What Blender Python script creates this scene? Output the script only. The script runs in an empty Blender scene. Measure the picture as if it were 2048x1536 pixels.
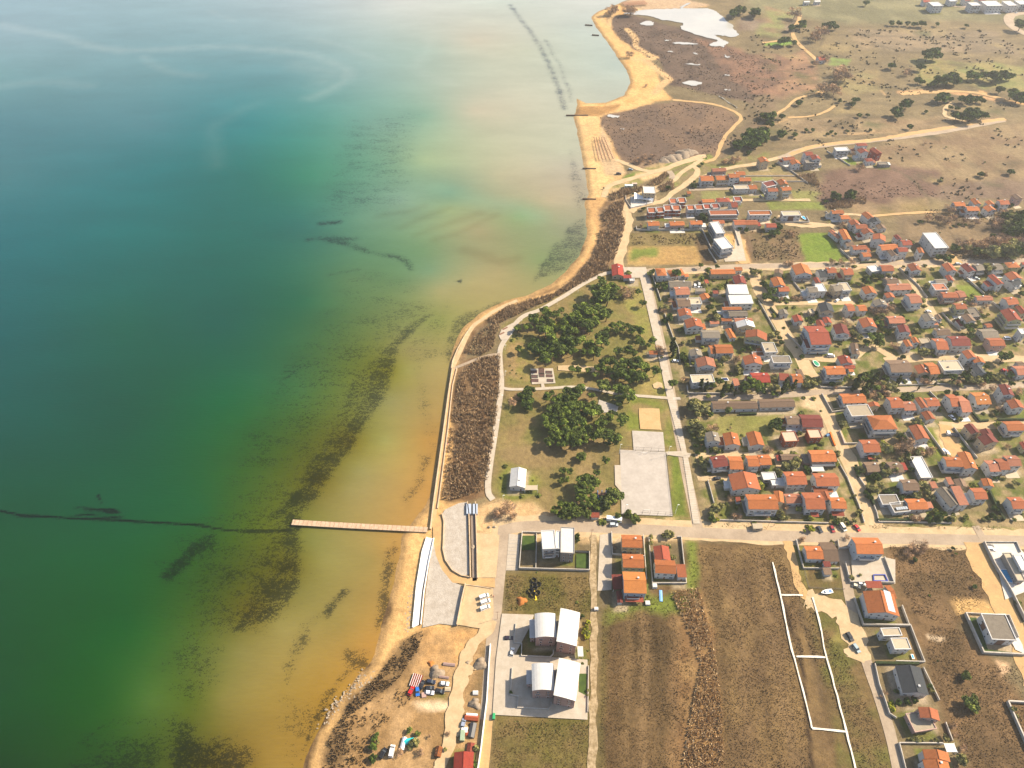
import bpy, bmesh, math, random
import numpy as np
from mathutils import Vector, Matrix
random.seed(7); rng = np.random.default_rng(7)
scene = bpy.context.scene
COL = bpy.data.collections.new("place"); scene.collection.children.link(COL)
R = math.radians

# ------------------------------------------------------------------ camera, sky, sun, exposure
CAM_H, PITCH, FPX = 330.0, R(47.0), 1420.0
cd = bpy.data.cameras.new("camera"); cam = bpy.data.objects.new("camera", cd); scene.collection.objects.link(cam)
cam.location = (0, 0, CAM_H); cam.rotation_euler = (R(90) - PITCH, 0, 0)
cd.sensor_width = 36.0; cd.lens = FPX / 2048 * 36.0; cd.clip_start = 1.0; cd.clip_end = 20000
scene.camera = cam
SUN_EL, SUN_AZ = R(38), R(17)          # sun stands to the right and a little beyond
wd = bpy.data.worlds.new("World"); scene.world = wd; wd.use_nodes = True
nt = wd.node_tree; bg = nt.nodes["Background"]; sk = nt.nodes.new("ShaderNodeTexSky")
sk.sky_type = 'NISHITA'; sk.sun_disc = False; sk.sun_elevation = SUN_EL; sk.sun_rotation = R(90) - SUN_AZ
sk.air_density = 1.0; sk.dust_density = 2.0; sk.ozone_density = 1.0
nt.links.new(sk.outputs[0], bg.inputs[0]); bg.inputs[1].default_value = 0.095
sd = bpy.data.lights.new("sun", 'SUN'); so = bpy.data.objects.new("sun", sd); scene.collection.objects.link(so)
sd.energy = 5.0; sd.angle = R(0.5); sd.color = (1.0, 0.85, 0.64)
sv = Vector((math.cos(SUN_AZ)*math.cos(SUN_EL), math.sin(SUN_AZ)*math.cos(SUN_EL), math.sin(SUN_EL)))
so.rotation_euler = sv.to_track_quat('Z', 'Y').to_euler()
vs = scene.view_settings; vs.view_transform = 'Standard'; vs.look = 'None'; vs.gamma = 1; vs.exposure = 1.27
scene.cycles.max_bounces = 5; scene.cycles.diffuse_bounces = 2; scene.cycles.volume_bounces = 0
scene.cycles.use_denoising = True

# ------------------------------------------------------------------ helpers
SP, CP = math.sin(PITCH), math.cos(PITCH)
def P(x, y, z=0.0):
    "photo pixel (2048x1536) -> point of the world at height z"
    a = (x - 1024) / FPX; b = (768 - y) / FPX
    dx, dy, dz = a, CP + b*SP, -SP + b*CP
    t = (z - CAM_H) / dz
    return Vector((dx*t, dy*t, z))
def PN(x, y):
    a = (x - 1024) / FPX; b = (768 - y) / FPX
    t = -CAM_H / (-SP + b*CP)
    return a*t, (CP + b*SP)*t
def proj(X, Y, z=0.0):
    "world -> photo pixel (numpy)"
    zc = Y*CP + (CAM_H - z)*SP; yc = Y*SP - (CAM_H - z)*CP
    return 1024 + FPX*X/zc, 768 - FPX*yc/zc
def ppm(x, y):
    "photo pixels per metre at a pixel"
    p = P(x, y); return FPX / (p.y*CP + CAM_H*SP)
def lin(c): c = c/255.0; return c/12.92 if c <= 0.04045 else ((c+0.055)/1.055)**2.4
KA = 2.0
def A(r, g, b, k=1.0): return tuple(min(0.85, lin(v)/KA*k) for v in (r, g, b))
S300, = (2048/300.0,)
class Tile:
    def __init__(s, ox, oy, w=300): s.ox, s.oy, s.k = ox, oy, w/2048.0
    def __call__(s, x, y): return s.ox + x*s.k, s.oy + y*s.k
T1, T2, T3 = Tile(1200,500), Tile(1480,500), Tile(1748,500)
TN, TO, TP = Tile(1200,275), Tile(1480,275), Tile(1748,275)
T4, T5, T6 = Tile(1300,700), Tile(1540,700), Tile(1748,700)
TS, TR, TQ = Tile(1380,880), Tile(1600,880), Tile(1748,880)
TL, TB, TF, TQ2 = Tile(980,1030), Tile(1180,1030), Tile(1540,1050), Tile(1748,1050)
TM, TG, TH, TJ = Tile(960,1200), Tile(1748,1160), Tile(1748,1311), Tile(740,1311)
TV, TW = Tile(780,980), Tile(700,1160)
G1, G2 = Tile(980,550,360), Tile(980,780,420)
TU, TX, TY = Tile(1540,1230,408), Tile(1100,0,448), Tile(1500,0,548)
FULL = Tile(0,0,2048)

def link(o, parent=None):
    COL.objects.link(o)
    if parent is not None: o.parent = parent
    return o
def tag(o, label=None, cat=None, group=None, kind=None):
    if label:
        o["label"] = label
    if cat: o["category"] = cat
    if group: o["group"] = group
    if kind: o["kind"] = kind
    return o
def empty(name, loc, rz=0.0):
    o = bpy.data.objects.new(name, None); o.empty_display_size = 0.5
    COL.objects.link(o); o.location = loc; o.rotation_euler = (0, 0, rz); return o
def mesh_obj(name, verts, faces, mats, parent=None, midx=None, smooth=False):
    me = bpy.data.meshes.new(name); me.from_pydata([tuple(v) for v in verts], [], faces)
    for m in (mats if isinstance(mats, (list, tuple)) else [mats]): me.materials.append(m)
    if midx is not None: me.polygons.foreach_set("material_index", midx)
    if smooth: me.polygons.foreach_set("use_smooth", [True]*len(me.polygons))
    me.update(); o = bpy.data.objects.new(name, me); return link(o, parent)
class MB:
    "collects shapes for ONE mesh"
    def __init__(s): s.v, s.f, s.m = [], [], []
    def box(s, x0, y0, z0, x1, y1, z1, m=0, M=None):
        n = len(s.v)
        q = [Vector(p) for p in ((x0,y0,z0),(x1,y0,z0),(x1,y1,z0),(x0,y1,z0),(x0,y0,z1),(x1,y0,z1),(x1,y1,z1),(x0,y1,z1))]
        if M is not None: q = [M @ p for p in q]
        s.v += q
        s.f += [tuple(n+i for i in f) for f in ((3,2,1,0),(4,5,6,7),(0,1,5,4),(1,2,6,5),(2,3,7,6),(3,0,4,7))]
        s.m += [m]*6; return s
    def prism(s, prof, axis, a, b, m=0):
        "profile [(s,z)] (counterclockwise) extruded along axis 'x' or 'y' from a to b"
        n = len(s.v); k = len(prof)
        for t in (a, b):
            for (q, z) in prof: s.v.append(Vector((t, q, z)) if axis == 'x' else Vector((q, t, z)))
        for i in range(k):
            j = (i+1) % k; s.f.append((n+i, n+j, n+k+j, n+k+i)); s.m.append(m)
        s.f.append(tuple(n+i for i in reversed(range(k)))); s.f.append(tuple(n+k+i for i in range(k))); s.m += [m]*2
        return s
    def cyl(s, p, q, r0, r1=None, n=8, m=0):
        r1 = r0 if r1 is None else r1; p, q = Vector(p), Vector(q); d = (q-p).normalized()
        a = d.orthogonal().normalized(); b = d.cross(a); k = len(s.v)
        for c, r in ((p, r0), (q, r1)):
            for i in range(n):
                t = 2*math.pi*i/n; s.v.append(c + a*(r*math.cos(t)) + b*(r*math.sin(t)))
        for i in range(n):
            j = (i+1) % n; s.f.append((k+i, k+j, k+n+j, k+n+i)); s.m.append(m)
        s.f.append(tuple(k+i for i in reversed(range(n)))); s.f.append(tuple(k+n+i for i in range(n))); s.m += [m]*2
        return s
    def poly(s, pts, m=0):
        n = len(s.v); s.v += [Vector(p) for p in pts]; s.f.append(tuple(range(n, n+len(pts)))); s.m.append(m); return s
    def build(s, name, mats, parent=None, smooth=False):
        o = mesh_obj(name, s.v, s.f, mats, parent, s.m, smooth)
        bm = bmesh.new(); bm.from_mesh(o.data); bmesh.ops.recalc_face_normals(bm, faces=bm.faces); bm.to_mesh(o.data); bm.free()
        return o
# ------------------------------------------------------------------ materials
MATS = {}
def mat(name, c1, c2=None, scale=0.5, rough=0.85, bump=0.0, fine=None, rnd=0.0, metal=0.0, coat=0.0, mix=(0.35, 0.65), detail=6):
    if name in MATS: return MATS[name]
    m = bpy.data.materials.new(name); m.use_nodes = True; n = m.node_tree; N = n.nodes; L = n.links
    b = N["Principled BSDF"]; b.inputs["Roughness"].default_value = rough; b.inputs["Metallic"].default_value = metal
    b.inputs["Specular IOR Level"].default_value = 0.3
    tc = N.new("ShaderNodeTexCoord")
    src = tc.outputs["Object"]
    c2 = c2 or tuple(v*0.75 for v in c1)
    no = N.new("ShaderNodeTexNoise"); no.inputs["Scale"].default_value = scale; no.inputs["Detail"].default_value = detail; no.inputs["Roughness"].default_value = 0.65
    L.new(src, no.inputs["Vector"])
    rp = N.new("ShaderNodeValToRGB"); rp.color_ramp.elements[0].position = mix[0]; rp.color_ramp.elements[1].position = mix[1]
    rp.color_ramp.elements[0].color = (*c2, 1); rp.color_ramp.elements[1].color = (*c1, 1)
    L.new(no.outputs["Fac"], rp.inputs[0]); out = rp.outputs[0]
    if fine:
        n2 = N.new("ShaderNodeTexNoise"); n2.inputs["Scale"].default_value = fine[0]; n2.inputs["Detail"].default_value = 5; n2.inputs["Roughness"].default_value = 0.7
        L.new(src, n2.inputs["Vector"])
        mr = N.new("ShaderNodeMapRange"); mr.inputs[1].default_value = 0.3; mr.inputs[2].default_value = 0.7
        mr.inputs[3].default_value = 1-fine[1]; mr.inputs[4].default_value = 1+fine[1]; L.new(n2.outputs["Fac"], mr.inputs[0])
        mx = N.new("ShaderNodeVectorMath"); mx.operation = 'SCALE'; L.new(out, mx.inputs[0]); L.new(mr.outputs[0], mx.inputs["Scale"]); out = mx.outputs[0]
    if rnd:
        oi = N.new("ShaderNodeObjectInfo"); mr = N.new("ShaderNodeMapRange"); mr.inputs[3].default_value = 1-rnd; mr.inputs[4].default_value = 1+rnd
        L.new(oi.outputs["Random"], mr.inputs[0])
        mx = N.new("ShaderNodeVectorMath"); mx.operation = 'SCALE'; L.new(out, mx.inputs[0]); L.new(mr.outputs[0], mx.inputs["Scale"]); out = mx.outputs[0]
    L.new(out, b.inputs["Base Color"])
    if coat: b.inputs["Coat Weight"].default_value = coat
    if bump:
        bp = N.new("ShaderNodeBump"); bp.inputs["Strength"].default_value = 0.6; bp.inputs["Distance"].default_value = bump
        L.new((n2 if fine else no).outputs["Fac"], bp.inputs["Height"]); L.new(bp.outputs[0], b.inputs["Normal"])
    MATS[name] = m; return m
def flat(name, c, rough=0.7, metal=0.0): return mat(name, c, tuple(v*0.88 for v in c), 1.3, rough, metal=metal)

ROOF = {}
for k, (nm, c) in dict(O=("orange_tile",(230,134,70)), o=("terracotta_tile",(210,118,72)), r=("red_tile",(190,90,62)), R=("bright_red_sheet",(194,78,60)),
        d=("maroon_tile",(152,74,62)), b=("brown_sheet",(158,130,106)), g=("grey_sheet",(168,156,138)), s=("salmon_tile",(222,142,106)),
        w=("white_sheet",(246,244,238)), k=("charcoal_tile",(82,88,94)), c=("concrete_deck",(212,196,168)), y=("ochre_tile",(232,150,78))).items():
    c = tuple(v*.93+.07*150 for v in c) if k in 'Oors' else c
    c1 = A(*c, .8 if k not in 'wc' else 1); c2 = tuple(v*(0.72 if k not in 'wc' else 0.86) for v in c1)
    ROOF[k] = mat(nm, c1, c2, 0.7, 0.9 if k != 'w' else 0.5, bump=0.05, fine=(2.2, 0.20 if k not in 'wc' else 0.07), rnd=0.2 if k not in 'w' else 0.03, mix=(0.25,0.6))
WALL = {}
for k, (nm, c) in dict(w=("white_plaster",(252,250,246)), c=("cream_plaster",(238,216,180)), p=("pink_plaster",(224,186,172)), y=("pale_yellow_plaster",(226,220,170)),
        b=("pale_blue_plaster",(214,228,240)), o=("hollow_brick",(192,104,70)), g=("grey_plaster",(178,172,164)), r=("red_plaster",(188,92,80))).items():
    c1 = A(*c); WALL[k] = mat(nm, c1, tuple(v*0.85 for v in c1), 0.35, 0.85, fine=(1.5, 0.06), rnd=0.06)
GLASS = mat("window_glass", (0.02,0.03,0.04), (0.05,0.06,0.07), 1.0, 0.15)
FRAME = flat("white_frame", (0.75,0.75,0.73))
SHUT = flat("brown_shutter", (0.18,0.09,0.05))
CONC = mat("concrete", A(214,200,180), A(184,170,150), 0.4, 0.9, fine=(2,0.08))
DARKM = flat("dark_metal", (0.05,0.05,0.055), 0.5)
# ------------------------------------------------------------------ ground and sea
def vnoise(x, y, s, seed=0):
    "smooth value noise, numpy"
    r = np.random.default_rng(seed); tab = r.random((256, 256))
    u, v = x/s + 1000, y/s + 1000; i, j = np.floor(u).astype(int), np.floor(v).astype(int); fu, fv = u-i, v-j
    fu, fv = fu*fu*(3-2*fu), fv*fv*(3-2*fv); i &= 255; j &= 255; i1, j1 = (i+1) & 255, (j+1) & 255
    return (tab[i,j]*(1-fu)+tab[i1,j]*fu)*(1-fv) + (tab[i,j1]*(1-fu)+tab[i1,j1]*fu)*fv
def fbm(x, y, s, seed=0, o=3):
    t = 0; a = 1; n = 0
    for k in range(o): t = t + a*vnoise(x, y, s/2**k, seed+k); n += a; a *= 0.5
    return t/n
def sdist(px, py, poly):
    "signed distance (positive inside) to a world polygon"
    d = np.full(px.shape, 1e18); ins = np.zeros(px.shape, bool); n = len(poly)
    for i in range(n):
        (ax, ay), (bx, by) = poly[i], poly[(i+1) % n]
        ex, ey = bx-ax, by-ay; L = ex*ex+ey*ey + 1e-9
        t = np.clip(((px-ax)*ex+(py-ay)*ey)/L, 0, 1)
        d = np.minimum(d, (px-ax-t*ex)**2+(py-ay-t*ey)**2)
        if ay != by:
            c = ((ay > py) != (by > py)) & (px < (bx-ax)*(py-ay)/(by-ay)+ax); ins ^= c
    d = np.sqrt(d); return np.where(ins, d, -d)
def ldist(px, py, line):
    d = np.full(px.shape, 1e18)
    for (ax, ay), (bx, by) in zip(line[:-1], line[1:]):
        ex, ey = bx-ax, by-ay; L = ex*ex+ey*ey + 1e-9
        t = np.clip(((px-ax)*ex+(py-ay)*ey)/L, 0, 1)
        d = np.minimum(d, (px-ax-t*ex)**2+(py-ay-t*ey)**2)
    return np.sqrt(d)
def W(pts, T=None):
    "string or list of photo pixels -> world xy list"
    if isinstance(pts, str):
        q = [float(v) for v in pts.replace(",", " ").split()]; pts = list(zip(q[::2], q[1::2]))
    return [PN(*(T(x, y) if T else (x, y))) for x, y in pts]

# grid lines of the ground sheet: finer near, coarser far
ys = [40.0]
while ys[-1] < 1150: ys.append(ys[-1] + 1.0 + max(0, ys[-1]-150)*0.0038)
xs = np.arange(-760, 800, 1.7)
GX, GY = np.meshgrid(xs, np.array(ys)); gx, gy = GX.ravel(), GY.ravel()
SHORE = W("""560,1640 605,1536 632,1470 650,1432 680,1395 715,1352 742,1322 752,1290 768,1240 783,1180 797,1120 803,1075 818,1050 850,1010 864,975 872,920 882,860
 892,790 899,745 900,718 908,690 925,655 958,625 1008,601 1058,588 1098,570 1130,545 1158,512 1174,470 1171,430 1170,402 1178,388 1170,340 1160,290 1147,231 1156,208 1153,196
 1172,206 1212,204 1248,190 1261,165 1254,140 1235,113 1215,84 1190,50 1182,33 1195,22 1224,12 1245,3 1262,-4""")
LAND = SHORE + [PN(1300,-12), (450, 1300), (1500, 1300), (1500, -200), (-160, -200)]
sd_land = sdist(gx, gy, LAND) + (fbm(gx, gy, 9, 3)-0.5)*2.2
wx = gx + (fbm(gx, gy, 22, 11)-0.5)*16 + (fbm(gx, gy, 5, 12)-0.5)*4
wy = gy + (fbm(gx, gy, 22, 13)-0.5)*16 + (fbm(gx, gy, 5, 14)-0.5)*4
def C3(c): return np.array(A(*c))
base = C3((150,132,96)); n1 = fbm(gx, gy, 60, 21)[:, None]; n2 = fbm(gx*1.0, gy*2.2, 18, 22)[:, None]
gcol = base*(1-n1) + C3((122,108,78))*n1; gcol = gcol*(0.72+0.56*n2)
PAINT = []
def paint(pts, c, feather=3.0, warp=1.0, c2=None, ns=14, T=None, amt=1.0, world=None):
    poly = world or W(pts, T)
    qx, qy = gx*(1-warp)+wx*warp, gy*(1-warp)+wy*warp
    bx = [p[0] for p in poly]; by = [p[1] for p in poly]; m = feather+12
    sel = np.nonzero((gx > min(bx)-m) & (gx < max(bx)+m) & (gy > min(by)-m) & (gy < max(by)+m))[0]
    if not len(sel): return
    s = sdist(qx[sel], qy[sel], poly); a = np.clip(s/feather+0.5, 0, 1)[:, None]*amt
    cc = C3(c)[None, :]*np.ones((len(sel), 1))
    if c2:
        k = np.clip((fbm(gx[sel], gy[sel], ns, 31+len(poly))-0.35)/0.3, 0, 1)[:, None]; cc = cc*(1-k)+C3(c2)*k
    gcol[sel] = gcol[sel]*(1-a)+cc*a
def stroke(pts, w, c, feather=2.0, warp=0.3, T=None, amt=1.0):
    line = W(pts, T); qx, qy = gx*(1-warp)+wx*warp, gy*(1-warp)+wy*warp
    bx = [p[0] for p in line]; by = [p[1] for p in line]; m = w+feather+14
    sel = np.nonzero((gx > min(bx)-m) & (gx < max(bx)+m) & (gy > min(by)-m) & (gy < max(by)+m))[0]
    if not len(sel): return
    a = np.clip((w/2-ldist(qx[sel], qy[sel], line))/feather+0.5, 0, 1)[:, None]*amt
    gcol[sel] = gcol[sel]*(1-a)+C3(c)*a
# beach sand along the shore
sandw = np.interp(gy, [0, 60, 160, 260, 300, 360, 420, 560, 900, 1150], [30, 30, 34, 10, 3, 8, 12, 34, 30, 60])
k = np.clip((sandw - sd_land)/4+0.5, 0, 1)[:, None]
SAND = (226,178,112); gcol = gcol*(1-k) + C3((232,188,124))*k
# far hinterland
paint("1480,-40 2300,-40 2300,60 1900,40 1700,50 1500,20", (148,142,104), 20, 1, (124,120,86), 26)
for q, c, c2 in (("1480,40 1600,30 1590,60 1480,62",(150,132,110),(134,112,92)), ("1700,70 1850,60 1900,90 1720,100",(168,146,112),(150,130,98)),
        ("1560,110 1620,100 1640,180 1540,200 1500,150",(176,138,104),(150,118,92)), ("1660,150 1760,140 1780,180 1680,190",(160,146,100),(150,130,92)),
        ("1830,120 2048,130 2060,180 1840,170",(140,142,84),(166,152,96)), ("1700,60 1990,60 2048,110 1760,100",(158,138,108),(140,124,98)),
        ("1560,235 1800,240 1800,262 1560,290",(170,146,110),(150,128,96)), ("1530,10 1590,30 1560,80 1520,80",(150,150,94),(166,140,104)),
        ("1770,235 1960,232 2030,240 1780,262",(166,142,106),(148,124,92)), ("1780,270 2100,240 2100,370 1900,400 1740,330",(160,138,102),(142,118,88)),
        ("1830,370 2100,355 2100,400 1860,402",(140,118,96),(124,102,84)), ("1740,330 1880,340 1880,395 1640,410 1640,345",(136,108,90),(120,94,78)),
        ("1500,200 1560,190 1540,250 1470,300 1440,330 1440,300 1480,250",(140,118,92),(124,108,80)), ("1700,402 1860,402 1880,440 1700,432",(166,140,104),(150,130,84)),
        ("1780,432 2100,420 2100,520 1900,520 1800,470",(148,126,94),(126,108,82)), ("1430,480 1600,460 1610,510 1540,520 1490,525 1470,490",(138,112,86),(122,98,72))):
    paint(q, c, 8, 1, c2)
# marsh
MAR = (116,96,80)
paint("""1205,20 1260,30 1420,70 1470,100 1540,120 1560,170 1500,205 1440,195 1380,180 1330,170 1340,150 1310,120 1260,95 1225,60""", MAR, 4, 0.7, (98,80,66), 12)
paint("1196,232 1215,226 1262,218 1310,208 1350,203 1420,208 1460,220 1480,240 1460,262 1440,300 1425,325 1350,322 1290,338 1245,325 1225,295 1212,262 1196,248", MAR, 3, 0.5, (138,112,88), 26)
paint("1262,332 1290,322 1340,330 1330,345 1270,350",(158,132,104),4,1)
paint("1395,75 1440,85 1500,110 1580,110 1560,190 1500,190 1460,160",(160,120,94),6,1,(124,96,78),12, amt=0.7)
# sandy spit and beach in the distance
paint("1147,232 1155,205 1160,200 1200,207 1250,192 1262,165 1255,140 1235,112 1215,84 1190,50 1184,33 1210,18 1250,2 1330,-6 1420,12 1390,16 1300,14 1260,26 1222,34 1200,30 1212,70 1240,100 1275,140 1310,165 1330,185 1345,198 1290,205 1262,216 1210,225 1196,232", SAND, 3, 0.3, (236,196,130), 10)
paint("1153,232 1160,212 1200,212 1240,208 1225,222 1190,232",(186,142,86),3,0.4)
paint("1240,0 1330,-10 1420,10 1380,18 1290,20 1245,12",(206,176,140),4,0.4)
paint("1147,232 1196,232 1200,262 1222,300 1235,322 1248,345 1220,380 1200,400 1200,420 1178,420 1176,380 1165,320",(236,198,136),2,0.3,(222,184,128),9)
paint("1205,250 1232,320 1247,346 1236,352 1210,352 1192,300",(214,184,142),3,0.4)
paint("1172,395 1202,395 1205,450 1190,490 1165,520 1130,545 1128,560 1160,548 1185,520 1196,470",(214,170,112),3,0.4)
for s, w in (("1207,30 1204,40 1212,45",4),("1232,24 1220,40 1220,52",5),("1255,58 1262,66 1272,78 1272,92 1290,105 1310,114 1290,118 1262,118",7),("1286,120 1305,132 1324,145 1340,158 1320,172 1308,185",8),("1310,114 1300,118",7)):
    stroke(s, w, (226,188,134), 2)
# reeds slopes, scrub between sea wall and park
BR = (150,122,88)
paint("1200,420 1215,395 1262,390 1245,420 1258,440 1235,500 1215,535 1160,560 1110,575 1050,598 1000,620 960,660 930,700 925,720 1000,710 1002,740 985,800 978,900 975,990 900,1000 890,1000 905,800 915,700 950,650 1010,612 1060,596 1100,585 1140,560 1175,520 1195,470", BR, 3, 0.5, (122,94,64), 8)
paint("1003,650 1100,600 1215,535 1225,560 1290,560 1345,780 1400,1040 1100,1040 1000,1000 985,990 1005,780",(132,126,68),3,0.4,(152,130,84),12)
paint("1240,560 1290,560 1310,660 1335,780 1320,790 1260,790 1300,700 1270,640 1230,590",(150,148,72),5,1,(166,148,90),12)
paint("1025,760 1010,700 1020,660 1060,700 1060,760",(146,142,66),5,1,(166,140,92),8)
paint("1250,790 1335,800 1375,1030 1350,1030 1320,870 1240,870",(128,136,54),4,0.6,(158,138,88),8)
paint("1340,905 1358,905 1375,1032 1352,1032",(126,136,54),2,0.2,(110,124,44),6)
paint("1003,900 1100,860 1220,880 1240,1030 1080,1000 1000,990",(154,132,88),5,1,(140,128,74),14)
paint("1003,930 1018,925 1090,960 1060,1000 1010,1000",(136,138,60),4,1)
# sandy ground around the plaza road
paint("985,1000 1080,1005 1130,1035 1390,1045 1395,1085 1000,1085 950,1050 940,1010",(230,196,146),4,0.6,(214,178,128),8)
paint("1210,1040 1400,1040 1400,1058 1210,1052",(226,194,142),2,0.4,(120,132,56),6)
paint("1405,1040 2100,1040 2100,1062 1420,1056",(196,172,112),2,0.5,(128,138,60),8)
# brown fields at the bottom
F = (122,98,64); F2 = (94,76,48)
paint("1005,1145 1190,1150 1190,1540 1186,1640 980,1640 985,1440 1010,1225",(134,114,70),3,0.3,(112,104,50),10)
paint("1200,1215 1320,1170 1390,1085 1580,1080 1640,1090 1600,1150 1640,1300 1720,1480 1820,1700 1190,1700",F,3,0.3,F2,12)
paint("1340,1180 1400,1175 1430,1300 1440,1640 1350,1640",(160,128,84),5,1,(140,108,70),8)
paint("1390,1088 1570,1088 1620,1300 1700,1640 1450,1640 1430,1300",(122,98,66),3,0.4,(140,114,74),14)
paint("1200,1210 1380,1180 1385,1210 1330,1230 1205,1235",(124,134,54),5,1)
paint("1375,1085 1392,1085 1390,1200 1330,1210 1372,1170",(128,138,56),3,0.8)
paint("1300,1085 1300,1200 1290,1210 1292,1085",(122,132,54),2,0.4)
paint("1765,1085 1930,1090 1985,1180 1960,1220 1920,1260 2048,1400 2100,1640 1950,1640 1900,1500 1850,1300 1790,1180",(138,110,76),4,0.5,(112,90,60),10)
paint("1930,1090 1965,1090 2048,1280 2060,1330 1990,1230 1975,1160",(230,190,138),3,0.5)
paint("1915,1210 1990,1195 2010,1250 1925,1235",(226,184,120),3,1)
paint("1820,1240 1850,1330 1835,1330 1810,1245",(222,184,128),3,1,(150,120,80),4)
paint("1970,1315 2005,1320 2005,1340 1985,1342",(230,192,150),2,0.7); paint("1872,1268 1892,1276 1890,1282 1875,1278",(240,214,178),1.5,0.7)
paint("1640,1085 1700,1090 1705,1230 1830,1640 1700,1640 1640,1330 1600,1180 1590,1120",(126,104,66),3,0.4,(112,108,52),9)
paint("1570,1082 1600,1085 1600,1130 1612,1200 1690,1215 1700,1290 1660,1290 1700,1230 1620,1215 1592,1160",(150,138,74),2,0.5)
# bottom left yard
paint("720,1400 760,1330 800,1270 840,1260 960,1250 985,1250 970,1400 960,1640 640,1640 650,1480",(196,160,112),4,0.8,(168,134,88),8)
paint("840,1250 965,1255 940,1300 870,1330 830,1330 850,1280",(226,176,112),4,0.8,(200,160,108),6)
paint("800,1270 850,1255 835,1300 790,1370 700,1430 680,1640 640,1640 650,1480 700,1400 750,1350",(120,96,64),4,0.8,(146,118,78),5)
paint("820,1410 905,1408 905,1432 830,1430",(236,208,168),2,0.6)
paint("845,1395 910,1390 905,1410 830,1408",(172,142,92),2,0.6,(126,118,60),4)
paint("960,1330 975,1260 962,1480 945,1440 930,1400 950,1360",(150,124,84),3,0.6)
# town blocks: gardens, paving
paint("1300,535 1500,535 1640,785 1370,795 1345,770",(112,114,56),3,0.3,(168,148,108),5)
paint("1505,545 1800,535 1900,690 1640,790 1600,690 1545,600",(110,118,52),3,0.3,(170,150,108),5)
paint("1800,535 2100,530 2100,770 1780,780 1900,690",(116,118,56),3,0.3,(168,146,106),5)
paint("1370,795 1640,785 1750,1055 1405,1050",(112,116,54),3,0.3,(176,154,114),5)
paint("1640,785 2100,750 2100,1055 1755,1058",(108,116,50),3,0.3,(172,150,110),5)
paint("1440,830 1560,830 1545,870 1480,878 1420,860",(140,140,70),3,0.4,(150,144,80),8)
paint("1660,850 1675,870 1700,880 1700,860",(120,130,50),2,0.3); paint("1830,850 1870,850 1900,920 1855,905",(130,138,56),2,0.5)
paint("1865,855 1925,850 1920,905 1895,910 1875,885",(228,196,150),3,0.5); paint("1905,570 1960,568 1965,595 1930,600",(130,142,56),3,0.3)
paint("1598,785 1640,785 1650,830 1610,815",(228,198,156),3,0.4); paint("1800,780 1880,790 1870,800 1800,800",(120,120,60),3,0.5)
# plots to the north
paint("1252,468 1420,465 1425,492 1255,495",(142,124,80),3,0.4,(126,112,64),8)
paint("1255,494 1425,492 1428,528 1255,530",(196,164,100),2,0.2,(186,150,92),10); paint("1258,500 1320,500 1330,515 1262,518",(130,142,60),4,1)
paint("1388,480 1420,470 1432,528 1405,528",(112,92,64),3,0.3)
paint("1588,468 1655,465 1700,526 1606,527",(118,142,46),1.5,0.1,(132,150,58),10)
paint("1390,375 1510,365 1580,350 1560,330 1400,350",(156,142,96),3,0.5); paint("1400,380 1540,380 1560,395 1400,398",(146,146,84),3,0.4,(150,140,90),9)
paint("1530,402 1640,402 1650,418 1540,420",(140,148,72),2,0.3); paint("1430,470 1480,470 1500,528 1472,528",(228,180,116),3,0.4)
paint("1500,460 1600,455 1608,520 1505,525",(140,116,84),3,0.4,(116,100,68),6)
paint("1380,335 1400,325 1470,315 1550,300 1600,300 1480,330 1400,360 1330,375 1330,350",(150,132,92),3,0.8,(140,140,74),10)
paint("1262,345 1320,325 1400,325 1410,315 1430,318 1330,345 1300,360 1262,380 1225,398 1212,395 1225,370",(206,176,128),3,0.5,(156,148,88),9)
paint("1262,350 1300,345 1325,342 1330,352 1285,362",(230,196,144),2,0.4)
paint("1250,350 1270,345 1268,358 1245,362",(126,140,56),2,0.5); paint("1330,330 1360,320 1420,308 1430,318 1340,340",(140,146,72),3,0.6)
paint("1685,312 1725,318 1720,330 1690,328",(126,146,54),2,0.3); paint("1500,345 1620,350 1615,362 1500,358",(166,142,100),2,0.3)
paint("1500,356 1545,354 1545,363 1500,363",(146,148,80),2,0.3); paint("1580,378 1640,385 1630,400 1590,400",(148,146,84),3,0.5)
paint("1535,85 1560,78 1590,78 1585,90 1530,92",(128,160,62),3,0.4); paint("1655,115 1700,118 1690,132 1655,130",(140,160,84),3,0.7)
for s, w in (("1700,268 1790,262",5),("1505,262 1545,250 1590,232",2),("1770,190 1760,180",2)): stroke(s, w, (200,166,120), 2)
for s in ("1480,150 1560,160 1640,150","1650,60 1640,100 1700,120","1740,90 1860,110 2000,100","1840,130 2048,150","1900,60 2048,90","1700,200 1800,210 1900,205","1560,285 1600,283 1800,260","1650,262 1700,235 1715,232","1790,340 1830,365 1870,410","1640,250 1740,262","1900,190 2040,210","1660,68 1760,72 1900,78 2040,72","1540,140 1640,150 1720,145"):
    stroke(s, 3, (104,92,68), 3, 0.5, amt=0.7)
stroke("1960,182 2000,200 2048,208",5,(226,180,120),2); stroke("1800,185 1880,180 1940,190 1990,200",7,(214,168,118),3)
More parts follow.
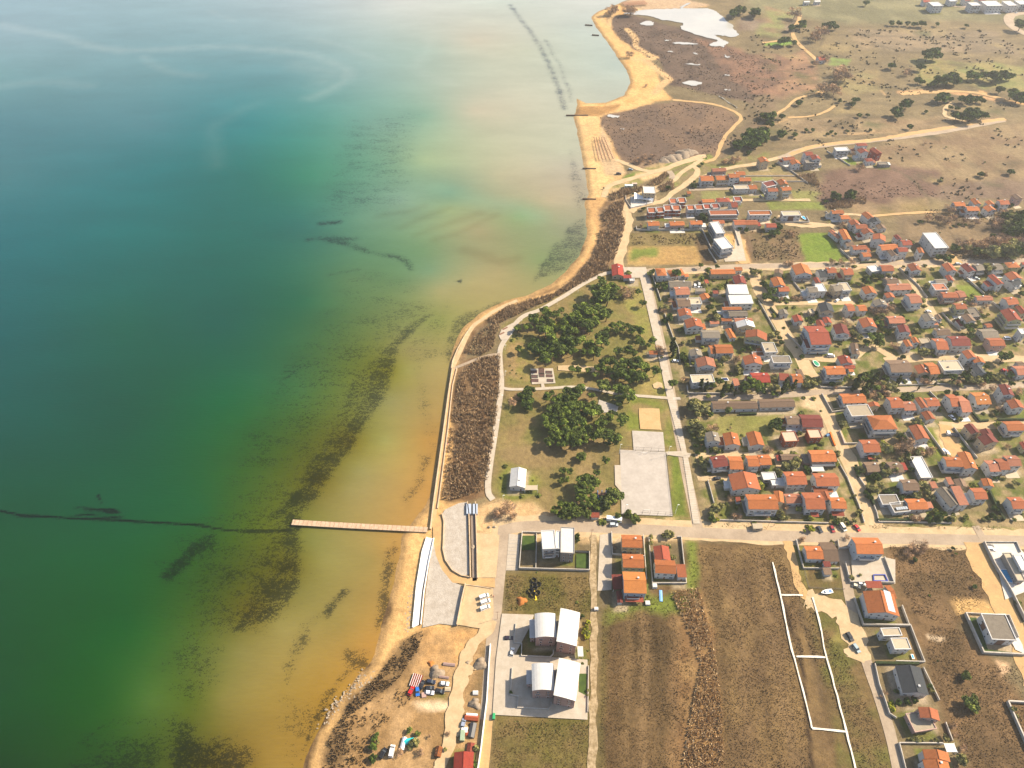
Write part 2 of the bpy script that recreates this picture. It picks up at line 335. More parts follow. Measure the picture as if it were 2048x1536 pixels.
# furrows and thin field lines
for a, b in (((1820,270),(1960,400)),((1890,275),(2048,370)),((1600,1180),(1640,1400))): stroke([a, b], 1.5, (112,94,68), 2, 0.3, amt=0.6)
for x0_, x1_, c_ in ((1232,1222,(104,82,52)),(1258,1252,(140,114,76)),(1290,1286,(150,122,84)),(1322,1330,(104,84,54)),(1425,1470,(100,80,52)),(1455,1520,(136,110,76)),(1490,1570,(100,80,54)),(1520,1610,(140,114,80)),(1210,1200,(112,106,54)),(1345,1352,(140,112,76))):
    stroke([(x0_, 1110 if x0_ > 1400 else 1230), (x1_, 1640)], random.uniform(2.5, 6), c_, 3, .35, amt=.6)
stroke("1542,1125 1560,1190 1600,1300 1625,1540 1640,1640", 1.6, (66,50,34), 1.0, 0.05)
for _i in range(70):      # bramble patches over the far fields
    _x, _y = random.uniform(1500, 2060), random.uniform(40, 440)**1.0
    if 1600 < _x < 1760 and _y > 290: continue
    _a, _b = random.uniform(14, 46), random.uniform(3, 9)
    paint([(_x-_a, _y), (_x-_a*.3, _y-_b), (_x+_a, _y-_b*.4), (_x+_a*.6, _y+_b)], random.choice(((104,92,66),(112,98,74),(96,98,60),(170,150,104))), 8, 1, amt=random.uniform(.35, .8))
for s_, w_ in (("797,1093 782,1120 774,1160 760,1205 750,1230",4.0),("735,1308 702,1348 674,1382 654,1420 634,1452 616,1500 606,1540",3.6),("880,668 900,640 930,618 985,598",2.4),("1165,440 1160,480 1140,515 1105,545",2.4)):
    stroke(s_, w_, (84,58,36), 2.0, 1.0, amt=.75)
def yard(world, c, c2): paint(None, c, 1.5, 0.15, c2, 5, world=world, amt=0.9)
# ------------------------------------------------------------------ the sea: seabed and water colours by place, far haze painted in
SEA = """0,0,170,195,203 300,0,170,195,200 600,0,190,205,205 800,0,222,224,214 1000,0,222,225,210 1180,0,228,228,215 0,60,165,190,198 0,150,140,175,180
300,150,132,168,172 550,150,130,170,172 700,150,155,185,180 850,100,190,205,190 950,80,218,212,190 1050,100,215,215,192 1150,60,215,220,205 1230,130,208,215,200
0,250,110,150,158 300,250,105,150,155 500,250,90,150,148 650,250,110,165,150 750,250,140,180,160 850,230,160,190,165 950,220,213,206,178 1050,250,212,208,180 1130,300,212,208,180
0,350,95,140,145 300,350,80,135,135 500,350,70,132,122 620,350,90,150,125 750,330,130,175,145 850,320,175,195,155 1000,350,202,196,160 1100,400,205,190,155 1140,330,210,200,175
0,480,75,125,128 250,480,68,125,120 450,480,66,121,110 300,1400,88,119,58 600,450,78,129,116 720,440,118,158,130 800,400,146,178,150 900,420,165,180,135 960,460,178,172,130 1040,430,165,185,140 1080,520,160,170,120
1000,540,186,172,124 900,385,150,180,148 1010,405,175,185,148 1130,450,175,175,140 0,650,60,110,108 250,650,52,110,95 450,650,52,107,92 600,600,74,120,92 504,743,64,113,82 780,800,164,156,95 700,560,107,141,100 800,560,125,152,108
845,500,132,162,120 860,540,142,166,124 880,580,176,172,120 950,570,190,176,122 880,640,165,165,100 820,700,168,158,98 850,750,182,164,102 
0,850,42,100,90 250,850,42,98,80 450,800,60,112,76 600,780,86,126,76 720,760,132,138,70 775,740,142,138,68 700,880,135,125,58 770,880,176,165,95 850,880,204,160,90 640,960,130,122,52
700,980,170,156,93 840,980,212,162,92 815,740,168,160,90 720,940,170,158,94 650,1000,150,140,75 0,1050,38,95,70 250,1050,44,100,68 400,1020,60,106,64 520,1050,105,118,54 580,1130,126,119,54
625,1080,150,145,78 650,1120,164,153,86 740,1120,182,156,90 785,1100,205,160,90 0,1250,35,90,60 250,1250,50,100,55 400,1200,80,105,50 500,1220,126,117,52 485,1300,152,142,78
560,1250,168,152,86 680,1250,178,152,84 735,1290,206,156,82 0,1400,32,88,55 200,1400,55,98,48 380,1400,105,120,56 450,1400,150,138,72 550,1400,177,147,76 640,1400,188,146,70
0,1536,30,80,45 200,1536,60,92,42 400,1536,108,103,44 490,1500,152,127,62 560,1536,178,142,70 600,1180,150,140,75"""
SEA = np.array([[float(v) for v in s.split(",")] for s in SEA.split()])
SEAFIX = [[0.545,0.659,0.721],[0.562,0.671,0.726],[0.644,0.718,0.784],[0.703,0.74,0.782],[0.642,0.721,0.747],[0.659,0.703,0.743],[0.556,0.661,0.713],[0.464,0.64,0.67],[0.454,0.641,0.694],[0.394,0.604,0.667],[0.539,0.672,0.718],[0.589,0.693,0.71],[0.664,0.673,0.665],[0.672,0.73,0.726],[0.599,0.664,0.699],[0.615,0.699,0.736],[0.315,0.582,0.639],[0.33,0.578,0.642],[0.111,0.613,0.671],[0.337,0.631,0.632],[0.538,0.673,0.681],[0.498,0.654,0.652],[0.698,0.706,0.714],[0.637,0.696,0.706],[0.691,0.768,0.787],[0.302,0.594,0.646],[0.064,0.557,0.603],[0.02,0.533,0.522],[0.217,0.59,0.519],[0.518,0.692,0.679],[0.649,0.706,0.654],[0.677,0.712,0.707],[0.674,0.701,0.698],[0.611,0.658,0.696],[0.066,0.567,0.635],[0.02,0.578,0.611],[0.02,0.563,0.554],[0.605,0.742,0.426],[0.127,0.512,0.534],[0.499,0.653,0.637],[0.587,0.678,0.712],[0.695,0.779,0.7],[0.665,0.666,0.637],[0.549,0.668,0.553],[0.539,0.648,0.554],[0.637,0.666,0.62],[0.402,0.53,0.552],[0.646,0.624,0.593],[0.581,0.631,0.634],[0.02,0.541,0.589],[0.023,0.557,0.485],[0.023,0.514,0.488],[0.129,0.535,0.444],[0.147,0.589,0.455],[0.638,0.707,0.707],[0.546,0.669,0.547],[0.504,0.635,0.547],[0.545,0.678,0.595],[0.52,0.672,0.674],[0.694,0.706,0.66],[0.624,0.657,0.613],[0.573,0.665,0.488],[0.674,0.696,0.648],[0.659,0.694,0.627],[0.035,0.559,0.534],[0.035,0.526,0.42],[0.047,0.59,0.391],[0.406,0.631,0.466],[0.581,0.632,0.275],[0.544,0.572,0.029],[0.58,0.573,0.02],[0.666,0.777,0.711],[0.654,0.657,0.508],[0.563,0.562,0.023],[0.669,0.724,0.686],[0.726,0.759,0.64],[0.646,0.725,0.612],[0.62,0.697,0.685],[0.667,0.692,0.528],[0.041,0.566,0.349],[0.032,0.627,0.39],[0.151,0.605,0.37],[0.582,0.656,0.065],[0.561,0.566,0.022],[0.605,0.684,0.56],[0.658,0.713,0.631],[0.608,0.675,0.603],[0.673,0.686,0.579],[0.048,0.56,0.263],[0.025,0.581,0.184],[0.421,0.595,0.025],[0.566,0.558,0.023],[0.659,0.709,0.629],[0.688,0.755,0.701],[0.609,0.666,0.576],[0.698,0.719,0.566],[0.055,0.55,0.242],[0.163,0.602,0.027],[0.521,0.641,0.093],[0.704,0.749,0.624],[0.652,0.702,0.534],[0.639,0.668,0.398],[0.062,0.447,0.03],[0.293,0.57,0.035],[0.493,0.495,0.032],[0.633,0.653,0.371],[0.687,0.738,0.575],[0.607,0.666,0.521]]
#SEAFIX#
def sea_colours():
    lc = np.vectorize(lin)(SEA[:, 2:])
    if SEAFIX is not None: lc = np.clip(lc*np.array(SEAFIX), 0.001, 1.6)
    lc = np.clip(lc/KA, 0.0012, 0.80)
    sx = np.array([PN(a, b) for a, b in SEA[:, :2]])
    # thin kernel over image-like coordinates of the water surface (perspective-neutral log depth)
    def co(x, y): return np.stack([x/(y+330.0)*2.0, np.log(y+330.0)*2.0], -1)
    c = co(sx[:, 0], sx[:, 1]); n_ = len(c); D = np.linalg.norm(c[:, None]-c[None], axis=-1)
    K = np.zeros((n_+1, n_+1)); K[:n_, :n_] = -D + 0.004*np.eye(n_); K[:n_, n_] = K[n_, :n_] = 1
    w = np.linalg.solve(K, np.vstack([np.sqrt(lc), np.zeros((1, 3))]))
    X = co(gx, gy); out = np.zeros((len(gx), 3))
    for i in range(0, len(gx), 20000):
        d = -np.linalg.norm(X[i:i+20000, None]-c[None], axis=-1); out[i:i+20000] = np.clip(d @ w[:n_] + w[n_], 0.03, 1)**2
    return np.clip(out, 0.0012, 0.8)
scol = sea_colours()
weed = np.zeros(len(gx)); pale = np.zeros(len(gx))
def weeds(pts, dens, feather=8, warp=0.6, T=None, w=None):
    qx, qy = gx*(1-warp)+wx*warp, gy*(1-warp)+wy*warp
    poly = W(pts, T)
    if w is None: s = sdist(qx, qy, poly)
    else: s = w/2-ldist(qx, qy, poly)
    np.maximum(weed, np.clip(s/feather+0.5, 0, 1)*dens, out=weed)
EDGE = "870,620 800,690 790,740 780,780 740,840 700,900 650,970 600,1030 600,1060 606,1110 604,1170 580,1210 540,1240 480,1262 "
weeds(EDGE+"430,1290 330,1260 380,1100 450,980 500,850 560,720 640,640 760,590 850,590", 0.36, 20)
weeds(EDGE+"470,1240 520,1100 580,980 660,850 700,760 780,680", 0.62, 6, 0.3)
weeds("872,620 800,692 792,740 782,780 742,840 702,900 652,970 602,1030 606,1110 604,1170 580,1210 540,1240 480,1264 455,1262 500,1200 560,1130 560,1040 610,970 655,900 700,830 735,770 760,700 820,640", 0.8, 5, 0.35)
weeds("790,740 780,780 740,840 700,900 660,950 690,870 730,790 740,740", 0.85, 6, 0.5)
weeds("640,970 600,1020 560,1040 520,1050 600,960 650,930", 0.9, 8); weeds("600,1060 606,1110 600,1170 560,1200 540,1150 570,1080", 0.72, 6, 0.3)
weeds("560,1190 590,1180 560,1225 500,1250 520,1210", 0.95, 6)
weeds("420,1150 600,1080 580,1200 440,1270 330,1330 380,1220", 0.5, 12); weeds("300,1120 500,950 640,900 420,1160", 0.34, 15)
weeds("350,1250 460,1240 430,1400 380,1470 340,1380", 0.40, 10); weeds("340,1440 410,1470 470,1480 500,1500 505,1560 340,1640", 0.88, 8, 0.6)
weeds("170,1480 340,1450 340,1640 60,1640", 0.55, 14); weeds("880,690 905,640 930,620 990,600 1010,610 925,680 900,720 885,720", 0.62, 3, 0.5)
weeds("850,640 900,600 880,700 840,740 800,720", 0.33, 8); weeds("700,540 850,560 860,620 780,640 640,640", 0.22, 15)
weeds("420,1080 400,1090 370,1120 345,1142", 0.8, 5, 0.3, w=10); weeds("790,1088 775,1110 768,1150 755,1200 748,1225 745,1232 765,1180", 0.93, 4, 0.5)
weeds("745,1230 760,1190 770,1130 795,1095 800,1100 785,1150 770,1220 752,1250", 0.8, 4, 0.6)
weeds("690,1185 672,1205 655,1235", 0.85, 3, 0.4, w=5); weeds("650,1240 640,1260 625,1290 600,1320 580,1360 570,1330 590,1290 620,1250", 0.60, 6, 0.8)
weeds("690,1300 735,1290 735,1330 700,1330", 0.72, 5, 0.6); weeds("730,1310 700,1345 670,1380 650,1420 630,1450 615,1500 600,1500 620,1440 645,1395 690,1345", 0.93, 4, 0.6)
weeds("560,1400 640,1400 620,1520 570,1540", 0.35, 8); weeds("1095,500 1130,470 1150,440 1168,430 1172,470 1150,515 1110,548 1080,560 1060,570 1075,530", 0.66, 4, 0.6)
weeds("1140,300 1155,330 1172,385 1165,430 1150,400 1140,350", 0.45, 6, 0.5); weeds("820,620 850,900 820,1010 870,860", 0.30, 6, 0.5)
weeds("864,870 850,900 835,935 826,960 800,1000 815,1020 850,940", 0.62, 4, 0.6); weeds("700,240 830,230 800,420 640,430", 0.40, 25)
weeds("1020,10 1060,60 1090,110 1115,170 1130,215", 0.66, 5, 0.2, w=7); weeds("1090,80 1120,130 1145,200", 0.52, 5, 0.3, w=5)
weeds("620,480 640,475 690,490 760,505 800,515 825,535", 0.8, 5, 0.5, w=5); weeds("640,475 700,480", 0.5, 6, 0.4, w=9); weeds("640,445 680,442", 0.9, 4, 0.3, w=6)
weeds("0,1021 40,1030 120,1034 250,1040 330,1045 400,1049 440,1058 480,1062 560,1062 600,1056", 1.5, 1.3, 0.06, w=1.5)
for l in ("150,1014 230,1018","150,1030 240,1024","170,1022 235,1021","160,1036 245,1033","195,988 200,1006"): weeds(l, 1.25, 1.2, 0.1, w=1.3)
weeds("660,548 715,538", 0.7, 3, 0.3, w=3); weeds("560,760 600,740 560,745", 0.7, 3, 0.3, w=3); weeds("910,560 925,556 922,565", 1.3, 2, 0.3)
weeds("905,380 950,395 1010,410 1060,425", 0.0, 2)
def foam(pts, w, a, feather=5, warp=0.5):
    line = W(pts); qx, qy = gx*(1-warp)+wx*warp, gy*(1-warp)+wy*warp
    np.maximum(pale, np.clip((w/2-ldist(qx, qy, line))/feather+0.5, 0, 1)*a, out=pale)
foam("0,48 60,62 130,75 170,90 240,100 340,98 440,92 560,100 620,108 660,125 692,135 690,158 660,180 620,195", 14, 0.55, 12)
foam("0,170 60,165 110,162 170,172", 16, 0.3, 14); foam("290,115 310,130 350,145 400,150", 12, 0.35, 10); foam("420,20 440,30 470,40", 8, 0.3, 8)
foam("620,75 680,90 760,118", 9, 0.3, 8); foam("860,75 850,110 830,130 850,150 900,165", 14, 0.3, 14); foam("430,330 425,250 480,220 520,205",14,0.16,14)
foam("600,130 660,140 640,170", 26, 0.3, 20); foam("800,95 830,100", 6, 0.4, 6)

line_ = W("880,375 930,392 980,405 1030,412 1070,430"); a_ = np.clip((9-ldist(gx, gy, line_))/16+.5, 0, 1)[:, None]*.45
scol = scol*(1-a_)+np.array(A(132,176,146))*a_*.6+scol*a_*.4
for l_, w_ in (("800,455 860,430 900,415",3),("830,470 900,445 960,425",3),("870,480 930,460 990,430",3),("930,500 1000,520 1030,515",5),("760,430 820,420 850,410",3)):
    a_ = np.clip((w_-ldist(wx*.3+gx*.7, wy*.3+gy*.7, W(l_)))/6+.5, 0, 1)[:, None]*.35; scol = scol*(1-a_)+scol*np.array([.72,.62,.55])*a_
def sheet(name, col, z, extra=None, mtl=None, far=None, keep=None):
    ny, nx = GX.shape; N = nx*ny
    idx = np.arange(N).reshape(ny, nx)
    q = np.stack([idx[:-1, :-1], idx[:-1, 1:], idx[1:, 1:], idx[1:, :-1]], -1).reshape(-1, 4)
    if keep is not None: q = q[keep[q].any(axis=1)]
    me = bpy.data.meshes.new(name); me.vertices.add(N); me.loops.add(len(q)*4); me.polygons.add(len(q))
    me.vertices.foreach_set("co", np.stack([gx, gy, z], -1).astype(np.float32).ravel())
    me.loops.foreach_set("vertex_index", q.ravel().astype(np.int32))
    me.polygons.foreach_set("loop_start", (np.arange(len(q))*4).astype(np.int32)); me.polygons.foreach_set("loop_total", np.full(len(q), 4, np.int32))
    me.polygons.foreach_set("use_smooth", np.ones(len(q), bool))
    at = me.attributes.new("tint", 'FLOAT_COLOR', 'POINT'); at.data.foreach_set("color", np.concatenate([col, np.ones((N, 1))], 1).astype(np.float32).ravel())
    for k, v in (extra or {}).items():
        a = me.attributes.new(k, 'FLOAT', 'POINT'); a.data.foreach_set("value", v.astype(np.float32))
    me.update(); me.validate(); me.materials.append(mtl)
    bm = bmesh.new(); bm.from_mesh(me)
    loose = [v for v in bm.verts if not v.link_faces]
    bmesh.ops.delete(bm, geom=loose, context='VERTS')
    if far:
        cl = bm.verts.layers.float_color["tint"]
        for quad, c in far:
            vv = [bm.verts.new(p) for p in quad]
            for v in vv: v[cl] = (*c, 1)
            bm.faces.new(vv)
    bm.to_mesh(me); bm.free()
    return link(bpy.data.objects.new(name, me))

def ground_mat():
    m = bpy.data.materials.new("ground_soil"); m.use_nodes = True; n = m.node_tree; N, L = n.nodes, n.links
    b = N["Principled BSDF"]; b.inputs["Roughness"].default_value = 0.95; b.inputs["Specular IOR Level"].default_value = 0.15
    a = N.new("ShaderNodeAttribute"); a.attribute_name = "tint"; tc = N.new("ShaderNodeTexCoord"); prev = a.outputs["Color"]
    hs = []
    for sc, amp, det in ((0.06, 0.16, 4), (0.35, 0.26, 6), (1.6, 0.22, 4)):
        t = N.new("ShaderNodeTexNoise"); t.inputs["Scale"].default_value = sc; t.inputs["Detail"].default_value = det; t.inputs["Roughness"].default_value = 0.72
        L.new(tc.outputs["Object"], t.inputs["Vector"]); r = N.new("ShaderNodeMapRange"); r.inputs[1].default_value = 0.32; r.inputs[2].default_value = 0.68
        r.inputs[3].default_value = 1-amp; r.inputs[4].default_value = 1+amp; L.new(t.outputs["Fac"], r.inputs[0])
        s = N.new("ShaderNodeVectorMath"); s.operation = 'SCALE'; L.new(prev, s.inputs[0]); L.new(r.outputs[0], s.inputs["Scale"]); prev = s.outputs[0]; hs.append(t)
    L.new(prev, b.inputs["Base Color"])
    bp = N.new("ShaderNodeBump"); bp.inputs["Strength"].default_value = 0.7; bp.inputs["Distance"].default_value = 0.55
    L.new(hs[1].outputs["Fac"], bp.inputs["Height"]); L.new(bp.outputs[0], b.inputs["Normal"])
    return m
def sea_mat():
    m = bpy.data.materials.new("sea_water"); m.use_nodes = True; n = m.node_tree; N, L = n.nodes, n.links
    b = N["Principled BSDF"]; b.inputs["Roughness"].default_value = 0.22; b.inputs["IOR"].default_value = 1.33; b.inputs["Specular IOR Level"].default_value = 0.2
    a = N.new("ShaderNodeAttribute"); a.attribute_name = "tint"; wd_ = N.new("ShaderNodeAttribute"); wd_.attribute_name = "weed"; pl = N.new("ShaderNodeAttribute"); pl.attribute_name = "pale"
    tc = N.new("ShaderNodeTexCoord")
    def noise(sc, det, rough=0.6, stretch=None):
        t = N.new("ShaderNodeTexNoise"); t.inputs["Scale"].default_value = sc; t.inputs["Detail"].default_value = det; t.inputs["Roughness"].default_value = rough
        if stretch:
            mp = N.new("ShaderNodeMapping"); mp.inputs["Rotation"].default_value = (0, 0, stretch[0]); mp.inputs["Scale"].default_value = (stretch[1], stretch[2], 1)
            L.new(tc.outputs["Object"], mp.inputs[0]); L.new(mp.outputs[0], t.inputs["Vector"])
        else: L.new(tc.outputs["Object"], t.inputs["Vector"])
        return t.outputs["Fac"]
    def math_(op, x, y, cl=False):
        k = N.new("ShaderNodeMath"); k.operation = op; k.use_clamp = cl
        for i, v in enumerate((x, y)):
            if isinstance(v, (int, float)): k.inputs[i].default_value = v
            else: L.new(v, k.inputs[i])
        return k.outputs[0]
    # weed tufts: clumped where a fine noise falls under the local weed density
    clump = noise(0.09, 4, 0.6, (R(-52), 0.45, 1.3)); fine = noise(0.75, 3, 0.6, (R(-50), 0.7, 1.2))
    f = math_('ADD', math_('MULTIPLY', clump, 0.27), math_('ADD', math_('MULTIPLY', fine, 0.35), math_('MULTIPLY', noise(1.8, 2, 0.55, (R(-45), 0.8, 1.1)), 0.38)))
    thr = math_('ADD', math_('MULTIPLY', wd_.outputs["Fac"], 0.165), 0.417)
    msk = math_('MULTIPLY', math_('SUBTRACT', thr, f), 20.0, True)
    msk = math_('MULTIPLY', msk, math_('MULTIPLY', wd_.outputs["Fac"], 6.0, True))
    msk = math_('MULTIPLY', msk, math_('ADD', math_('MULTIPLY', wd_.outputs["Fac"], 0.35), 0.6, True))
    soft = math_('SUBTRACT', 1.0, math_('MULTIPLY', wd_.outputs["Fac"], 0.16))
    big = noise(0.02, 5, 0.65, (R(-35), 0.5, 1.4)); r = N.new("ShaderNodeMapRange"); r.inputs[1].default_value = 0.3; r.inputs[2].default_value = 0.7; r.inputs[3].default_value = 0.87; r.inputs[4].default_value = 1.13
    rip = noise(0.9, 3, 0.6, (R(-60), 0.3, 1.5)); big = math_("ADD", math_("MULTIPLY", big, 0.7), math_("MULTIPLY", rip, 0.3)); L.new(big, r.inputs[0]); s = N.new("ShaderNodeVectorMath"); s.operation = 'SCALE'; L.new(a.outputs["Color"], s.inputs[0]); L.new(math_("MULTIPLY", r.outputs[0], soft), s.inputs["Scale"])  # stretched noise paints ripple light and dark into the water tint
    dk = N.new("ShaderNodeVectorMath"); dk.operation = 'MULTIPLY'; L.new(s.outputs[0], dk.inputs[0]); dk.inputs[1].default_value = (0.20, 0.24, 0.34)
    m1 = N.new("ShaderNodeMix"); m1.data_type = 'RGBA'; L.new(msk, m1.inputs["Factor"]); L.new(s.outputs[0], m1.inputs["A"]); L.new(dk.outputs[0], m1.inputs["B"])
    m2 = N.new("ShaderNodeMix"); m2.data_type = 'RGBA'; L.new(math_('MULTIPLY', math_('MULTIPLY', pl.outputs["Fac"], 0.26), noise(0.05, 4), True), m2.inputs["Factor"]); L.new(m1.outputs["Result"], m2.inputs["A"]); m2.inputs["B"].default_value = (0.46, 0.48, 0.46, 1)
    L.new(m2.outputs["Result"], b.inputs["Base Color"])
    bp = N.new("ShaderNodeBump"); bp.inputs["Strength"].default_value = 0.35; bp.inputs["Distance"].default_value = 0.25
    L.new(noise(0.55, 3, 0.5, (R(-60), 0.35, 1.6)), bp.inputs["Height"]); L.new(bp.outputs[0], b.inputs["Normal"])
    return m
def build_ground():
    z = np.clip(sd_land*0.22-0.55, -2.2, 0.0)
    wet = np.clip(1-(sd_land-2.0)/3.5, 0, 1)[:, None]; g = gcol*(1-wet*0.35)
    farc = C3((150,136,108))
    far = [([(xs[-1],-200,0),(6000,-200,0),(6000,9000,0),(xs[-1],9000,0)], farc), ([(470,ys[-1],0),(xs[-1],ys[-1],0),(xs[-1],9000,0),(1400,9000,0)], farc)]
    o = sheet("ground", g, z, None, ground_mat(), far, keep=(sd_land > -8)); tag(o, kind="structure")
    sc_ = A(196,208,208); q0 = xs[0]
    far = [([(-6000,-200,-.55),(q0,-200,-.55),(q0,9000,-.55),(-6000,9000,-.55)], sc_), ([(q0,ys[-1],-.55),(500,ys[-1],-.55),(1400,9000,-.55),(q0,9000,-.55)], sc_), ([(q0,-200,-.55),(120,-200,-.55),(120,ys[0],-.55),(q0,ys[0],-.55)], A(45,80,45))]
    o = sheet("sea", scol, np.full(len(gx), -0.55), dict(weed=weed, pale=pale), sea_mat(), far, keep=(sd_land < 10)); tag(o, kind="structure")
# ------------------------------------------------------------------ flat sheets: roads, paths, courts
ZL = [0.03]
def nz(): ZL[0] += 0.005; return ZL[0]
def jit(poly, amp, step=4.0, closed=True):
    out = []; n = len(poly)
    for i in range(n if closed else n-1):
        a, b = Vector(poly[i]), Vector(poly[(i+1) % n]); k = max(1, int((b-a).length/step))
        for j in range(k):
            p = a.lerp(b, j/k); out.append((p.x+random.uniform(-amp, amp), p.y+random.uniform(-amp, amp)))
    if not closed: out.append(poly[-1])
    return out
def patch(name, pts, m, T=None, jitter=0.0, z=None, kind="structure", th=0.0, sm=0):
    w = W(pts, T)
    for _ in range(sm): w = [tuple(Vector(a).lerp(Vector(b), t)) for a, b in zip(w, w[1:]+w[:1]) for t in (.25, .75)]
    w = w; w = jit(w, jitter) if jitter else w; z = nz() if z is None else z
    o = mesh_obj(name, [(x, y, z) for x, y in w], [tuple(range(len(w)))], m)
    bm = bmesh.new(); bm.from_mesh(o.data); bmesh.ops.recalc_face_normals(bm, faces=bm.faces)
    if bm.faces[:] and bm.faces[:][0].normal.z < 0: bmesh.ops.reverse_faces(bm, faces=bm.faces[:])
    bmesh.ops.triangulate(bm, faces=bm.faces[:]); bm.to_mesh(o.data); bm.free()
    if kind: tag(o, kind=kind)
    return o
def offset(line, d):
    out = []
    for i, p in enumerate(line):
        a = Vector(line[max(0, i-1)]); b = Vector(line[min(len(line)-1, i+1)]); q = Vector(p)
        t1 = (q-a).normalized() if i else (b-q).normalized(); t2 = (b-q).normalized() if i < len(line)-1 else t1
        n = Vector((-(t1+t2).y, (t1+t2).x)).normalized(); c = max(0.5, n.dot(Vector((-t1.y, t1.x)))); out.append(tuple(q+n*(d/c)))
    return out
def smooth_line(line, it=2):
    for _ in range(it):
        q = [line[0]]
        for a, b in zip(line[:-1], line[1:]):
            a, b = Vector(a), Vector(b); q += [tuple(a.lerp(b, .25)), tuple(a.lerp(b, .75))]
        q.append(line[-1]); line = q
    return line
def ribbon(name, pts, w, m, T=None, jitter=0.0, z=None, smooth=2, kind="structure"):
    line = smooth_line(W(pts, T), smooth)
    if jitter: line = jit(line, 0.01, 4, False)
    wl = [w/2+random.uniform(-jitter, jitter) for _ in line]; wr = [w/2+random.uniform(-jitter, jitter) for _ in line]
    z = nz() if z is None else z; v = []; f = []
    L_ = offset(line, 1.0)
    for i, p in enumerate(line):
        d = Vector(L_[i])-Vector(p); v += [(p[0]+d.x*wl[i], p[1]+d.y*wl[i], z), (p[0]-d.x*wr[i], p[1]-d.y*wr[i], z)]
        if i: f.append((2*i-2, 2*i-1, 2*i+1, 2*i))
    o = mesh_obj(name, v, f, m)
    if kind: tag(o, kind=kind)
    return o
def wall_line(name, pts, h, t, m, T=None, label=None, cat=None, group=None, z0=-0.1, closed=False, parts=None):
    line = W(pts, T) if not isinstance(pts[0], Vector) else [tuple(p[:2]) for p in pts]
    if closed: line = line+[line[0]]
    a, b = offset(line, t/2), offset(line, -t/2); v = []; f = []
    for i in range(len(line)): v += [(*a[i], z0), (*b[i], z0), (*b[i], h), (*a[i], h)]
    for i in range(len(line)-1):
        k = 4*i; f += [(k, k+4, k+5, k+1), (k+3, k+2, k+6, k+7), (k, k+3, k+7, k+4), (k+1, k+5, k+6, k+2)]
    n = 4*(len(line)-1); f += [(0, 1, 2, 3), (n+3, n+2, n+1, n)]
    o = mesh_obj(name, v, f, m); return tag(o, label, cat, group)
ASPH = mat("pale_asphalt", A(206,186,160), A(184,164,140), 0.12, 0.95, fine=(0.9, 0.10))
DIRT = mat("sandy_track", A(232,204,160), A(214,184,140), 0.2, 0.95, fine=(1.1, 0.12))
DIRT2 = mat("orange_track", A(228,188,128), A(210,172,120), 0.2, 0.95, fine=(1.1, 0.12))
PAVE = mat("paving_slabs", A(222,208,188), A(204,190,168), 0.3, 0.9, fine=(2.0, 0.08))
COURT = mat("court_asphalt", A(214,204,192), A(200,190,178), 0.15, 0.95, fine=(0.6, 0.05))
PEB = mat("grey_pebbles", A(214,204,190), A(194,182,166), 0.3, 0.95, bump=0.25, fine=(1.6, 0.16))
SANDM = mat("court_sand", A(228,194,140), A(214,178,122), 0.3, 0.95, fine=(1.0, 0.10))
WHITEC = mat("white_concrete", (0.72,0.70,0.66), (0.62,0.60,0.56), 0.4, 0.8)
PAINTW = flat("white_paint", (0.74,0.73,0.70))
GREENL = mat("lawn", A(86,110,40), A(60,84,30), 0.4, 0.95, fine=(1.5, 0.15))
POOLM = mat("pool_water", (0.03,0.30,0.52), (0.02,0.24,0.45), 0.6, 0.08)
POOLG = mat("green_pool_water", (0.05,0.28,0.16), (0.04,0.22,0.13), 0.6, 0.08)
LAGM = mat("lagoon_water", A(222,220,212), A(206,206,200), 0.02, 0.12)
# ------------------------------------------------------------------ houses
ORD = "first second third fourth fifth sixth seventh eighth ninth tenth eleventh twelfth thirteenth fourteenth fifteenth sixteenth seventeenth eighteenth".split()
WIN_ME = {}
def win_mesh(w, h, kind):
    key = (round(w, 1), round(h, 1), kind)
    if key not in WIN_ME:
        b = MB(); b.box(-w/2, -0.05, 0, w/2, 0.03, h, 1); b.box(-w/2+.1, -0.075, 0.1, w/2-.1, 0.0, h-.1, 0)
        if kind == 's':
            b.box(-w/2-0.4, -0.08, 0, -w/2-.01, 0.02, h, 2); b.box(w/2+.01, -0.08, 0, w/2+0.4, 0.02, h, 2)
        o = b.build("window", [GLASS, FRAME, SHUT]); WIN_ME[key] = o.data; bpy.data.objects.remove(o)
    return WIN_ME[key]
DOOR_ME = []
def door_mesh():
    if not DOOR_ME:
        b = MB(); b.box(-.55, -.07, 0, .55, .03, 2.1, 1); b.box(-.47, -.09, .02, .47, .0, 2.02, 0); o = b.build("door", [SHUT, FRAME]); DOOR_ME.append(o.data); bpy.data.objects.remove(o)
    return DOOR_ME[0]
CHIM = []
def chim_mesh():
    if not CHIM:
        b = MB(); b.box(-.35, -.35, -1.2, .35, .35, .9, 0); b.box(-.45, -.45, .9, .45, .45, 1.02, 0); o = b.build("chimney", [WALL['w']]); CHIM.append(o.data); bpy.data.objects.remove(o)
    return CHIM[0]
def inst(me, name, parent, loc, rz=0.0):
    o = bpy.data.objects.new(name, me); COL.objects.link(o); o.parent = parent; o.location = loc; o.rotation_euler = (0, 0, rz); return o
RCOL = dict(O="orange", o="terracotta", r="red", R="bright red", d="maroon", b="brown", g="grey", s="salmon pink", w="white", k="charcoal", c="beige", y="ochre")
WCOL = dict(w="white", c="cream", p="pink", y="pale yellow", b="pale blue", o="brick", g="grey", r="red")
TYPE = dict(gu="gabled", gv="gabled", h="hipped", f="flat", m="sloping", v="curved")
HOUSES = []; ROWS = {}
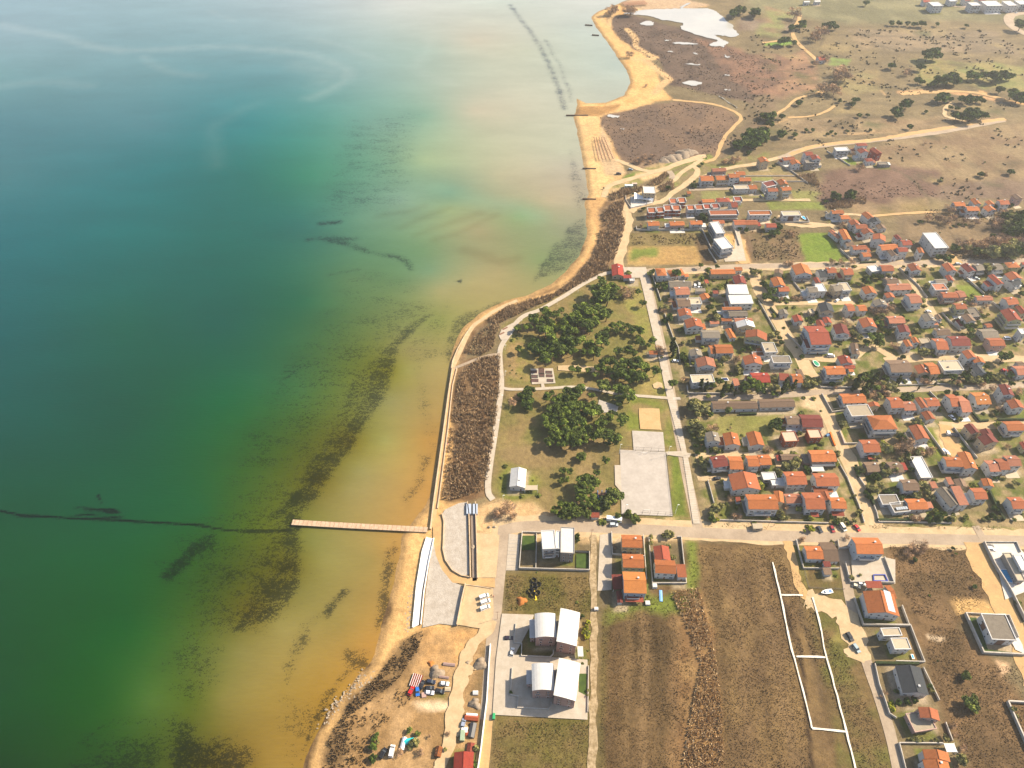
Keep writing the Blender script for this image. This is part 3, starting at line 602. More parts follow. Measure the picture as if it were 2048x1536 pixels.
def house(T, spec, row, extra="", label=None, cat="house", name="house"):
    s = spec.split(); ax, ay, bx, by, dx, dy, h = [float(v) for v in s[:7]]; rt, rc, wc = s[7:10]
    if not s[9:] : raise ValueError(spec)
    pa, pb, pd = [P(*T(x, y), h) for x, y in ((ax, ay), (bx, by), (dx, dy))]
    u = (pb-pa); w = u.length; u.normalize(); v = Vector((-u.y, u.x, 0)); d = (pd-pa).dot(v); sh = (pd-pa).dot(u)/2
    sh = max(-1.5, min(1.5, sh)); d = max(3.0, d); w = max(2.6, w)
    org = pa+u*(w/2+sh)+v*(d/2); org.z = 0
    h0 = h
    if not label: w *= 1.05; d *= 1.05; h *= 1.06
    rz = math.atan2(u.y, u.x)
    px = (T(ax, ay)[0]+T(bx, by)[0])/2; py = (T(ax, ay)[1]+T(bx, by)[1])/2
    st = 1 if h0 < 4.6 else 2 if h0 < 7.4 else 3
    HOUSES.append(dict(org=org, rz=rz, w=w, d=d, h=h, rt=rt, rc=rc, wc=wc, px=px, py=py, row=row, st=st, extra=extra, label=label, label_given=bool(label), cat=cat, name=name))
    return HOUSES[-1]
def H(T, row, block, **kw):
    for ln in block.strip().splitlines():
        ln = ln.strip()
        if not ln: continue
        lab = None
        if "#" in ln: ln, lab = [q.strip() for q in ln.split("#")]
        e = ""
        if "+" in ln: ln, e = ln.split("+")
        house(T, ln, row, e.strip(), lab, **kw)
def build_house(q, label):
    rnd = random.Random(int(q['px']*7+q['py']*13))
    w, d, h, rt = q['w'], q['d'], q['h'], q['rt']
    shed = h <= 2.9 and w < 8.4
    nm = {"house": "house"}.get(q['name'], q['name'])
    if q['name'] == "house" and shed: nm = "shed"; q['cat'] = "shed"
    e = empty(nm, q['org'], q['rz']); tag(e, label, q['cat'], q.get('group'))
    wm, rm = WALL[q['wc']], ROOF[q['rc']]
    x0, x1, y0, y1 = -w/2+.35, w/2-.35, -d/2+.35, d/2-.35; ov = 0.0
    b = MB(); rb = MB(); sl = math.tan(R(21)); T_ = 0.18
    if rt == 'gu':
        rh = min(d/2*sl, 2.6); k = rh/(d/2); rh0 = (d/2-.35)*k
        b.prism([(y0, -.3), (y1, -.3), (y1, h-.02), (0, h-.02+rh0), (y0, h-.02)], 'x', x0, x1)
        rb.prism([(-d/2, h-.1), (0, h-.1+rh), (d/2, h-.1), (d/2, h+.1), (0, h+.12+rh), (-d/2, h+.1)], 'x', -w/2, w/2)
        rb.box(-w/2, -.16, h+.1+rh, w/2, .16, h+.2+rh, 0)
    elif rt == 'gv':
        rh = min(w/2*sl, 2.8); k = rh/(w/2); rh0 = (w/2-.35)*k
        b.prism([(x0, -.3), (x1, -.3), (x1, h-.02), (0, h-.02+rh0), (x0, h-.02)], 'y', y0, y1)
        rb.prism([(-w/2, h-.1), (0, h-.1+rh), (w/2, h-.1), (w/2, h+.1), (0, h+.12+rh), (-w/2, h+.1)], 'y', -d/2, d/2)
        rb.box(-.16, -d/2, h+.1+rh, .16, d/2, h+.2+rh, 0)
    elif rt == 'v':
        pr = [(-w/2+w*i/8, h+1.3*math.sin(math.pi*i/8)**.8*1.0) for i in range(9)]
        b.prism([(x0, -.3), (x1, -.3)]+[(max(x0, min(x1, a)), z-.05) for a, z in reversed(pr)], 'y', y0, y1)
        rb.prism([(a, z-.04) for a, z in pr]+[(a, z+.16) for a, z in reversed(pr)], 'y', -d/2, d/2); rh = 1.3
    elif rt == 'q':
        pr = [(-w/2+w*i/8, h+1.8*math.cos(math.pi/2*i/8)) for i in range(9)]
        b.prism([(x0, -.3), (x1, -.3)]+[(max(x0, min(x1, a)), z-.05) for a, z in reversed(pr)], 'y', y0, y1)
        rb.prism([(a, z-.04) for a, z in pr]+[(a, z+.16) for a, z in reversed(pr)], 'y', -d/2, d/2); rh = 1.8
    elif rt == 'h':
        b.box(x0, y0, -.3, x1, y1, h-.02); rh = min(min(w, d)/2*sl, 2.8); i = min(w, d)/2
        if w >= d: r0, r1 = (-w/2+i, 0), (w/2-i, 0)
        else: r0, r1 = (0, -d/2+i), (0, d/2-i)
        if abs(w-d) < .3: r1 = (r0[0]+.3, r0[1])
        z0, z1 = h, h+rh; c = [(-w/2,-d/2,z0),(w/2,-d/2,z0),(w/2,d/2,z0),(-w/2,d/2,z0)]; a_, b_ = (*r0, z1), (*r1, z1)
        for z_ in (0,):
            if w >= d: fs = [[c[0],c[1],b_,a_],[c[1],c[2],b_],[c[2],c[3],a_,b_],[c[3],c[0],a_]]
            else: fs = [[c[0],c[1],a_],[c[1],c[2],b_,a_],[c[2],c[3],b_],[c[3],c[0],a_,b_]]
            for f_ in fs: rb.poly(f_)
            rb.poly([(p[0], p[1], h) for p in reversed(c)])
    elif rt == 'm':
        b.prism([(y0, -.3), (y1, -.3), (y1, h+d*.1-.12), (y0, h-.05)], 'x', x0, x1); rh = d*.1
        rb.prism([(-d/2, h-.02), (d/2, h+d*.1-.02), (d/2, h+d*.1+.14), (-d/2, h+.14)], 'x', -w/2, w/2)
        if 'rim' in q['extra']:
            pb = MB(); pb.box(-w/2, -d/2, h-.4, -w/2+.35, d/2, h+d*.1+.6); pb.box(w/2-.35, -d/2, h-.4, w/2, d/2, h+d*.1+.6); pb.box(-w/2+.353, d/2-.35, h-.4, w/2-.353, d/2, h+d*.1+.6); pb.box(-w/2+.353, -d/2-.3, h-.45, w/2-.353, -d/2+.3, h+.2); pb.box(-w/2, -d/2-.3, 2.6, w/2, -d/2+.3, 2.9); pb.build('parapet', [WALL['w']], e)
    else:
        rh = 0.2
        b.box(x0, y0, -.3, x1, y1, h-.5)
        rb.box(-w/2+.36, -d/2+.36, h-.497, w/2-.36, d/2-.36, h-.2)
        p = .35; zt = h+.12
        b.box(-w/2, -d/2, h-.7, w/2, -d/2+p, zt); b.box(-w/2, d/2-p, h-.7, w/2, d/2, zt); b.box(-w/2, -d/2+p, h-.7, -w/2+p, d/2-p, zt-.003); b.box(w/2-p, -d/2+p, h-.7, w/2, d/2-p, zt-.003)
        if 'open' not in q['extra'] and w*d > 60:
            s = rnd.choice((-1, 1)); b.box(s*w*.22-1.4, d*.05, h-.2, s*w*.22+1.4, d*.05+3, h+1.9) if 'stair' in q['extra'] else None
            rb.box(-s*w*.2-.5, -d*.2, h-.2, -s*w*.2+.5, -d*.2+.8, h+.4, 1)
    if 'carport' in q['extra']:
        b = MB()
        for a_ in (-w/2+.3, w/2-.3):
            for c_ in (-d/2+.3, d/2-.3): b.box(a_-.1, c_-.1, -.2, a_+.1, c_+.1, h-.1)
        b.build("post", [FRAME], e)
        rb.build("roof", [rm, DARKM], e); return e
    b.build("wall", [wm], e); rb.build("roof", [rm, DARKM], e)
    # windows
    if not shed:
        kk = 's' if rnd.random() < .3 else 'n'; big = ppm(q['px'], q['py'])
        for s_ in range(q['st']):
            zz = 0.95+s_*2.75
            if zz+1.3 > h: break
            n = max(1, min(5, int(w/3.4)))
            for i in range(n):
                xx = x0+(x1-x0)*(i+.5)/n
                if s_ == 0 and i == n//2: inst(door_mesh(), "door", e, (xx, y0, 0.02)); continue
                bigw = rnd.random() < .25
                inst(win_mesh(2.0 if bigw else 1.1, 1.3, 'n' if bigw else kk), "window", e, (xx, y0, zz))
            m_ = max(1, min(3, int(d/4.5)))
            left = q['org'].x > 0
            for i in range(m_):
                if rnd.random() < .75: inst(win_mesh(1.1, 1.2, 'n'), "window", e, (x0, y0+(y1-y0)*(i+.5)/m_, zz), R(-90))
                if rnd.random() < .35: inst(win_mesh(1.1, 1.2, 'n'), "window", e, (x1, y0+(y1-y0)*(i+.5)/m_, zz), R(90))
    if rt in ('gu', 'gv', 'h') and w*d > 45 and rnd.random() < .7:
        cx, cy = (rnd.uniform(-.3, .3)*w, d*.12) if rt != 'gv' else (w*.12, rnd.uniform(-.3, .3)*d)
        inst(chim_mesh(), "chimney", e, (cx, cy, h+rh*.75))
    if ((q['st'] >= 2 and rt in ('gu', 'gv', 'f') and rnd.random() < .42) or 'balc' in q['extra']) and w > 6 and 'nob' not in q['extra']:
        for s_ in range(1, q['st']):
            z_ = 2.75*s_; bw = w*.55 if rnd.random() < .6 else w*.9; o_ = rnd.uniform(-.15, .15)*(w-bw)
            b = MB(); b.box(-bw/2+o_, y0-1.4, z_-.15, bw/2+o_, y0-.003, z_); b.box(-bw/2+o_, y0-1.4, z_+.003, bw/2+o_, y0-1.32, z_+.95); b.box(-bw/2+o_, y0-1.315, z_+.003, -bw/2+o_+.08, y0-.01, z_+.95); b.box(bw/2+o_-.08, y0-1.315, z_+.003, bw/2+o_, y0-.01, z_+.95)
            b.build("balcony", [WALL['w'] if q['wc'] != 'w' or rnd.random() < .6 else WALL['g']], e)
    if 'lbalc' in q['extra']:
        for s_ in range(1, q['st']):
            z_ = 2.75*s_; b = MB(); b.box(x0-1.6, -d*.4, z_-.15, x0-.003, d*.4, z_); b.box(x0-1.6, -d*.4, z_+.003, x0-1.52, d*.4, z_+.95); b.build("balcony", [WALL['g']], e)
    if not q['extra'] and not q['label_given'] and w > 7 and rnd.random() < .6 and not shed:
        sd_ = rnd.choice((-1, 1)); aw = rnd.uniform(2.4, 3.8); ad = min(d*.8, rnd.uniform(3.5, 6)); yo = rnd.uniform(-.1, .3)*(d-ad); xa = x1+.003 if sd_ > 0 else x0-.003-aw
        b = MB(); b.box(xa, yo-ad/2, -.2, xa+aw, yo+ad/2, 2.5); b.build("annex", [wm], e)
        b = MB(); b.prism([(yo-ad/2-.2, 2.45), (yo+ad/2+.2, 2.75), (yo+ad/2+.2, 2.9), (yo-ad/2-.2, 2.6)], 'x', xa-(.2 if sd_ < 0 else 0), xa+aw+(.2 if sd_ > 0 else 0)); b.build("annex_roof", [ROOF[rnd.choice('OoscwwgcR')]], e)
    if w > 6 and not shed and rnd.random() < .5 and not q['label_given']:
        b = MB(); b.box(-w*.5, y0-3.2-rnd.random()*1.5, -.1, w*.5, y0-.003 if 'x' else 0, .16); b.build("terrace", [ROOF['c'] if rnd.random() < .6 else WALL['w']], e)
    if 'solar' in q['extra']:
        b = MB(); sy = -1 if rt != 'gv' else 0
        if rt == 'gv':
            sl_ = (rh)/(w/2)
            for i in range(3):
                for j in range(6):
                    xx = w*.12+i*1.25; yy = -d*.38+j*1.8; z1_ = h+.22+rh-xx*sl_; z2_ = z1_-1.15*sl_
                    b.poly([(xx, yy, z1_), (xx+1.15, yy, z2_), (xx+1.15, yy+1.7, z2_), (xx, yy+1.7, z1_)])
        else:
            for i in range(5): b.box(-w*.3+i*1.3, -d*.3, h+.35, -w*.3+i*1.3+1.15, -d*.3+1.7, h+.45)
        b.build("solar_panel", [flat("solar_blue_grey", (0.30,0.33,0.36), 0.3)], e)
    if 'sky' in q['extra']:
        b = MB(); sl_ = rh/(d/2)
        for i in (-1, 1): b.box(i*w*.15-.4, -d*.25, h+rh*.5+.1, i*w*.15+.4, -d*.25+1, h+rh*.5+.35)
        b.build("skylight", [FRAME], e)
    if 'porch' in q['extra']:
        b = MB(); pw = w*.8 if 'porchw' in q['extra'] else w*.4; b.prism([(y0-2.6, 2.25), (y0-.01, 2.75), (y0-.01, 2.9), (y0-2.6, 2.4)], 'x', -pw/2, pw/2)
        b.build("porch_roof", [ROOF['r']], e)
    if 'brown' in q['extra']:
        b = MB(); b.box(-w*.18, y0-.14, .3, w*.12, y0-.004, h-.75); b.box(x0-.14, -d*.02, 1.5, x0-.004, d*.2, h-.75); b.build("cladding", [flat("timber_cladding", A(150,112,92))], e)
    return e
def finish_houses():
    rows = {}
    for q in HOUSES: rows.setdefault(q['row'], []).append(q)
    seen = set()
    for r, L_ in rows.items():
        L_.sort(key=lambda q: q['px'])
        auto = [q for q in L_]
        for i, q in enumerate(auto):
            if q['label'] is None:
                if q['h'] <= 2.9: base = f"low {RCOL[q['rc']]}-roofed {WCOL[q['wc']]} shed"
                else: base = f"{('low ','','tall ')[q['st']-1]}{WCOL[q['wc']]} house, {RCOL[q['rc']]} {TYPE.get(q['rt'],'curved')} roof"
                n = len(auto)
                if n == 1: pos = ""
                elif i == 0: pos = ", leftmost"
                elif i <= (n-1)/2: pos = f", {ORD[i]} from left"
                elif i == n-1: pos = ", rightmost"
                else: pos = f", {ORD[n-1-i]} from right"
                q['label'] = f"{base}{pos} {r}"
            assert q['label'] not in seen, q['label']
            seen.add(q['label'])
        for q in L_:
            if len(L_) > 1: q['group'] = "houses "+r
    for q in HOUSES: build_house(q, q['label'])
    for q in HOUSES:      # paved or planted yard round each house, as ground cover
        rnd = random.Random(int(q['px']*3+q['py']*5)); m = rnd.uniform(1.5, 4.5); c, s = math.cos(q['rz']), math.sin(q['rz'])
        x0, x1, y0, y1 = -q['w']/2-m*rnd.random(), q['w']/2+m*rnd.random(), -q['d']/2-m, q['d']/2+m*.5
        w_ = [(q['org'].x+a*c-b*s, q['org'].y+a*s+b*c) for a, b in ((x0,y0),(x1,y0),(x1,y1),(x0,y1))]
        yard(w_, *( ((208,188,158),(186,168,136)) if rnd.random() < .4 else ((108,120,48),(126,122,62)) if rnd.random() < .7 else ((158,140,102),(140,128,84)) ))
# ------------------------------------------------------------------ catalogue of houses (front-left eave, front-right eave, back-left eave, eave height)
H(T1, "just below the farthest cross street", """
150 355 310 360 170 205 3.2 gv R c # open bar pavilion with large red sheet roof where the coast path meets the street
318 388 432 385 312 348 2.8 m R w # low red lean-to roof joined to the red bar pavilion
770 355 900 352 765 258 5.6 h O w
945 372 1140 347 940 280 3.4 h O w
1150 372 1208 368 1148 335 2.8 m O w
1520 335 1838 330 1505 272 4.2 gu O c
1850 287 1945 282 1830 240 3.2 gu O w
1858 470 2008 468 1800 368 4.8 gv d w""")
H(T1, "in the first rows facing the park", """
985 515 1275 515 905 425 3 gu g w
1030 618 1218 612 1012 515 5.4 gu s w
1055 778 1222 775 1050 668 4.8 gu b w
1222 745 1390 742 1195 660 4.8 f c w
1085 910 1255 905 1058 822 4.6 gv o w
1180 1072 1400 1062 1160 965 5.5 gv o w
1410 1205 1642 1205 1375 1105 6 gu g w
1310 570 1440 568 1305 540 2.5 m g w
1385 690 1500 672 1372 615 2.6 gv O w""")
H(T1, "by the parking road's black pine", """
1590 1415 1818 1412 1555 1300 5.5 gu O w
1525 1420 1590 1418 1468 1312 4.5 gu O w
1240 1455 1400 1450 1210 1375 5 gv g w""")
H(T1, "in the first block's right column", """
1770 605 2030 605 1730 495 6.2 m w w
1790 740 2090 735 1750 638 5.8 m w w
1675 825 1928 822 1668 788 6 gu O w
1765 912 2012 908 1748 840 5 gu g w
1850 985 2085 980 1825 938 5 gu s w
1880 1065 2115 1060 1850 990 5.6 gv w c
1660 975 1800 975 1655 950 3 gu O w
1505 1015 1625 1010 1500 980 2.6 gu s w
1780 1210 1865 1200 1700 1090 3 gv O w
1545 600 1620 598 1543 572 2.5 m r w
1430 460 1480 458 1428 415 2.4 m r w""")
H(T2, "beside the middle lane and brown shrub", """
95 1197 390 1245 55 1092 6.8 gv o y # tall pale yellow house with long lopsided orange roof left of the middle lane
360 1400 525 1395 280 1272 5.6 f c w
180 1455 340 1450 170 1395 2.6 f s w""")
H(T4, "above the row of dark pines", """
650 238 905 235 615 120 5.8 gv s w # white house with pink and white striped gabled roof facing the parking road
1310 207 1545 207 1255 98 5.8 gv o w
1700 180 1945 178 1640 88 6.2 f g w+open stair
585 450 880 440 550 345 5.5 f c w
1155 492 1230 488 1115 405 3.5 m s w
1440 447 1672 445 1325 320 4.5 gu R w""")
H(T5, "above the pines left of the lane", """
165 418 300 430 90 325 3.6 m r w
305 448 440 450 285 332 4.4 gu O w
422 402 487 395 350 287 3.4 m b w
765 340 1030 335 735 222 8.4 gu O w+lbalc # tall white three-storey house with orange roof right of the green oval pool""")
H(T2, "in the middle block's upper row", """
500 322 612 340 440 265 4 gv b c
760 346 975 342 712 222 5.8 gv O w+balc
1090 377 1200 372 1040 277 4 gu k w
1195 320 1318 316 1160 248 5.5 gu o w
1420 346 1550 341 1370 256 5.5 gu o c
1790 302 1910 282 1740 225 4 f w w""")
H(T2, "in the middle block's second row", """
490 500 642 496 390 396 5.4 gv O w
532 572 675 568 505 505 4 gu o b
1040 458 1112 455 990 388 4.4 gv r w
950 587 1075 580 890 510 5.8 gu g w
1080 568 1190 564 1010 470 6 f w w+open
1290 570 1410 554 1230 480 5.6 gu g c
1412 558 1530 552 1332 455 6 f c w+open
1720 610 1872 602 1650 520 5.5 gv O w
1850 772 2020 766 1800 700 5 gv g w""")
H(T2, "below the short cross lane, middle block", """
555 888 665 885 520 825 3.2 gv g w
960 867 1020 862 925 808 3 f c c
1110 845 1300 850 1050 732 6.4 gv k c # big cream house with charcoal left roof slope above the light blue hotel
750 987 868 982 700 905 3.2 gv r w
1475 840 1570 836 1420 745 5.8 gu o w
1620 837 1728 834 1590 757 5 gu O w
1160 1003 1255 999 1120 930 3 gv r w
1050 1052 1150 1046 1035 970 3 gv r w
1330 1155 1512 1162 1250 1030 5.4 gv d w
1690 1068 1878 1064 1605 955 6 gv o w
1560 1428 1667 1442 1395 1265 3.4 gv b w""")
house(T2, "990 1295 1270 1290 845 1040 9 gu r b", "hotel", "balc lbalc solar", "large light blue hotel with wide red stepped roof and balconies in the middle block", "hotel", "hotel")
house(T2, "905 1338 1000 1335 860 1230 6 m d b", "hotelw", "nob", "dark red roofed wing on the left front corner of the light blue hotel")
H(T5, "under the light blue hotel", """
975 197 1135 190 910 98 4.4 gv r w
1020 257 1160 255 1010 220 3 gu r w
1085 302 1150 300 1060 262 2.5 m O w""")
H(T3, "in the right block's upper row", """
110 293 272 291 65 212 4.5 gu o w
520 293 660 289 440 207 5.4 gv o w
1010 299 1142 291 910 205 5.4 gv o w+balc
1020 426 1100 426 960 358 3 gv r w
1280 310 1390 292 1180 215 5.4 gv d w
1392 291 1490 281 1350 200 5.2 gu g g
1600 282 1750 271 1560 198 5 gu g w
1830 246 1992 241 1780 178 5.4 h O y
2020 205 2080 205 2010 178 4 gu r w""")
H(T3, "in the right block's second row", """
190 476 345 466 130 392 4 gu b g
215 556 500 546 180 472 5 gu s w+nob
850 461 1000 456 820 405 4 gu g w
850 553 1022 546 770 468 5.4 f s w
1560 507 1640 497 1480 440 4 gv r w
1680 482 1765 467 1555 360 6.8 gv r w+balc
1850 421 2010 402 1790 335 6.8 gv o w
1890 497 2000 467 1840 425 5.4 gu k w""")
H(T3, "in the right block's third row", """
180 662 290 656 135 600 3.5 gv o w
480 737 630 727 440 612 7 gu s w+lbalc
1160 656 1245 641 1110 567 3.5 gu s p
1410 693 1622 691 1370 630 3.5 gu s w
1830 757 1975 741 1745 660 5.5 gu o w
1135 814 1282 810 1060 738 6 gu o y+lbalc
1310 912 1440 907 1285 795 2.8 f g g
1985 877 2080 872 1940 775 4 gv r c""")
house(T3, "945 652 1157 652 900 578 6 gu o p", "pink", "lbalc", "long pink two-storey house with orange roof and rounded porch in the right block")
house(T3, "1860 975 2060 970 1660 828 8.4 gv r y", "ylw", "lbalc balc", "pale yellow three-storey apartment house with balconies and sunken red roof at right edge", "apartment house", "apartment_house")
H(T3, "in the right block's fourth row", """
205 1007 418 1002 165 912 5 gu s g
720 985 870 980 620 895 6 gv g w
870 955 940 950 820 895 5 gv b w
1270 992 1400 977 1180 905 5.4 gv b w
370 1132 517 1142 295 1035 5.8 gv d w
870 1170 1052 1162 810 1083 3.5 gu b w
1490 1207 1700 1197 1420 1088 3 gu g w
1530 1064 1610 1057 1508 1013 3 gu o w""")
H(T3, "just above the right crossing street", """
445 1327 530 1325 385 1240 5.4 gv O w
545 1275 625 1272 490 1205 5.4 gv O w
640 1277 770 1272 620 1208 3 f c c
850 1364 1004 1364 792 1218 5.4 gu o w
1090 1314 1340 1312 975 1186 6.2 gu d w
1600 1314 1797 1310 1515 1212 5.4 gu o p
2000 1150 2080 1150 1960 1080 7 f w w""")
H(T6, "just below the right crossing street", """
265 310 547 305 130 150 5.8 gu b w+lbalc
1275 127 1402 112 1195 30 6.8 gv o w
1352 183 1502 183 1340 112 5 gv O w
785 335 910 327 660 187 5 gu O c
620 327 780 322 530 225 4.4 gv o c
975 282 1237 274 865 158 5 f c w
1400 337 1525 322 1330 232 3.5 gv k w
1990 237 2080 232 1910 165 3 gu b w
1940 347 2090 342 1900 226 4 gu s w""")
H(T5, "below the tall pines, by the lane", """
990 732 1302 724 955 606 5 gu O w+lbalc
1380 782 1530 777 1290 730 4 gv o c
1130 908 1415 893 1035 765 6.4 f c w+open balc""")
house(T5, "1415 1087 1757 1082 1310 893 8.2 h O w", "bigO", "balc lbalc", "largest white three-storey house with wide orange hipped roof below the flat grey-decked house")
H(T6, "below the hedge on the right", """
235 797 402 792 165 655 5.8 gu o w
410 832 564 827 365 712 5 gu s w
650 802 742 792 545 668 5.8 gv o w
740 772 905 767 665 663 5 gu o w
715 962 842 947 640 860 3.5 gv o w
1065 777 1182 772 960 618 5.8 gu o w
1185 852 1314 847 1095 642 5 gu s w
1440 747 1632 742 1240 590 5 gu y w+sky
1790 622 1937 632 1670 485 7.6 gv d w
1880 807 2060 802 1795 700 5.4 gv o w""")
H(T6, "around the sandy turning place", """
600 1227 780 1217 450 1050 4.4 gv o w
1325 1152 1440 1132 1225 1035 5.8 gv d c
1500 1307 1690 1267 1420 1195 6.4 gv d c
1500 1175 1640 1165 1420 1100 5.5 gv d c
1830 1110 2060 1102 1745 985 6 gu O w+lbalc""")
H(TR, "right of the lower lane", """
920 442 1090 432 860 310 3 gu b g
1250 452 1425 442 1165 310 3 gu b g
620 0 630 0 610 -10 2.5 m b g""" if False else """
920 442 1090 432 860 310 3 gu b g
1250 452 1425 442 1165 310 3 gu b g""")
house(T5, "1285 1402 1520 1397 1205 1228 5.8 gu o w", "rl2", "porch", "white two-storey house with terracotta roof and dark yard, above the two brown-roofed cottages")
house(TQ, "1030 365 1260 372 880 225 6.8 gu O w", "big2", "lbalc", "left half of the big orange-roofed villa with a yellowish skylight deck")
house(TQ, "1262 397 1447 402 1105 172 7 gv O w", "big3", "nob", "right half of the big villa, long orange roof with white rooflight strip")
house(TQ, "2040 132 2130 132 1975 30 4 gv r y", "edgey", "", "small pale green-yellow house with red roof cut by the right edge")
house(TQ, "640 517 807 512 490 226 3.4 f w w", "whl", "nob open", "long low white building with flat white roof beside the big orange villa")
H(TQ, "right of the big orange villa", """
1580 437 1725 432 1500 288 5 gu s w
1730 412 1862 407 1625 265 5.5 gu o w
1860 362 2037 357 1730 225 5.8 gu s w""")
H(TQ, "behind the right roadside gardens", """
1530 634 1672 647 1420 530 3.5 gv O w
1150 642 1292 647 1065 540 3 gv b c
390 692 602 692 360 548 5 gu b w
790 662 870 657 745 580 2.9 m s w
1010 612 1080 607 975 520 2.9 m s w""")
H(TQ, "along the road, right block", """
90 882 330 877 90 752 3.4 f g w+open
280 992 490 972 212 860 3.4 f g w+open solar
490 952 747 947 400 810 3.4 gu O w
745 932 817 927 690 858 3 m s w
1000 927 1142 890 885 675 5 gv g w
1165 892 1292 887 1030 660 6 m s w+balc
1390 814 1560 810 1290 665 5.8 gu o w
1900 944 2080 942 1800 788 5.4 gu o w+balc""")
H(T4, "of the long brown terrace", """
870 808 1488 803 820 700 3.3 gu b w # long single-storey terrace with faded brown roof below the pine row, left half
1515 788 1997 778 1455 672 3.3 gu b w # long single-storey terrace with faded brown roof below the pine row, right half""", cat="terrace", name="terraced_building")
H(T5, "above the brick building site", """
245 1020 440 1017 190 905 3.4 gu b w
450 1052 725 1057 390 888 3.4 gu d w""")
H(T4, "left of the brick building site", """
790 1260 962 1257 750 1140 5.8 gv g w
1050 1307 1250 1307 975 1150 4.4 gv O w
1375 1312 1567 1307 1305 1140 4.4 gv O w""")
house(T5, "235 1252 430 1242 112 1118 5.8 f c o", "site1", "open nob", "unfinished building with pale concrete roof slab over two brick storeys", "building site", "unfinished_house")
house(T5, "570 1202 747 1197 470 1085 5.6 f c o", "site2", "open nob", "unfinished bare brick house with open top next to an orange skip fence", "building site", "unfinished_house")
H(TS, "along the narrow paved side lane", """
320 382 520 357 265 238 5.4 gu d w
575 402 755 405 482 230 5 gu O w
800 367 950 362 752 225 6 gu O w+solar
958 347 1114 342 915 212 6 gu O g
1250 277 1480 272 1235 200 3 gu b g
1660 302 1987 297 1620 148 5 gu O p""")
H(TS, "two rows above the main road", """
570 692 937 682 548 480 5.4 gv o w
1120 620 1224 615 1100 540 3.3 f w w
1010 545 1190 540 970 445 3.3 f w w
1330 617 1594 610 1270 443 5.4 gu o w
1740 634 2042 630 1665 463 5.4 gu o w
1690 717 1872 712 1670 632 3 gu o w""")
H(TS, "left, by the main road", """
810 947 1202 950 755 752 6.8 gu O w+lbalc
1190 852 1312 867 1112 702 6 gv O c
1320 867 1522 862 1280 743 3.6 gu s w
1590 947 1847 947 1520 728 5.8 gu o w+porch
1830 832 1932 827 1775 718 5 gv o w
630 850 685 848 625 800 2.4 m r w""")
house(TR, "440 937 652 942 375 782 5.8 gu O w", "strp", "porchw", "white house with striped orange and pink roof at the lane corner")
house(TS, "1672 432 1857 430 1632 348 2.8 f w w", "cpt", "carport", "white flat carport canopy in front of the pink-walled house", "carport", "carport")
# below the main road
H(TB, "in the walled three-house column", """
440 441 706 451 432 278 6.2 gu O c
450 717 730 727 445 538 6.2 gu O y
460 1062 757 1072 455 783 6.6 gu y b+porchw""")
house(TB, "305 1017 450 1014 300 823 3 m d w", "cp2", "carport", "dark maroon sheet carport left of the lowest of three cream houses", "carport", "carport")
house(TB, "372 1200 450 1200 355 1040 2.7 gv d w", "sh2", "", "narrow maroon-roofed shed below the maroon carport")
house(TB, "880 622 1095 624 872 430 4 gv r w", "p1", "", "low white house with red gabled roof inside the walled plot of paved paths")
house(TB, "885 792 1172 807 880 608 6.2 gu O w", "p2", "nob", "white two-storey house with orange roof at the lower end of the walled plot")
house(TB, "1182 852 1308 852 1187 682 4.2 m o w", "p3", "nob", "flat terracotta annex on the right of the walled plot's main house")
house(TL, "705 468 895 460 707 210 10 f w w", "ap1", "open balc", "left white block of the modern apartment building by the plaza corner", "apartment block", "apartment_block")
house(TL, "960 515 1156 525 962 163 9.6 f w g", "ap2", "open nob", "right grey-fronted block of the modern apartment building with sloping white roof", "apartment block", "apartment_block")
house(TL, "893 455 966 460 893 215 9.3 f w w", "ap3", "open nob", "low terrace block linking the two halves of the modern apartment building", "apartment block", "apartment_block")
house(TM, "742 517 1036 515 757 190 10 v w p", "v1", "nob", "pink villa with grey-white vaulted roof, upper left of the group of four", "apartment house", "vaulted_house")
house(TM, "1062 592 1342 637 1075 130 10.2 q w p", "v2", "nob", "pink villa with white curved roof, upper right of the group of four", "apartment house", "vaulted_house")
house(TM, "700 1240 1006 1240 715 873 10 v w p", "v3", "nob", "pink villa with cream vaulted roof, lower left of the group of four", "apartment house", "vaulted_house")
house(TM, "1030 1327 1337 1387 1047 806 10.2 q w p", "v4", "nob", "pink villa with white curved roof, lower right of the group of four", "apartment house", "vaulted_house")
house(TM, "668 520 745 520 682 275 5 m w p", "w1", "nob", "low white-roofed wing left of the upper left vaulted villa")
house(TM, "625 1150 700 1150 640 965 5 m w p", "w3", "nob", "low white-roofed wing left of the lower left vaulted villa")
house(TM, "1330 772 1405 772 1334 638 2.8 m w w", "w2", "carport", "small white canopy on the right side of the upper right vaulted villa", "canopy", "canopy")
house(TF, "505 464 737 470 455 283 4.2 gu O w", "f1", "", "low white house with striped orange roof beside the grey car deck")
house(TF, "742 502 945 502 662 235 3.2 gu b w", "f2", "nob", "grey-brown corrugated roof building right of the striped orange house")
house(TF, "1190 396 1560 400 1105 170 7.2 gu O b", "f3", "balc", "tall light blue house with wide orange roof and two dormers by the main road")
house(TF, "1325 862 1547 862 1290 770 3 m r w", "f4", "carport", "red-roofed open porch below the empty walled swimming pool", "carport", "carport")
house(TF, "1352 1207 1787 1252 1250 903 5.8 gv O w", "f5", "solar", "big white house with orange gabled roof carrying solar panels, right of the lane")
house(TF, "1692 1012 1770 1002 1520 833 3.4 gu O w", "f6", "", "orange striped garage roof behind the solar panel house")
house(TF, "740 572 840 572 725 528 3 m d w", "f7", "", "small maroon porch roof under the low striped orange house")
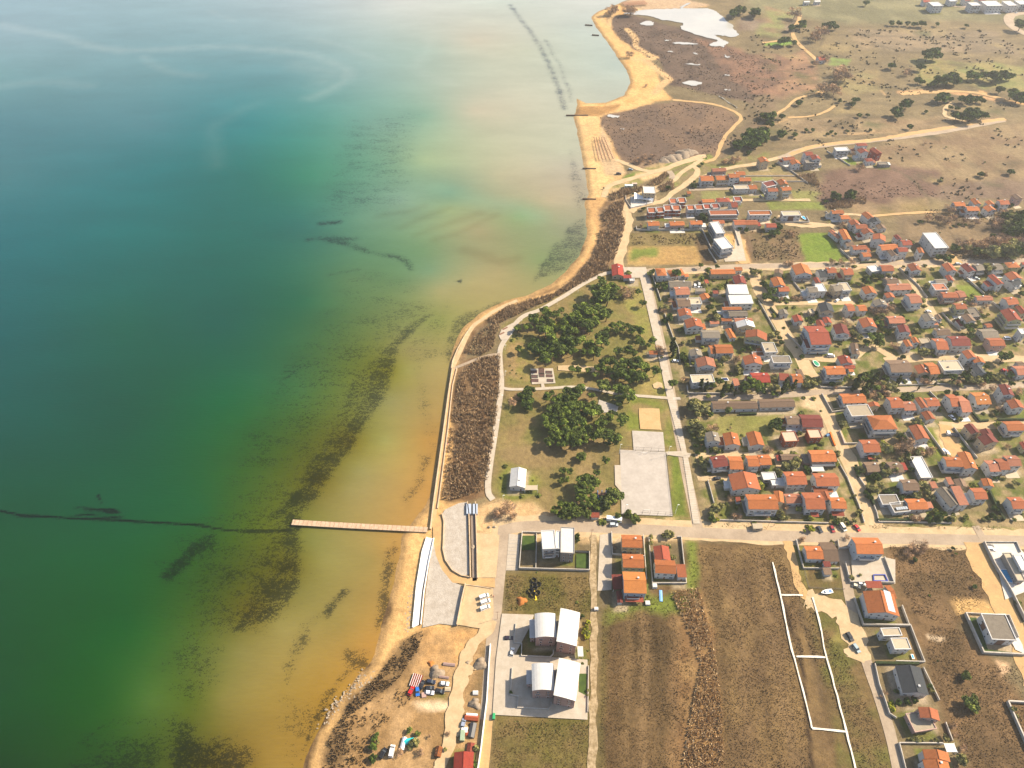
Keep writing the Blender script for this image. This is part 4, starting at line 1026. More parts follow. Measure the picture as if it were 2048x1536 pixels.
house(TF, "735 680 845 678 720 588 2.6 m b w", "f8", "", "little brown garden shed below the maroon porch roof")
house(TG, "140 765 400 757 75 655 6.2 f c w", "g1", "open stair nob", "upper white cube of the modern twin villa with blue rooflights")
house(TG, "300 947 532 945 205 790 6.2 f c w", "g2", "open nob", "lower white cube of the modern twin villa with roof chairs")
house(TG, "1622 812 1967 827 1447 455 6.2 f g w", "g3", "open brown nob", "white modern villa with grey flat roof and timber panels inside white walls")
house(TQ2, "1985 762 2100 762 1735 378 4.6 f c g", "g4", "open nob", "grey modern villa with white flat roof beside the bright blue pool")
house(TQ2, "2000 620 2120 620 1915 400 6.6 f w w", "g5", "open nob", "raised white upper storey of the modern villa at the right edge")
house(TH, "395 512 752 542 285 138 4.2 gv k w", "h1", "nob", "low white house with charcoal ribbed roof between villa and orange house")
house(TH, "680 857 952 903 465 678 6 gv o p", "h2", "nob", "pinkish two-storey house with stepped terracotta roof and roof terrace")
house(TH, "560 1050 860 1000 430 790 3.6 f c p", "h3", "open nob", "grey-floored terrace wing in front of the pinkish stepped house")
house(TH, "702 1412 1057 1457 645 1278 5.8 gv O w", "h4", "", "upper orange-roofed house in the bottom right corner with white canopy behind")
house(TH, "705 1575 1060 1610 655 1418 5.8 gv O w", "h5", "", "lowest orange-roofed house, cut by the bottom edge at right")
house(TH, "990 1327 1157 1327 940 1185 3 f w w", "h6", "carport", "white flat canopy behind the upper corner house at bottom right", "canopy", "canopy")
house(TJ, "1130 1620 1402 1620 1155 1322 3.6 gv R w", "j1", "", "bright red sheet-roofed barn cut by the bottom edge beside the sandy road", "barn", "barn")
house(G2, "180 945 335 955 213 765 3.6 gv w w", "k1", "", "white gabled clubhouse with white sheet roof at the lower left of the park", "clubhouse", "clubhouse")
house(G2, "330 978 466 978 340 922 2.8 f c w", "k2", "carport", "flat cream canopy joined to the right side of the white clubhouse", "canopy", "canopy")
house(G1, "1810 905 1908 905 1805 862 2.8 gu O w", "k3", "", "small white kiosk with orange roof at the edge of the parking strip", "kiosk", "kiosk")
house(G2, "985 1245 1068 1245 985 1212 2.6 m r w", "k4", "", "little white shed with rusty red roof under the pines near the plaza road", "shed", "shed")
house(T1, "405 420 473 420 405 392 2.6 f w w", "k5", "open nob", "white box kiosk standing right of the red bar pavilion", "kiosk", "kiosk")
# the settlement to the north
house(TN, "575 760 745 765 600 662 8.4 f w c", "rz", "open nob", "cream sandcastle-like restaurant building with messy white roof terrace on the headland", "restaurant", "restaurant")
H(TN, "in the unfinished brick row", """
652 1030 762 1030 645 978 5.6 m o o+rim
775 1025 875 1020 768 972 5.6 m o o+rim
878 1000 982 998 868 943 5.6 m o o+rim
990 998 1098 996 985 943 5.6 m o o+rim
1190 992 1292 990 1180 943 5.6 m o w+rim balc
1302 987 1412 985 1297 938 5.6 m o w+rim balc
1415 977 1512 975 1405 928 5.6 m r w+rim
1530 972 1632 968 1518 923 5.6 m r w+rim""")
H(TN, "behind the unfinished brick row", """
950 902 1050 902 943 850 5.4 m o o+rim
1067 892 1170 890 1060 842 5.4 m o o+rim
1400 892 1560 887 1385 850 4 gu O w
1600 882 1772 880 1590 830 4 h r w
1832 872 1937 870 1820 825 4 m r w+rim
1792 962 1877 957 1765 883 5.8 gu r w""")
house(TN, "1500 1060 1897 1054 1475 1006 6.2 m o g", "gr", "rim nob", "long grey two-storey block with narrow terracotta roof above the white apartment slab", "apartment block", "apartment_block")
H(TN, "along the wall above the yellow field", """
655 1212 806 1207 650 1155 4.4 gu O w
955 1207 1147 1202 950 1155 4 gu O p
1258 1194 1417 1192 1205 1143 4.8 gu O w
1832 1197 1992 1194 1820 1133 4.4 gu o w
1550 1180 1700 1178 1535 1135 4.5 gu o w""")
house(TN, "1590 1312 1712 1302 1495 1155 8.6 f w w", "s1", "open balc lbalc", "upper half of the stepped white apartment slab beside the paved court", "apartment block", "apartment_block")
house(TN, "1642 1532 1800 1502 1590 1378 8.6 f w w", "s2", "open balc lbalc", "lower half of the stepped white apartment slab beside the paved court", "apartment block", "apartment_block")
H(TN, "in the upper coast cluster", """
1370 600 1540 597 1368 532 5.8 gu O w+balc
1535 472 1717 464 1525 428 5.8 gu s p
1590 587 1750 582 1575 530 5.8 gu O c+balc
1755 557 1897 552 1750 503 7.6 gu O w
1850 520 1978 516 1840 472 4.5 gu O w
1900 602 2057 600 1895 553 5 gu O c
1840 707 2027 702 1830 656 5 f c w+open""")
house(TN, "1190 770 1247 768 1178 737 2.6 gu O c", "hut", "", "tiny lone hut with orange roof at the bend of the coast track")
H(TO, "above the big red-brown field", """
80 1197 240 1194 68 1136 4.4 gu o c
355 1234 489 1232 350 1178 4 gu r w
140 1062 437 1057 95 1020 5.8 m O w+rim""")
house(TO, "580 1067 832 1062 565 1008 6 f c w", "mod", "open brown nob", "long white modern villa with flat roof and small turquoise pool", "villa", "villa")
H(TO, "in the isolated quartet above the meadow", """
340 687 490 652 308 632 5.8 m d w+rim
560 657 670 647 490 597 6.8 gv O c
380 747 514 744 368 698 7.6 gu o w+lbalc
568 737 692 727 555 687 7.6 gu O c+balc
120 712 227 707 108 655 4 gu O w""")
H(TO, "along the white gravel road", """
300 347 412 337 222 293 6.8 gv O c
590 320 742 307 575 278 4 gu o w
720 377 837 367 670 330 5 gv O w
890 257 987 247 870 208 8.4 gu r w
1000 312 1112 307 945 262 8.4 gv r w
900 352 1002 352 880 312 7 f g g""")
H(TO, "in the small far cluster", """
1320 187 1492 182 1283 138 5.8 f w w+open
1600 122 1742 117 1575 88 7 h r w
1650 222 1762 207 1590 178 7 gv r w
1860 237 1932 222 1778 163 7 gv r r
1720 332 1822 327 1698 290 4 h r w
1895 372 2020 370 1885 338 3 f g g""")
H(TO, "right of the green field, back rows", """
1270 1047 1427 1042 1225 1000 5 gu O w
1380 1120 1492 1117 1355 1066 4 gu O w
1740 1122 1832 1102 1662 1045 5.8 gv O w
1810 1167 1932 1162 1755 1113 5 gv k w
1890 1257 2002 1252 1850 1203 3 gv b w
1520 1202 1642 1192 1478 1148 5.4 gv o w
1590 1252 1744 1247 1553 1193 5.4 gu o w
1690 1327 1832 1312 1643 1273 5 gv o w""")
H(TO, "right of the green field, front rows", """
1330 1387 1387 1372 1213 1280 3.4 gv s w
1430 1402 1537 1402 1328 1270 5.8 gv O w
1842 1402 2010 1432 1768 1318 6.8 gv o w
1450 1487 1562 1482 1420 1433 3 gu b w
1545 1538 1737 1532 1520 1483 5 gu o w""")
H(T3, "above the street, near the white apartment block", """
240 92 332 82 175 18 5 gv b w
345 32 472 27 292 -25 6.8 gu r w
640 47 714 52 520 -25 6.8 gv O w""")
house(T2, "1690 97 1802 90 1640 38 4 gu O w", "cor", "", "low white house with orange roof at the lower corner of the green field")
H(TP, "left of the long white apartment block", """
100 1547 322 1532 62 1473 5.8 gu O w
310 1402 377 1392 265 1346 5 gv d w
390 1477 517 1472 353 1408 4 gu r w""")
house(TP, "860 1512 1052 1502 588 1306 8.4 f w w", "wab", "open nob", "long white three-storey apartment block with flat white roof near the bare thicket", "apartment block", "apartment_block")
H(TP, "in the far right hamlet", """
1110 942 1252 940 1058 886 5 gu O w
1400 920 1490 915 1250 855 4 gv O w
1262 1007 1427 1005 1245 948 5 gu O w
1560 1017 1672 997 1478 960 5 gv O w
1560 932 1647 922 1520 880 4 gv O w
1740 922 1864 917 1660 862 5.4 gu o w
1960 852 2045 840 1860 800 6.4 gv b p""")
house(TY, "510 452 560 450 500 425 4 gu r w", "farm", "", "lone far farmhouse with red roof in bare trees by the upper track")
H(TY, "on the far town's edge", """
1360 48 1435 46 1365 18 8 f w w+open
1650 45 1720 43 1655 20 8 f w w+open
1765 47 1880 45 1770 10 8 f w w+open
1925 45 1990 43 1930 10 8 f w w+open
2010 35 2080 33 2012 5 8 f w w+open
1490 12 1540 10 1490 -10 6 f w w+open
1600 8 1640 6 1600 -12 6 gu r w
1700 8 1750 6 1700 -12 6 gu r w""")
house(TY, "1290 18 1340 16 1290 2 5 gu r w", "te0", "", "far reddish roofed house at the top edge left of the white blocks")
for i_, (a_, b_, l_) in enumerate(((400,18,"pale farm sheds at the top edge above the straight field track"),(480,14,"second pale farm shed at the top edge, right of the first"))):
    house(TY, f"{a_} {b_} {a_+45} {b_-1} {a_} {b_-10} 4 gu w w", "fs%d" % i_, "", l_)
finish_houses()
# ------------------------------------------------------------------ roads, paths, courts (structure)
def road(pts, w, m=ASPH, j=0.0, T=None, name="road", s=2): return ribbon(name, pts, w, m, T, j, smooth=s)
# dirt verges first, then the carriageway above them
for p, w in (("985,1048 1050,1052 1130,1052 1250,1055 1400,1062 1560,1068 1700,1072 1850,1075 2120,1082",13),("1262,400 1250,420 1258,440 1245,490 1236,520 1240,548",8),
             ("1505,540 1512,570 1535,605 1560,650 1600,715 1632,775 1655,830 1690,905 1725,985 1752,1062",9),("1798,528 1830,570 1860,620 1885,668 1905,700 1960,740",7),("1300,546 1500,534 1700,531 2100,522",9)):
    road(p, w, DIRT, 1.0)
road("1000,1062 1040,1052 1130,1052 1250,1057 1400,1066 1560,1072 1700,1076 1850,1078 2120,1084", 6.5)
road("1398,1066 1375,960 1352,840 1330,720 1308,620 1290,545", 5.5, s=0)
road("1008,1056 1004,1100 995,1180 985,1280 978,1380 974,1440", 6.2, s=1)
road("974,1440 968,1490 962,1560 955,1640", 5.5, DIRT2, .3, s=1)
road("1242,546 1300,543 1400,538 1500,532 1700,530 1900,524 2100,520", 6.0, ASPH, .3)
road("1505,545 1512,572 1535,608 1560,650 1600,715 1632,775 1655,830 1690,905 1725,985 1752,1062", 5.0, DIRT, .3)
road("1798,530 1830,570 1860,620 1885,668 1905,700", 4.0, DIRT, .3)
road("1378,796 1450,796 1550,792 1635,784", 4.5, ASPH, .3); road("1635,784 1700,783 1780,780 1900,777 1990,774 2100,765", 4.5, ASPH, .4)
road("1770,722 1840,716 1900,714 1990,716 2100,722", 6.5, DIRT, .6); road("1650,820 1720,812 1700,812", 1, DIRT, 0)
road("1535,608 1600,606 1660,606 1710,606", 4.0, DIRT, .4); road("1690,532 1735,530", 3, DIRT, .3)
road("1590,712 1650,718 1700,722 1740,690 1760,700 1790,718", 5, DIRT, .6)
road("1390,912 1420,910 1470,910 1550,908 1560,935", 3.6, DIRT, .2); road("1395,957 1420,956 1460,958", 3.2, DIRT, .2)
road("1880,850 1950,852 2000,850 2100,845", 5.5, DIRT, .5); road("1890,850 1900,890 1925,920", 9, DIRT2, 1.0)
road("1950,1052 1966,1078", 4, ASPH, .2, s=0)
road("1683,1080 1690,1140 1700,1200 1712,1260 1735,1330 1760,1400 1782,1470 1800,1560 1815,1640", 5.0, ASPH, .1, s=1)
road("1575,1082 1585,1120 1592,1160 1610,1195 1650,1210 1690,1225", 4.5, DIRT2, .8); road("1612,1195 1650,1212 1692,1225 1715,1290 1712,1320", 10, DIRT, 1.6)
road("1945,1085 1975,1150 2010,1220 2048,1300 2080,1380", 11, DIRT2, 1.5)
patch("paved_strip", "1200,1070 1225,1066 1223,1180 1195,1182", PAVE); patch("paved_strip", "1018,1068 1040,1070 1036,1141 1012,1141", PAVE)
road("1187,1070 1187,1180 1190,1250 1188,1330 1186,1420 1185,1540 1184,1640", 3.4, mat("stony_track", A(214,190,152), A(150,128,88), 0.5, 0.95, fine=(1.4,.2)), .8)
# north: coast road and tracks
road("1240,548 1234,525 1240,492 1252,462 1258,432 1248,412 1255,398 1290,385 1310,376 1330,370 1348,362 1362,345 1385,332 1405,318", 4.4, DIRT, .3)
road("1246,408 1262,400 1272,392 1310,385 1325,372", 4, DIRT, .4); road("1208,395 1213,375 1225,368 1270,355 1325,340 1362,325 1400,312 1412,312", 5, DIRT, .5)
road("1232,320 1260,330 1285,342 1320,343 1350,330 1390,318 1410,312", 5, DIRT, .6); road("1338,342 1346,352 1342,358", 5, ASPH, .2)
road("1408,325 1432,318 1438,300 1444,282 1462,258 1484,240 1478,228 1450,215 1425,208 1390,204 1345,200", 3.6, DIRT2, .5)
road("1385,332 1400,342 1378,365 1345,385 1330,402 1310,406 1275,412 1262,425", 5, DIRT, .5); road("1378,380 1440,378 1480,377", 3.4, ASPH, .2)
road("1400,358 1440,340 1480,332 1515,328 1540,320 1560,315 1585,308", 4.6, DIRT, .4)
road("1560,318 1600,300 1640,292 1700,285 1780,278 1860,268 1950,252 2008,240", 6.5, ASPH, .5); road("1580,310 1620,293 1680,285 1740,282 1830,266 1900,255 1960,244 2010,238", 5, DIRT2, .7)
road("1600,30 1597,45 1585,58 1585,72 1600,92 1625,112 1634,122", 4.6, DIRT2, .4); road("1525,86 1556,82 1585,80", 4, DIRT2, .4)
road("1550,230 1575,215 1590,198 1620,190 1650,180 1640,192", 3.2, DIRT2, .4); road("1575,235 1620,234 1650,225 1670,212", 3, DIRT2, .4)
road("1905,206 1890,215 1888,232 1900,236 1930,242", 4, DIRT, .4); road("1800,188 1850,185 1900,182 1960,186 2010,200", 6, DIRT2, 1.2)
road("2060,25 2020,28 2015,45 2035,62 2070,75", 11, ASPH, .2); road("1900,12 1960,18 2020,26", 4, ASPH, .2)
road("1430,402 1480,402 1540,400 1620,400", 3, DIRT, .4); road("1484,400 1540,398 1620,402", 2, DIRT, .4)
road("1570,448 1620,454 1660,449 1675,460 1690,500 1715,524", 4.4, DIRT, .6); road("1555,432 1600,445 1660,450", 3, DIRT, .5)
road("1748,432 1800,428 1860,424 1910,425", 3, DIRT2, .4); road("1660,428 1720,430 1750,434",3,DIRT,.5)
road("1480,478 1478,500 1490,528", 9, DIRT2, 1.0); road("1862,492 1895,510 1915,528", 9, DIRT2, 1.2)
road("1725,400 1700,395", 2, DIRT, .1)
patch("parking_court", "1470,460 1478,458 1492,522 1450,524 1442,500 1470,498", PAVE)
patch("forecourt", "1246,535 1292,535 1296,556 1264,556 1252,560", PAVE)
# car park with bays along the park road
patch("parking_strip", "1280,556 1298,556 1358,835 1380,935 1400,1048 1386,1048 1366,915 1334,796 1318,720", PAVE)
b = MB()
def lerp2(a, b_, t): return (a[0]+(b_[0]-a[0])*t, a[1]+(b_[1]-a[1])*t)
zp = nz()
def bays(c0, c1, d0, d1, n, w=0.09):
    for i in range(n+1):
        p, q = PN(*lerp2(c0, c1, i/n)), PN(*lerp2(d0, d1, i/n)); p, q = Vector((*p, zp)), Vector((*q, zp)); t = (q-p).normalized(); s = Vector((-t.y, t.x, 0))*w
        b.poly([p-s, q-s, q+s, p+s])
bays((1283,566),(1333,788),(1296,564),(1347,788), 40, .035); bays((1337,800),(1356,895),(1352,800),(1372,895), 22); bays((1362,914),(1386,1040),(1376,914),(1398,1040), 27)
for i in range(7):
    x = 1346+i*2.2; p, q = PN(x, 795), PN(x+.9, 800); b.poly([(p[0]-.25,p[1],zp),(p[0]+.25,p[1],zp),(q[0]+.25,q[1],zp),(q[0]-.25,q[1],zp)])
bays((1000,1337),(997,1415),(1019,1337),(1016,1415), 8); bays((1012,1279),(1010,1300),(1026,1280),(1025,1300), 2); bays((1018,1080),(1014,1138),(1038,1080),(1035,1138), 8, .08)
tag(b.build("bay_markings", [flat("worn_white_paint", A(238,228,212))]), kind="structure")
# park paths
P1 = W("986,1000 972,985 978,930 988,870 998,805 1003,770 1002,735 1000,710 1000,695 1012,672 1030,645 1045,632 1075,622 1095,612 1130,592 1160,570 1185,558 1210,548 1240,544")
ribbon("park_path", "986,1000 974,985 980,930 990,870 999,805 1004,770 1001,735 999,707 1003,690 1018,670 1032,645 1050,630 1078,622 1105,606 1130,592 1160,572 1185,558 1212,546 1240,544", 3.4, PAVE)
ribbon("park_path", "1004,776 1020,780 1090,778 1150,773 1195,780 1240,790 1290,793 1340,797", 2.2, PAVE); ribbon("park_path", "904,738 920,733 950,720 982,710 1000,709", 2.2, mat("grey_boardwalk", A(196,176,150), A(170,150,128), .5, .9, fine=(1,.1)))
patch("planter_square", "1061,738 1106,737 1111,767 1064,769", PAVE); patch("paved_strip", "1082,768 1088,768 1090,777 1083,777", PAVE)
patch("viewing_terrace", "1018,650 1027,646 1034,652 1030,660 1014,679 1002,680 998,672 1002,660", PAVE, jitter=.3)
patch("boules_lane", "1116,732 1145,731 1198,735 1196,745 1160,744 1116,741", DIRT); patch("round_pad", "1305,770 1314,764 1324,767 1326,775 1318,779 1308,777", DIRT, jitter=.3)
patch("sand_court", "1277,817 1318,818 1323,860 1280,859", SANDM, jitter=.2); patch("small_court", "1264,862 1326,865 1330,904 1267,901", COURT)
patch("sports_court", "1240,900 1331,905 1345,1033 1243,1029 1242,990", COURT, th=.1); patch("bench_apron", "1229,931 1241,931 1243,986 1230,970", PAVE); patch("court_link", "1331,904 1362,903 1382,908 1378,916 1352,913 1333,910", PAVE)
patch("sports_court", "1198,800 1215,806 1238,812 1234,824 1205,826 1195,815", COURT)
# seafront works
patch("pebble_bank", "890,1020 918,1007 934,1005 937,1090 938,1150 925,1152 905,1140 890,1120 886,1100 888,1060 884,1030", PEB)
patch("pebble_bank", "866,1080 872,1110 885,1140 905,1165 925,1172 928,1178 912,1252 880,1248 845,1256 852,1180 862,1110", PEB)
patch("gravel_yard", "952,1066 999,1071 992,1156 955,1156", DIRT); patch("gravel_yard", "932,1170 988,1178 985,1235 965,1258 914,1250", DIRT, jitter=.4)
patch("plaza", "872,1036 884,1030 888,1060 885,1100 890,1122 905,1143 925,1156 990,1157 990,1176 932,1169 905,1166 884,1140 872,1112 866,1078 866,1050", DIRT2)
patch("concrete_ramp", "863,1077 866,1078 845,1180 838,1250 826,1256 834,1170 846,1100 855,1076", WHITEC, z=0.5)
patch("promenade", "906,738 913,738 902,790 893,870 885,940 875,1010 872,1040 862,1062 868,1010 879,930 890,850 898,790", mat("sand_concrete", A(236,196,146), A(220,178,128), .3, .9, fine=(.8,.08)), z=0.42)
patch("promenade", "941,1020 951,1020 953,1098 954,1162 945,1163 943,1090", mat("ramp_asphalt", A(168,152,136), A(150,134,120), .3, .9), z=0.44)
ribbon("coast_path", "905,736 915,715 922,700 935,670 948,650 965,640 985,625 1010,612 1035,602", 3.0, DIRT, smooth=2)
ribbon("coast_track", "940,1330 925,1350 915,1390 912,1430 925,1470", 6, DIRT, jitter=1.0) ; ribbon("coast_track", "985,1240 972,1262 945,1290 930,1320 918,1360 905,1420 900,1480 880,1540", 5.5, DIRT, jitter=.8)
patch("apartment_forecourt", "1004,1228 1068,1230 1062,1250 1030,1310 1175,1320 1175,1440 985,1430 992,1320", PAVE, jitter=0)
patch("villa_court", "1968,1088 2030,1088 2060,1120 2060,1180 2010,1200 1995,1140", mat("white_paving", A(250,244,232), A(236,228,214), .4, .8)); patch("villa_court", "1994,1228 2010,1228 2044,1290 2048,1308 2030,1300", MATS["white_paving"])
patch("villa_court", "1700,1100 1790,1120 1790,1168 1705,1165", PAVE)
patch("lawn", "1045,1072 1072,1072 1070,1101 1044,1100", GREENL); patch("lawn", "1152,1108 1177,1108 1177,1138 1152,1136", GREENL); patch("lawn", "1158,1348 1174,1348 1173,1392 1157,1384", GREENL)
patch("lawn", "1936,1236 1952,1236 1975,1300 2030,1306 1968,1304", GREENL); patch("lawn", "1770,1260 1782,1258 1786,1266 1772,1268", GREENL)
# limed plot lines in the field
LIME = mat("lime_stripe", (0.62,0.60,0.54), (0.45,0.42,0.34), 1.2, 0.95)
for p in ("1545,1125 1562,1195 1580,1290 1592,1330 1610,1400 1624,1457","1562,1190 1605,1191","1625,1195 1640,1250 1650,1310 1668,1370 1692,1462 1712,1545 1730,1620","1592,1313 1650,1315","1624,1457 1695,1464"):
    ribbon("lime_line", p, 0.8, LIME, jitter=.2, smooth=1)
# lagoon and salt pans
patch("lagoon", "640,125 760,108 900,90 1180,82 1430,75 1520,105 1560,140 1620,200 1680,235 1660,262 1725,305 1720,335 1650,345 1600,330 1490,320 1540,345 1590,375 1640,395 1600,412 1590,440 1570,425 1500,430 1450,412 1480,392 1560,372 1430,350 1310,310 1175,262 1240,215 1100,195 1000,180 920,150 800,140", LAGM, TX, jitter=1.2, sm=2)
for p in ("1185,80 1190,62 1230,50 1250,30 1275,25 1285,38 1230,62 1215,82","1100,395 1200,388 1350,400 1340,415 1180,408","510,1045 640,1060 630,1080 530,1078","1180,760 1300,735 1420,770 1320,790","1190,585 1290,585 1390,595 1330,602","790,225 900,190 960,215 930,240","1030,370 1110,368 1080,382","1580,490 1620,520 1650,520 1610,545","1585,690 1655,685 1640,698","1535,880 1550,880 1720,990 1700,985","645,1178 680,1185 660,1195","1060,470 1140,475 1100,485","1300,480 1360,495 1340,510","1590,820 1650,822 1620,832"):
    patch("salt_pan", p, LAGM, TX, jitter=1.3, sm=2)
# ------------------------------------------------------------------ pier, sea walls
def deck(name, pts, w, z0, z1, m, label, cat, T=None, planks=None):
    line = W(pts, T); a, b_ = offset(line, w/2), offset(line, -w/2); e = empty(name, (*line[0], 0)); tag(e, label, cat)
    v = []; f = []
    for i in range(len(line)): v += [Vector((*a[i], z0)), Vector((*b_[i], z0)), Vector((*b_[i], z1)), Vector((*a[i], z1))]
    for i in range(len(line)-1):
        k = 4*i; f += [(k, k+4, k+5, k+1), (k+3, k+2, k+6, k+7), (k, k+3, k+7, k+4), (k+1, k+5, k+6, k+2)]
    n = 4*(len(line)-1); f += [(0, 1, 2, 3), (n+3, n+2, n+1, n)]
    off = Vector(e.location); v = [p-off for p in v]; mesh_obj("deck", v, f, m, e); return e, line
WOODP = mat("weathered_planks", A(236,208,176), A(206,172,138), 0.7, 0.9, fine=(1.6,.14))
e, ln = deck("pier", "585,1046 650,1050 720,1054 800,1058 855,1061", 3.2, 0.5, 0.9, WOODP, "long narrow wooden pier reaching over shallow water from the sea wall", "pier")
p0, p1 = Vector((*ln[0], 0)), Vector((*ln[-1], 0)); t = (p1-p0).normalized(); s = Vector((-t.y, t.x, 0)); Lp = (p1-p0).length
for i in range(19):
    c = t*(Lp*(i+.5)/19)
    q = MB(); q.cyl(c+s*1.35+Vector((0,0,-2)), c+s*1.35+Vector((0,0,.5)), .16); q.cyl(c-s*1.35+Vector((0,0,-2)), c-s*1.35+Vector((0,0,.5)), .16); q.build("pile", [SHUT], e)
q = MB()
for i in range(int(Lp/2.4)):
    c = t*(i*2.4+1.2); a_ = c+s*1.62; b_ = c-s*1.62; q.poly([(a_.x,a_.y,.905),(b_.x,b_.y,.905),((b_+t*.16).x,(b_+t*.16).y,.905),((a_+t*.16).x,(a_+t*.16).y,.905)])
q.build("plank_joint", [SHUT], e)
SANDC = mat("sea_wall_concrete", A(240,214,180), A(220,190,150), .4, .9, fine=(1,.1))
wall_line("sea_wall", "905,738 897,790 889,850 878,930 867,1010 861,1060", 1.5, .6, SANDC, label="straight concrete sea wall edge of the promenade, on the water side", cat="sea wall", z0=-2)
wall_line("sea_wall", "914,738 906,770 903,795 896,860 887,930 878,1000 875,1018", 1.2, .5, SANDC, label="low concrete wall along the reed side of the promenade", cat="sea wall", z0=-1)
wall_line("sea_wall", "903,738 906,722 916,698 930,672 942,655", 1.0, .6, SANDC, label="upper curved stretch of the sea wall north of the boardwalk", cat="sea wall", z0=-2)
wall_line("sea_wall", "884,1028 888,1045 887,1080 886,1100 891,1122 905,1142 922,1152 942,1156", 1.3, .45, SANDC, label="curved concrete kerb wall between plaza and pebble bank", cat="wall")
wall_line("sea_wall", "868,1078 858,1125 848,1185 842,1250", 1.3, .35, WHITEC, label="dark-lined wall along the inner edge of the white ramp", cat="wall")
wall_line("sea_wall", "854,1076 845,1105 834,1172 826,1256", 1.1, .7, WHITEC, label="white outer wall of the ramp above the beach", cat="wall", z0=-2)
wall_line("retaining_wall", "935,1006 938,1030 940,1100 941,1157", 1.6, .5, SANDC, label="left wall of the sunken ramp beside the pebble bank", cat="wall")
wall_line("retaining_wall", "951,1006 952,1040 954,1100 955,1158", 1.6, .5, SANDC, label="right wall of the sunken ramp beside the gravel yard", cat="wall")
wall_line("retaining_wall", "931,1170 924,1200 914,1252", 2.2, .45, SANDC, label="sloping retaining wall left of the three white vans", cat="wall")
wall_line("retaining_wall", "931,1170 960,1174 984,1178", .8, .4, SANDC, label="low wall at the top of the white vans' yard", cat="wall")
wall_line("retaining_wall", "981,1290 978,1330 974,1400 969,1440 962,1500 955,1545", 1.6, .45, WHITEC, label="long pale wall beside the lower access road", cat="wall")
for x, l in ((1134,"groyne of timber at the start of the sand spit"),): pass
for (a_, b_, c_, d_, l) in ((1132,231,1176,231,"dark timber groyne at the base of the sand spit"),(1165,337,1192,338,"dark timber groyne halfway down the wide beach"),(1165,398,1192,399,"dark timber groyne at the lower end of the beach"),(1170,50,1185,51,"groyne on the far headland, upper one"),(1184,70,1198,71,"groyne on the far headland, lower one")):
    wall_line("groyne", [(a_, b_), (c_, d_)], .8, .7, flat("wet_timber", (.09,.06,.04)), label=l, cat="groyne", z0=-1.5)
# ------------------------------------------------------------------ garden walls, hedges, fences
WW = mat("rendered_wall", A(236,228,216), A(206,196,180), .3, .9, fine=(1,.08)); HEDGE = mat("hedge_leaf", A(66,84,38), A(36,50,22), 1.2, .95, bump=.3, fine=(3,.4))
def lot(T, pts, label, h=1.5, m=None, closed=False, cat="garden wall", name="garden_wall", t=.35, group=None): return wall_line(name, pts, h, t, m or WW, T, label, cat, group, closed=closed)
lot(TL, "440,240 400,740 1355,765 1355,515 1160,505 1355,515", "white wall round the lawns of the modern apartment building", 1.8)
lot(TL, "440,240 700,250", "top wall of the apartment building's plot beside the road", 1.4); lot(TL, "635,260 625,740", "inner white wall dividing the apartment plot's left lawn", 1.2)
lot(TB, "290,240 305,545 745,575 725,285", "pale wall round the uppermost of the three cream houses"); lot(TB, "725,290 770,880", "wall down the right side of the three cream houses", 1.2)
lot(TB, "800,315 850,940 1310,940 1240,310 1180,312", "white wall enclosing the plot with paved paths", 1.5); lot(TM, "490,330 465,590 570,600 565,770 960,785 1000,740 1000,690", "cream garden wall in front of the upper left vaulted villa", 1.2)
lot(TM, "440,935 415,1300 520,1320 510,1475 930,1495 970,1450 970,1400", "cream garden wall in front of the lower left vaulted villa", 1.2); lot(TM, "1480,905 1470,1536", "thin wall on the right of the lower vaulted villas", 1.2)
lot(TF, "350,210 450,600 935,605", "grey wall round the low striped orange house"); lot(TF, "915,215 935,335 1075,320", "white wall at the top corner beside the tall blue house"); lot(TF, "1015,520 1085,790 1680,800 1550,450", "long white wall round the empty pool terrace", 1.8)
lot(TF, "1140,1000 1265,1370 1890,1385 1790,1110", "white wall round the solar panel house", 1.7); lot(TF, "1560,540 1690,830", "pale green wall on the right of the pool terrace", 1.5) if False else None
lot(TG, "0,620 480,625 675,1130 285,1120", "white wall round the twin modern villa", 1.8); lot(TG, "1235,460 1480,1000 2060,1030", "thick white wall left of and below the timber panel villa", 1.9, t=.6); lot(TG, "1235,460 1420,470 1680,485 1830,490 1960,790", "back wall of the timber panel villa's garden", 1.5)
lot(TQ2, "1485,245 1640,560 1850,900 2060,1320", "long beige wall along the sandy track by the grey villa", 2.2, t=.5); lot(TQ2, "1485,245 1930,245 1990,380", "roadside wall of the grey villa's white court", 1.5)
lot(TH, "0,120 60,400 140,620 200,800 290,860", "grey lane wall left of the charcoal-roofed house", 1.6); lot(TH, "330,1200 920,1205", "wall between the pinkish stepped house and the corner house", 1.5); lot(TH, "330,1200 440,1640", "lane wall left of the bottom right corner houses", 1.6); lot(TH, "660,170 880,620", "white wall right of the charcoal-roofed house", 1.5)
lot(TH, "1810,635 2100,650", "top wall of the plot cut by the right edge", 1.8, t=.6); lot(TH, "1810,635 2100,1290", "slanting wall of the plot cut by the right edge", 1.8, t=.6); lot(TH, "965,920 1060,1170", "thin wall right of the pinkish stepped house", 1.4)
lot(TS, "240,560 330,890", "thin white wall by the parking road, above the big orange house", 1.3); lot(TS, "360,1100 1240,1125 1880,1145", "long pale wall along the lawn before the main road", 1.3)
lot(TR, "780,490 880,640 960,800 1040,1000 1065,1125", "wall and hedge line at the right side of the lower lane", 1.4); lot(TR, "1065,1125 1520,1130 2060,1140", "white-posted wall in front of the grey modern bungalow", 1.2); lot(TR, "500,270 580,420 640,520 720,720 800,900 870,1130", "low wall at the left side of the lower lane", 1.2)
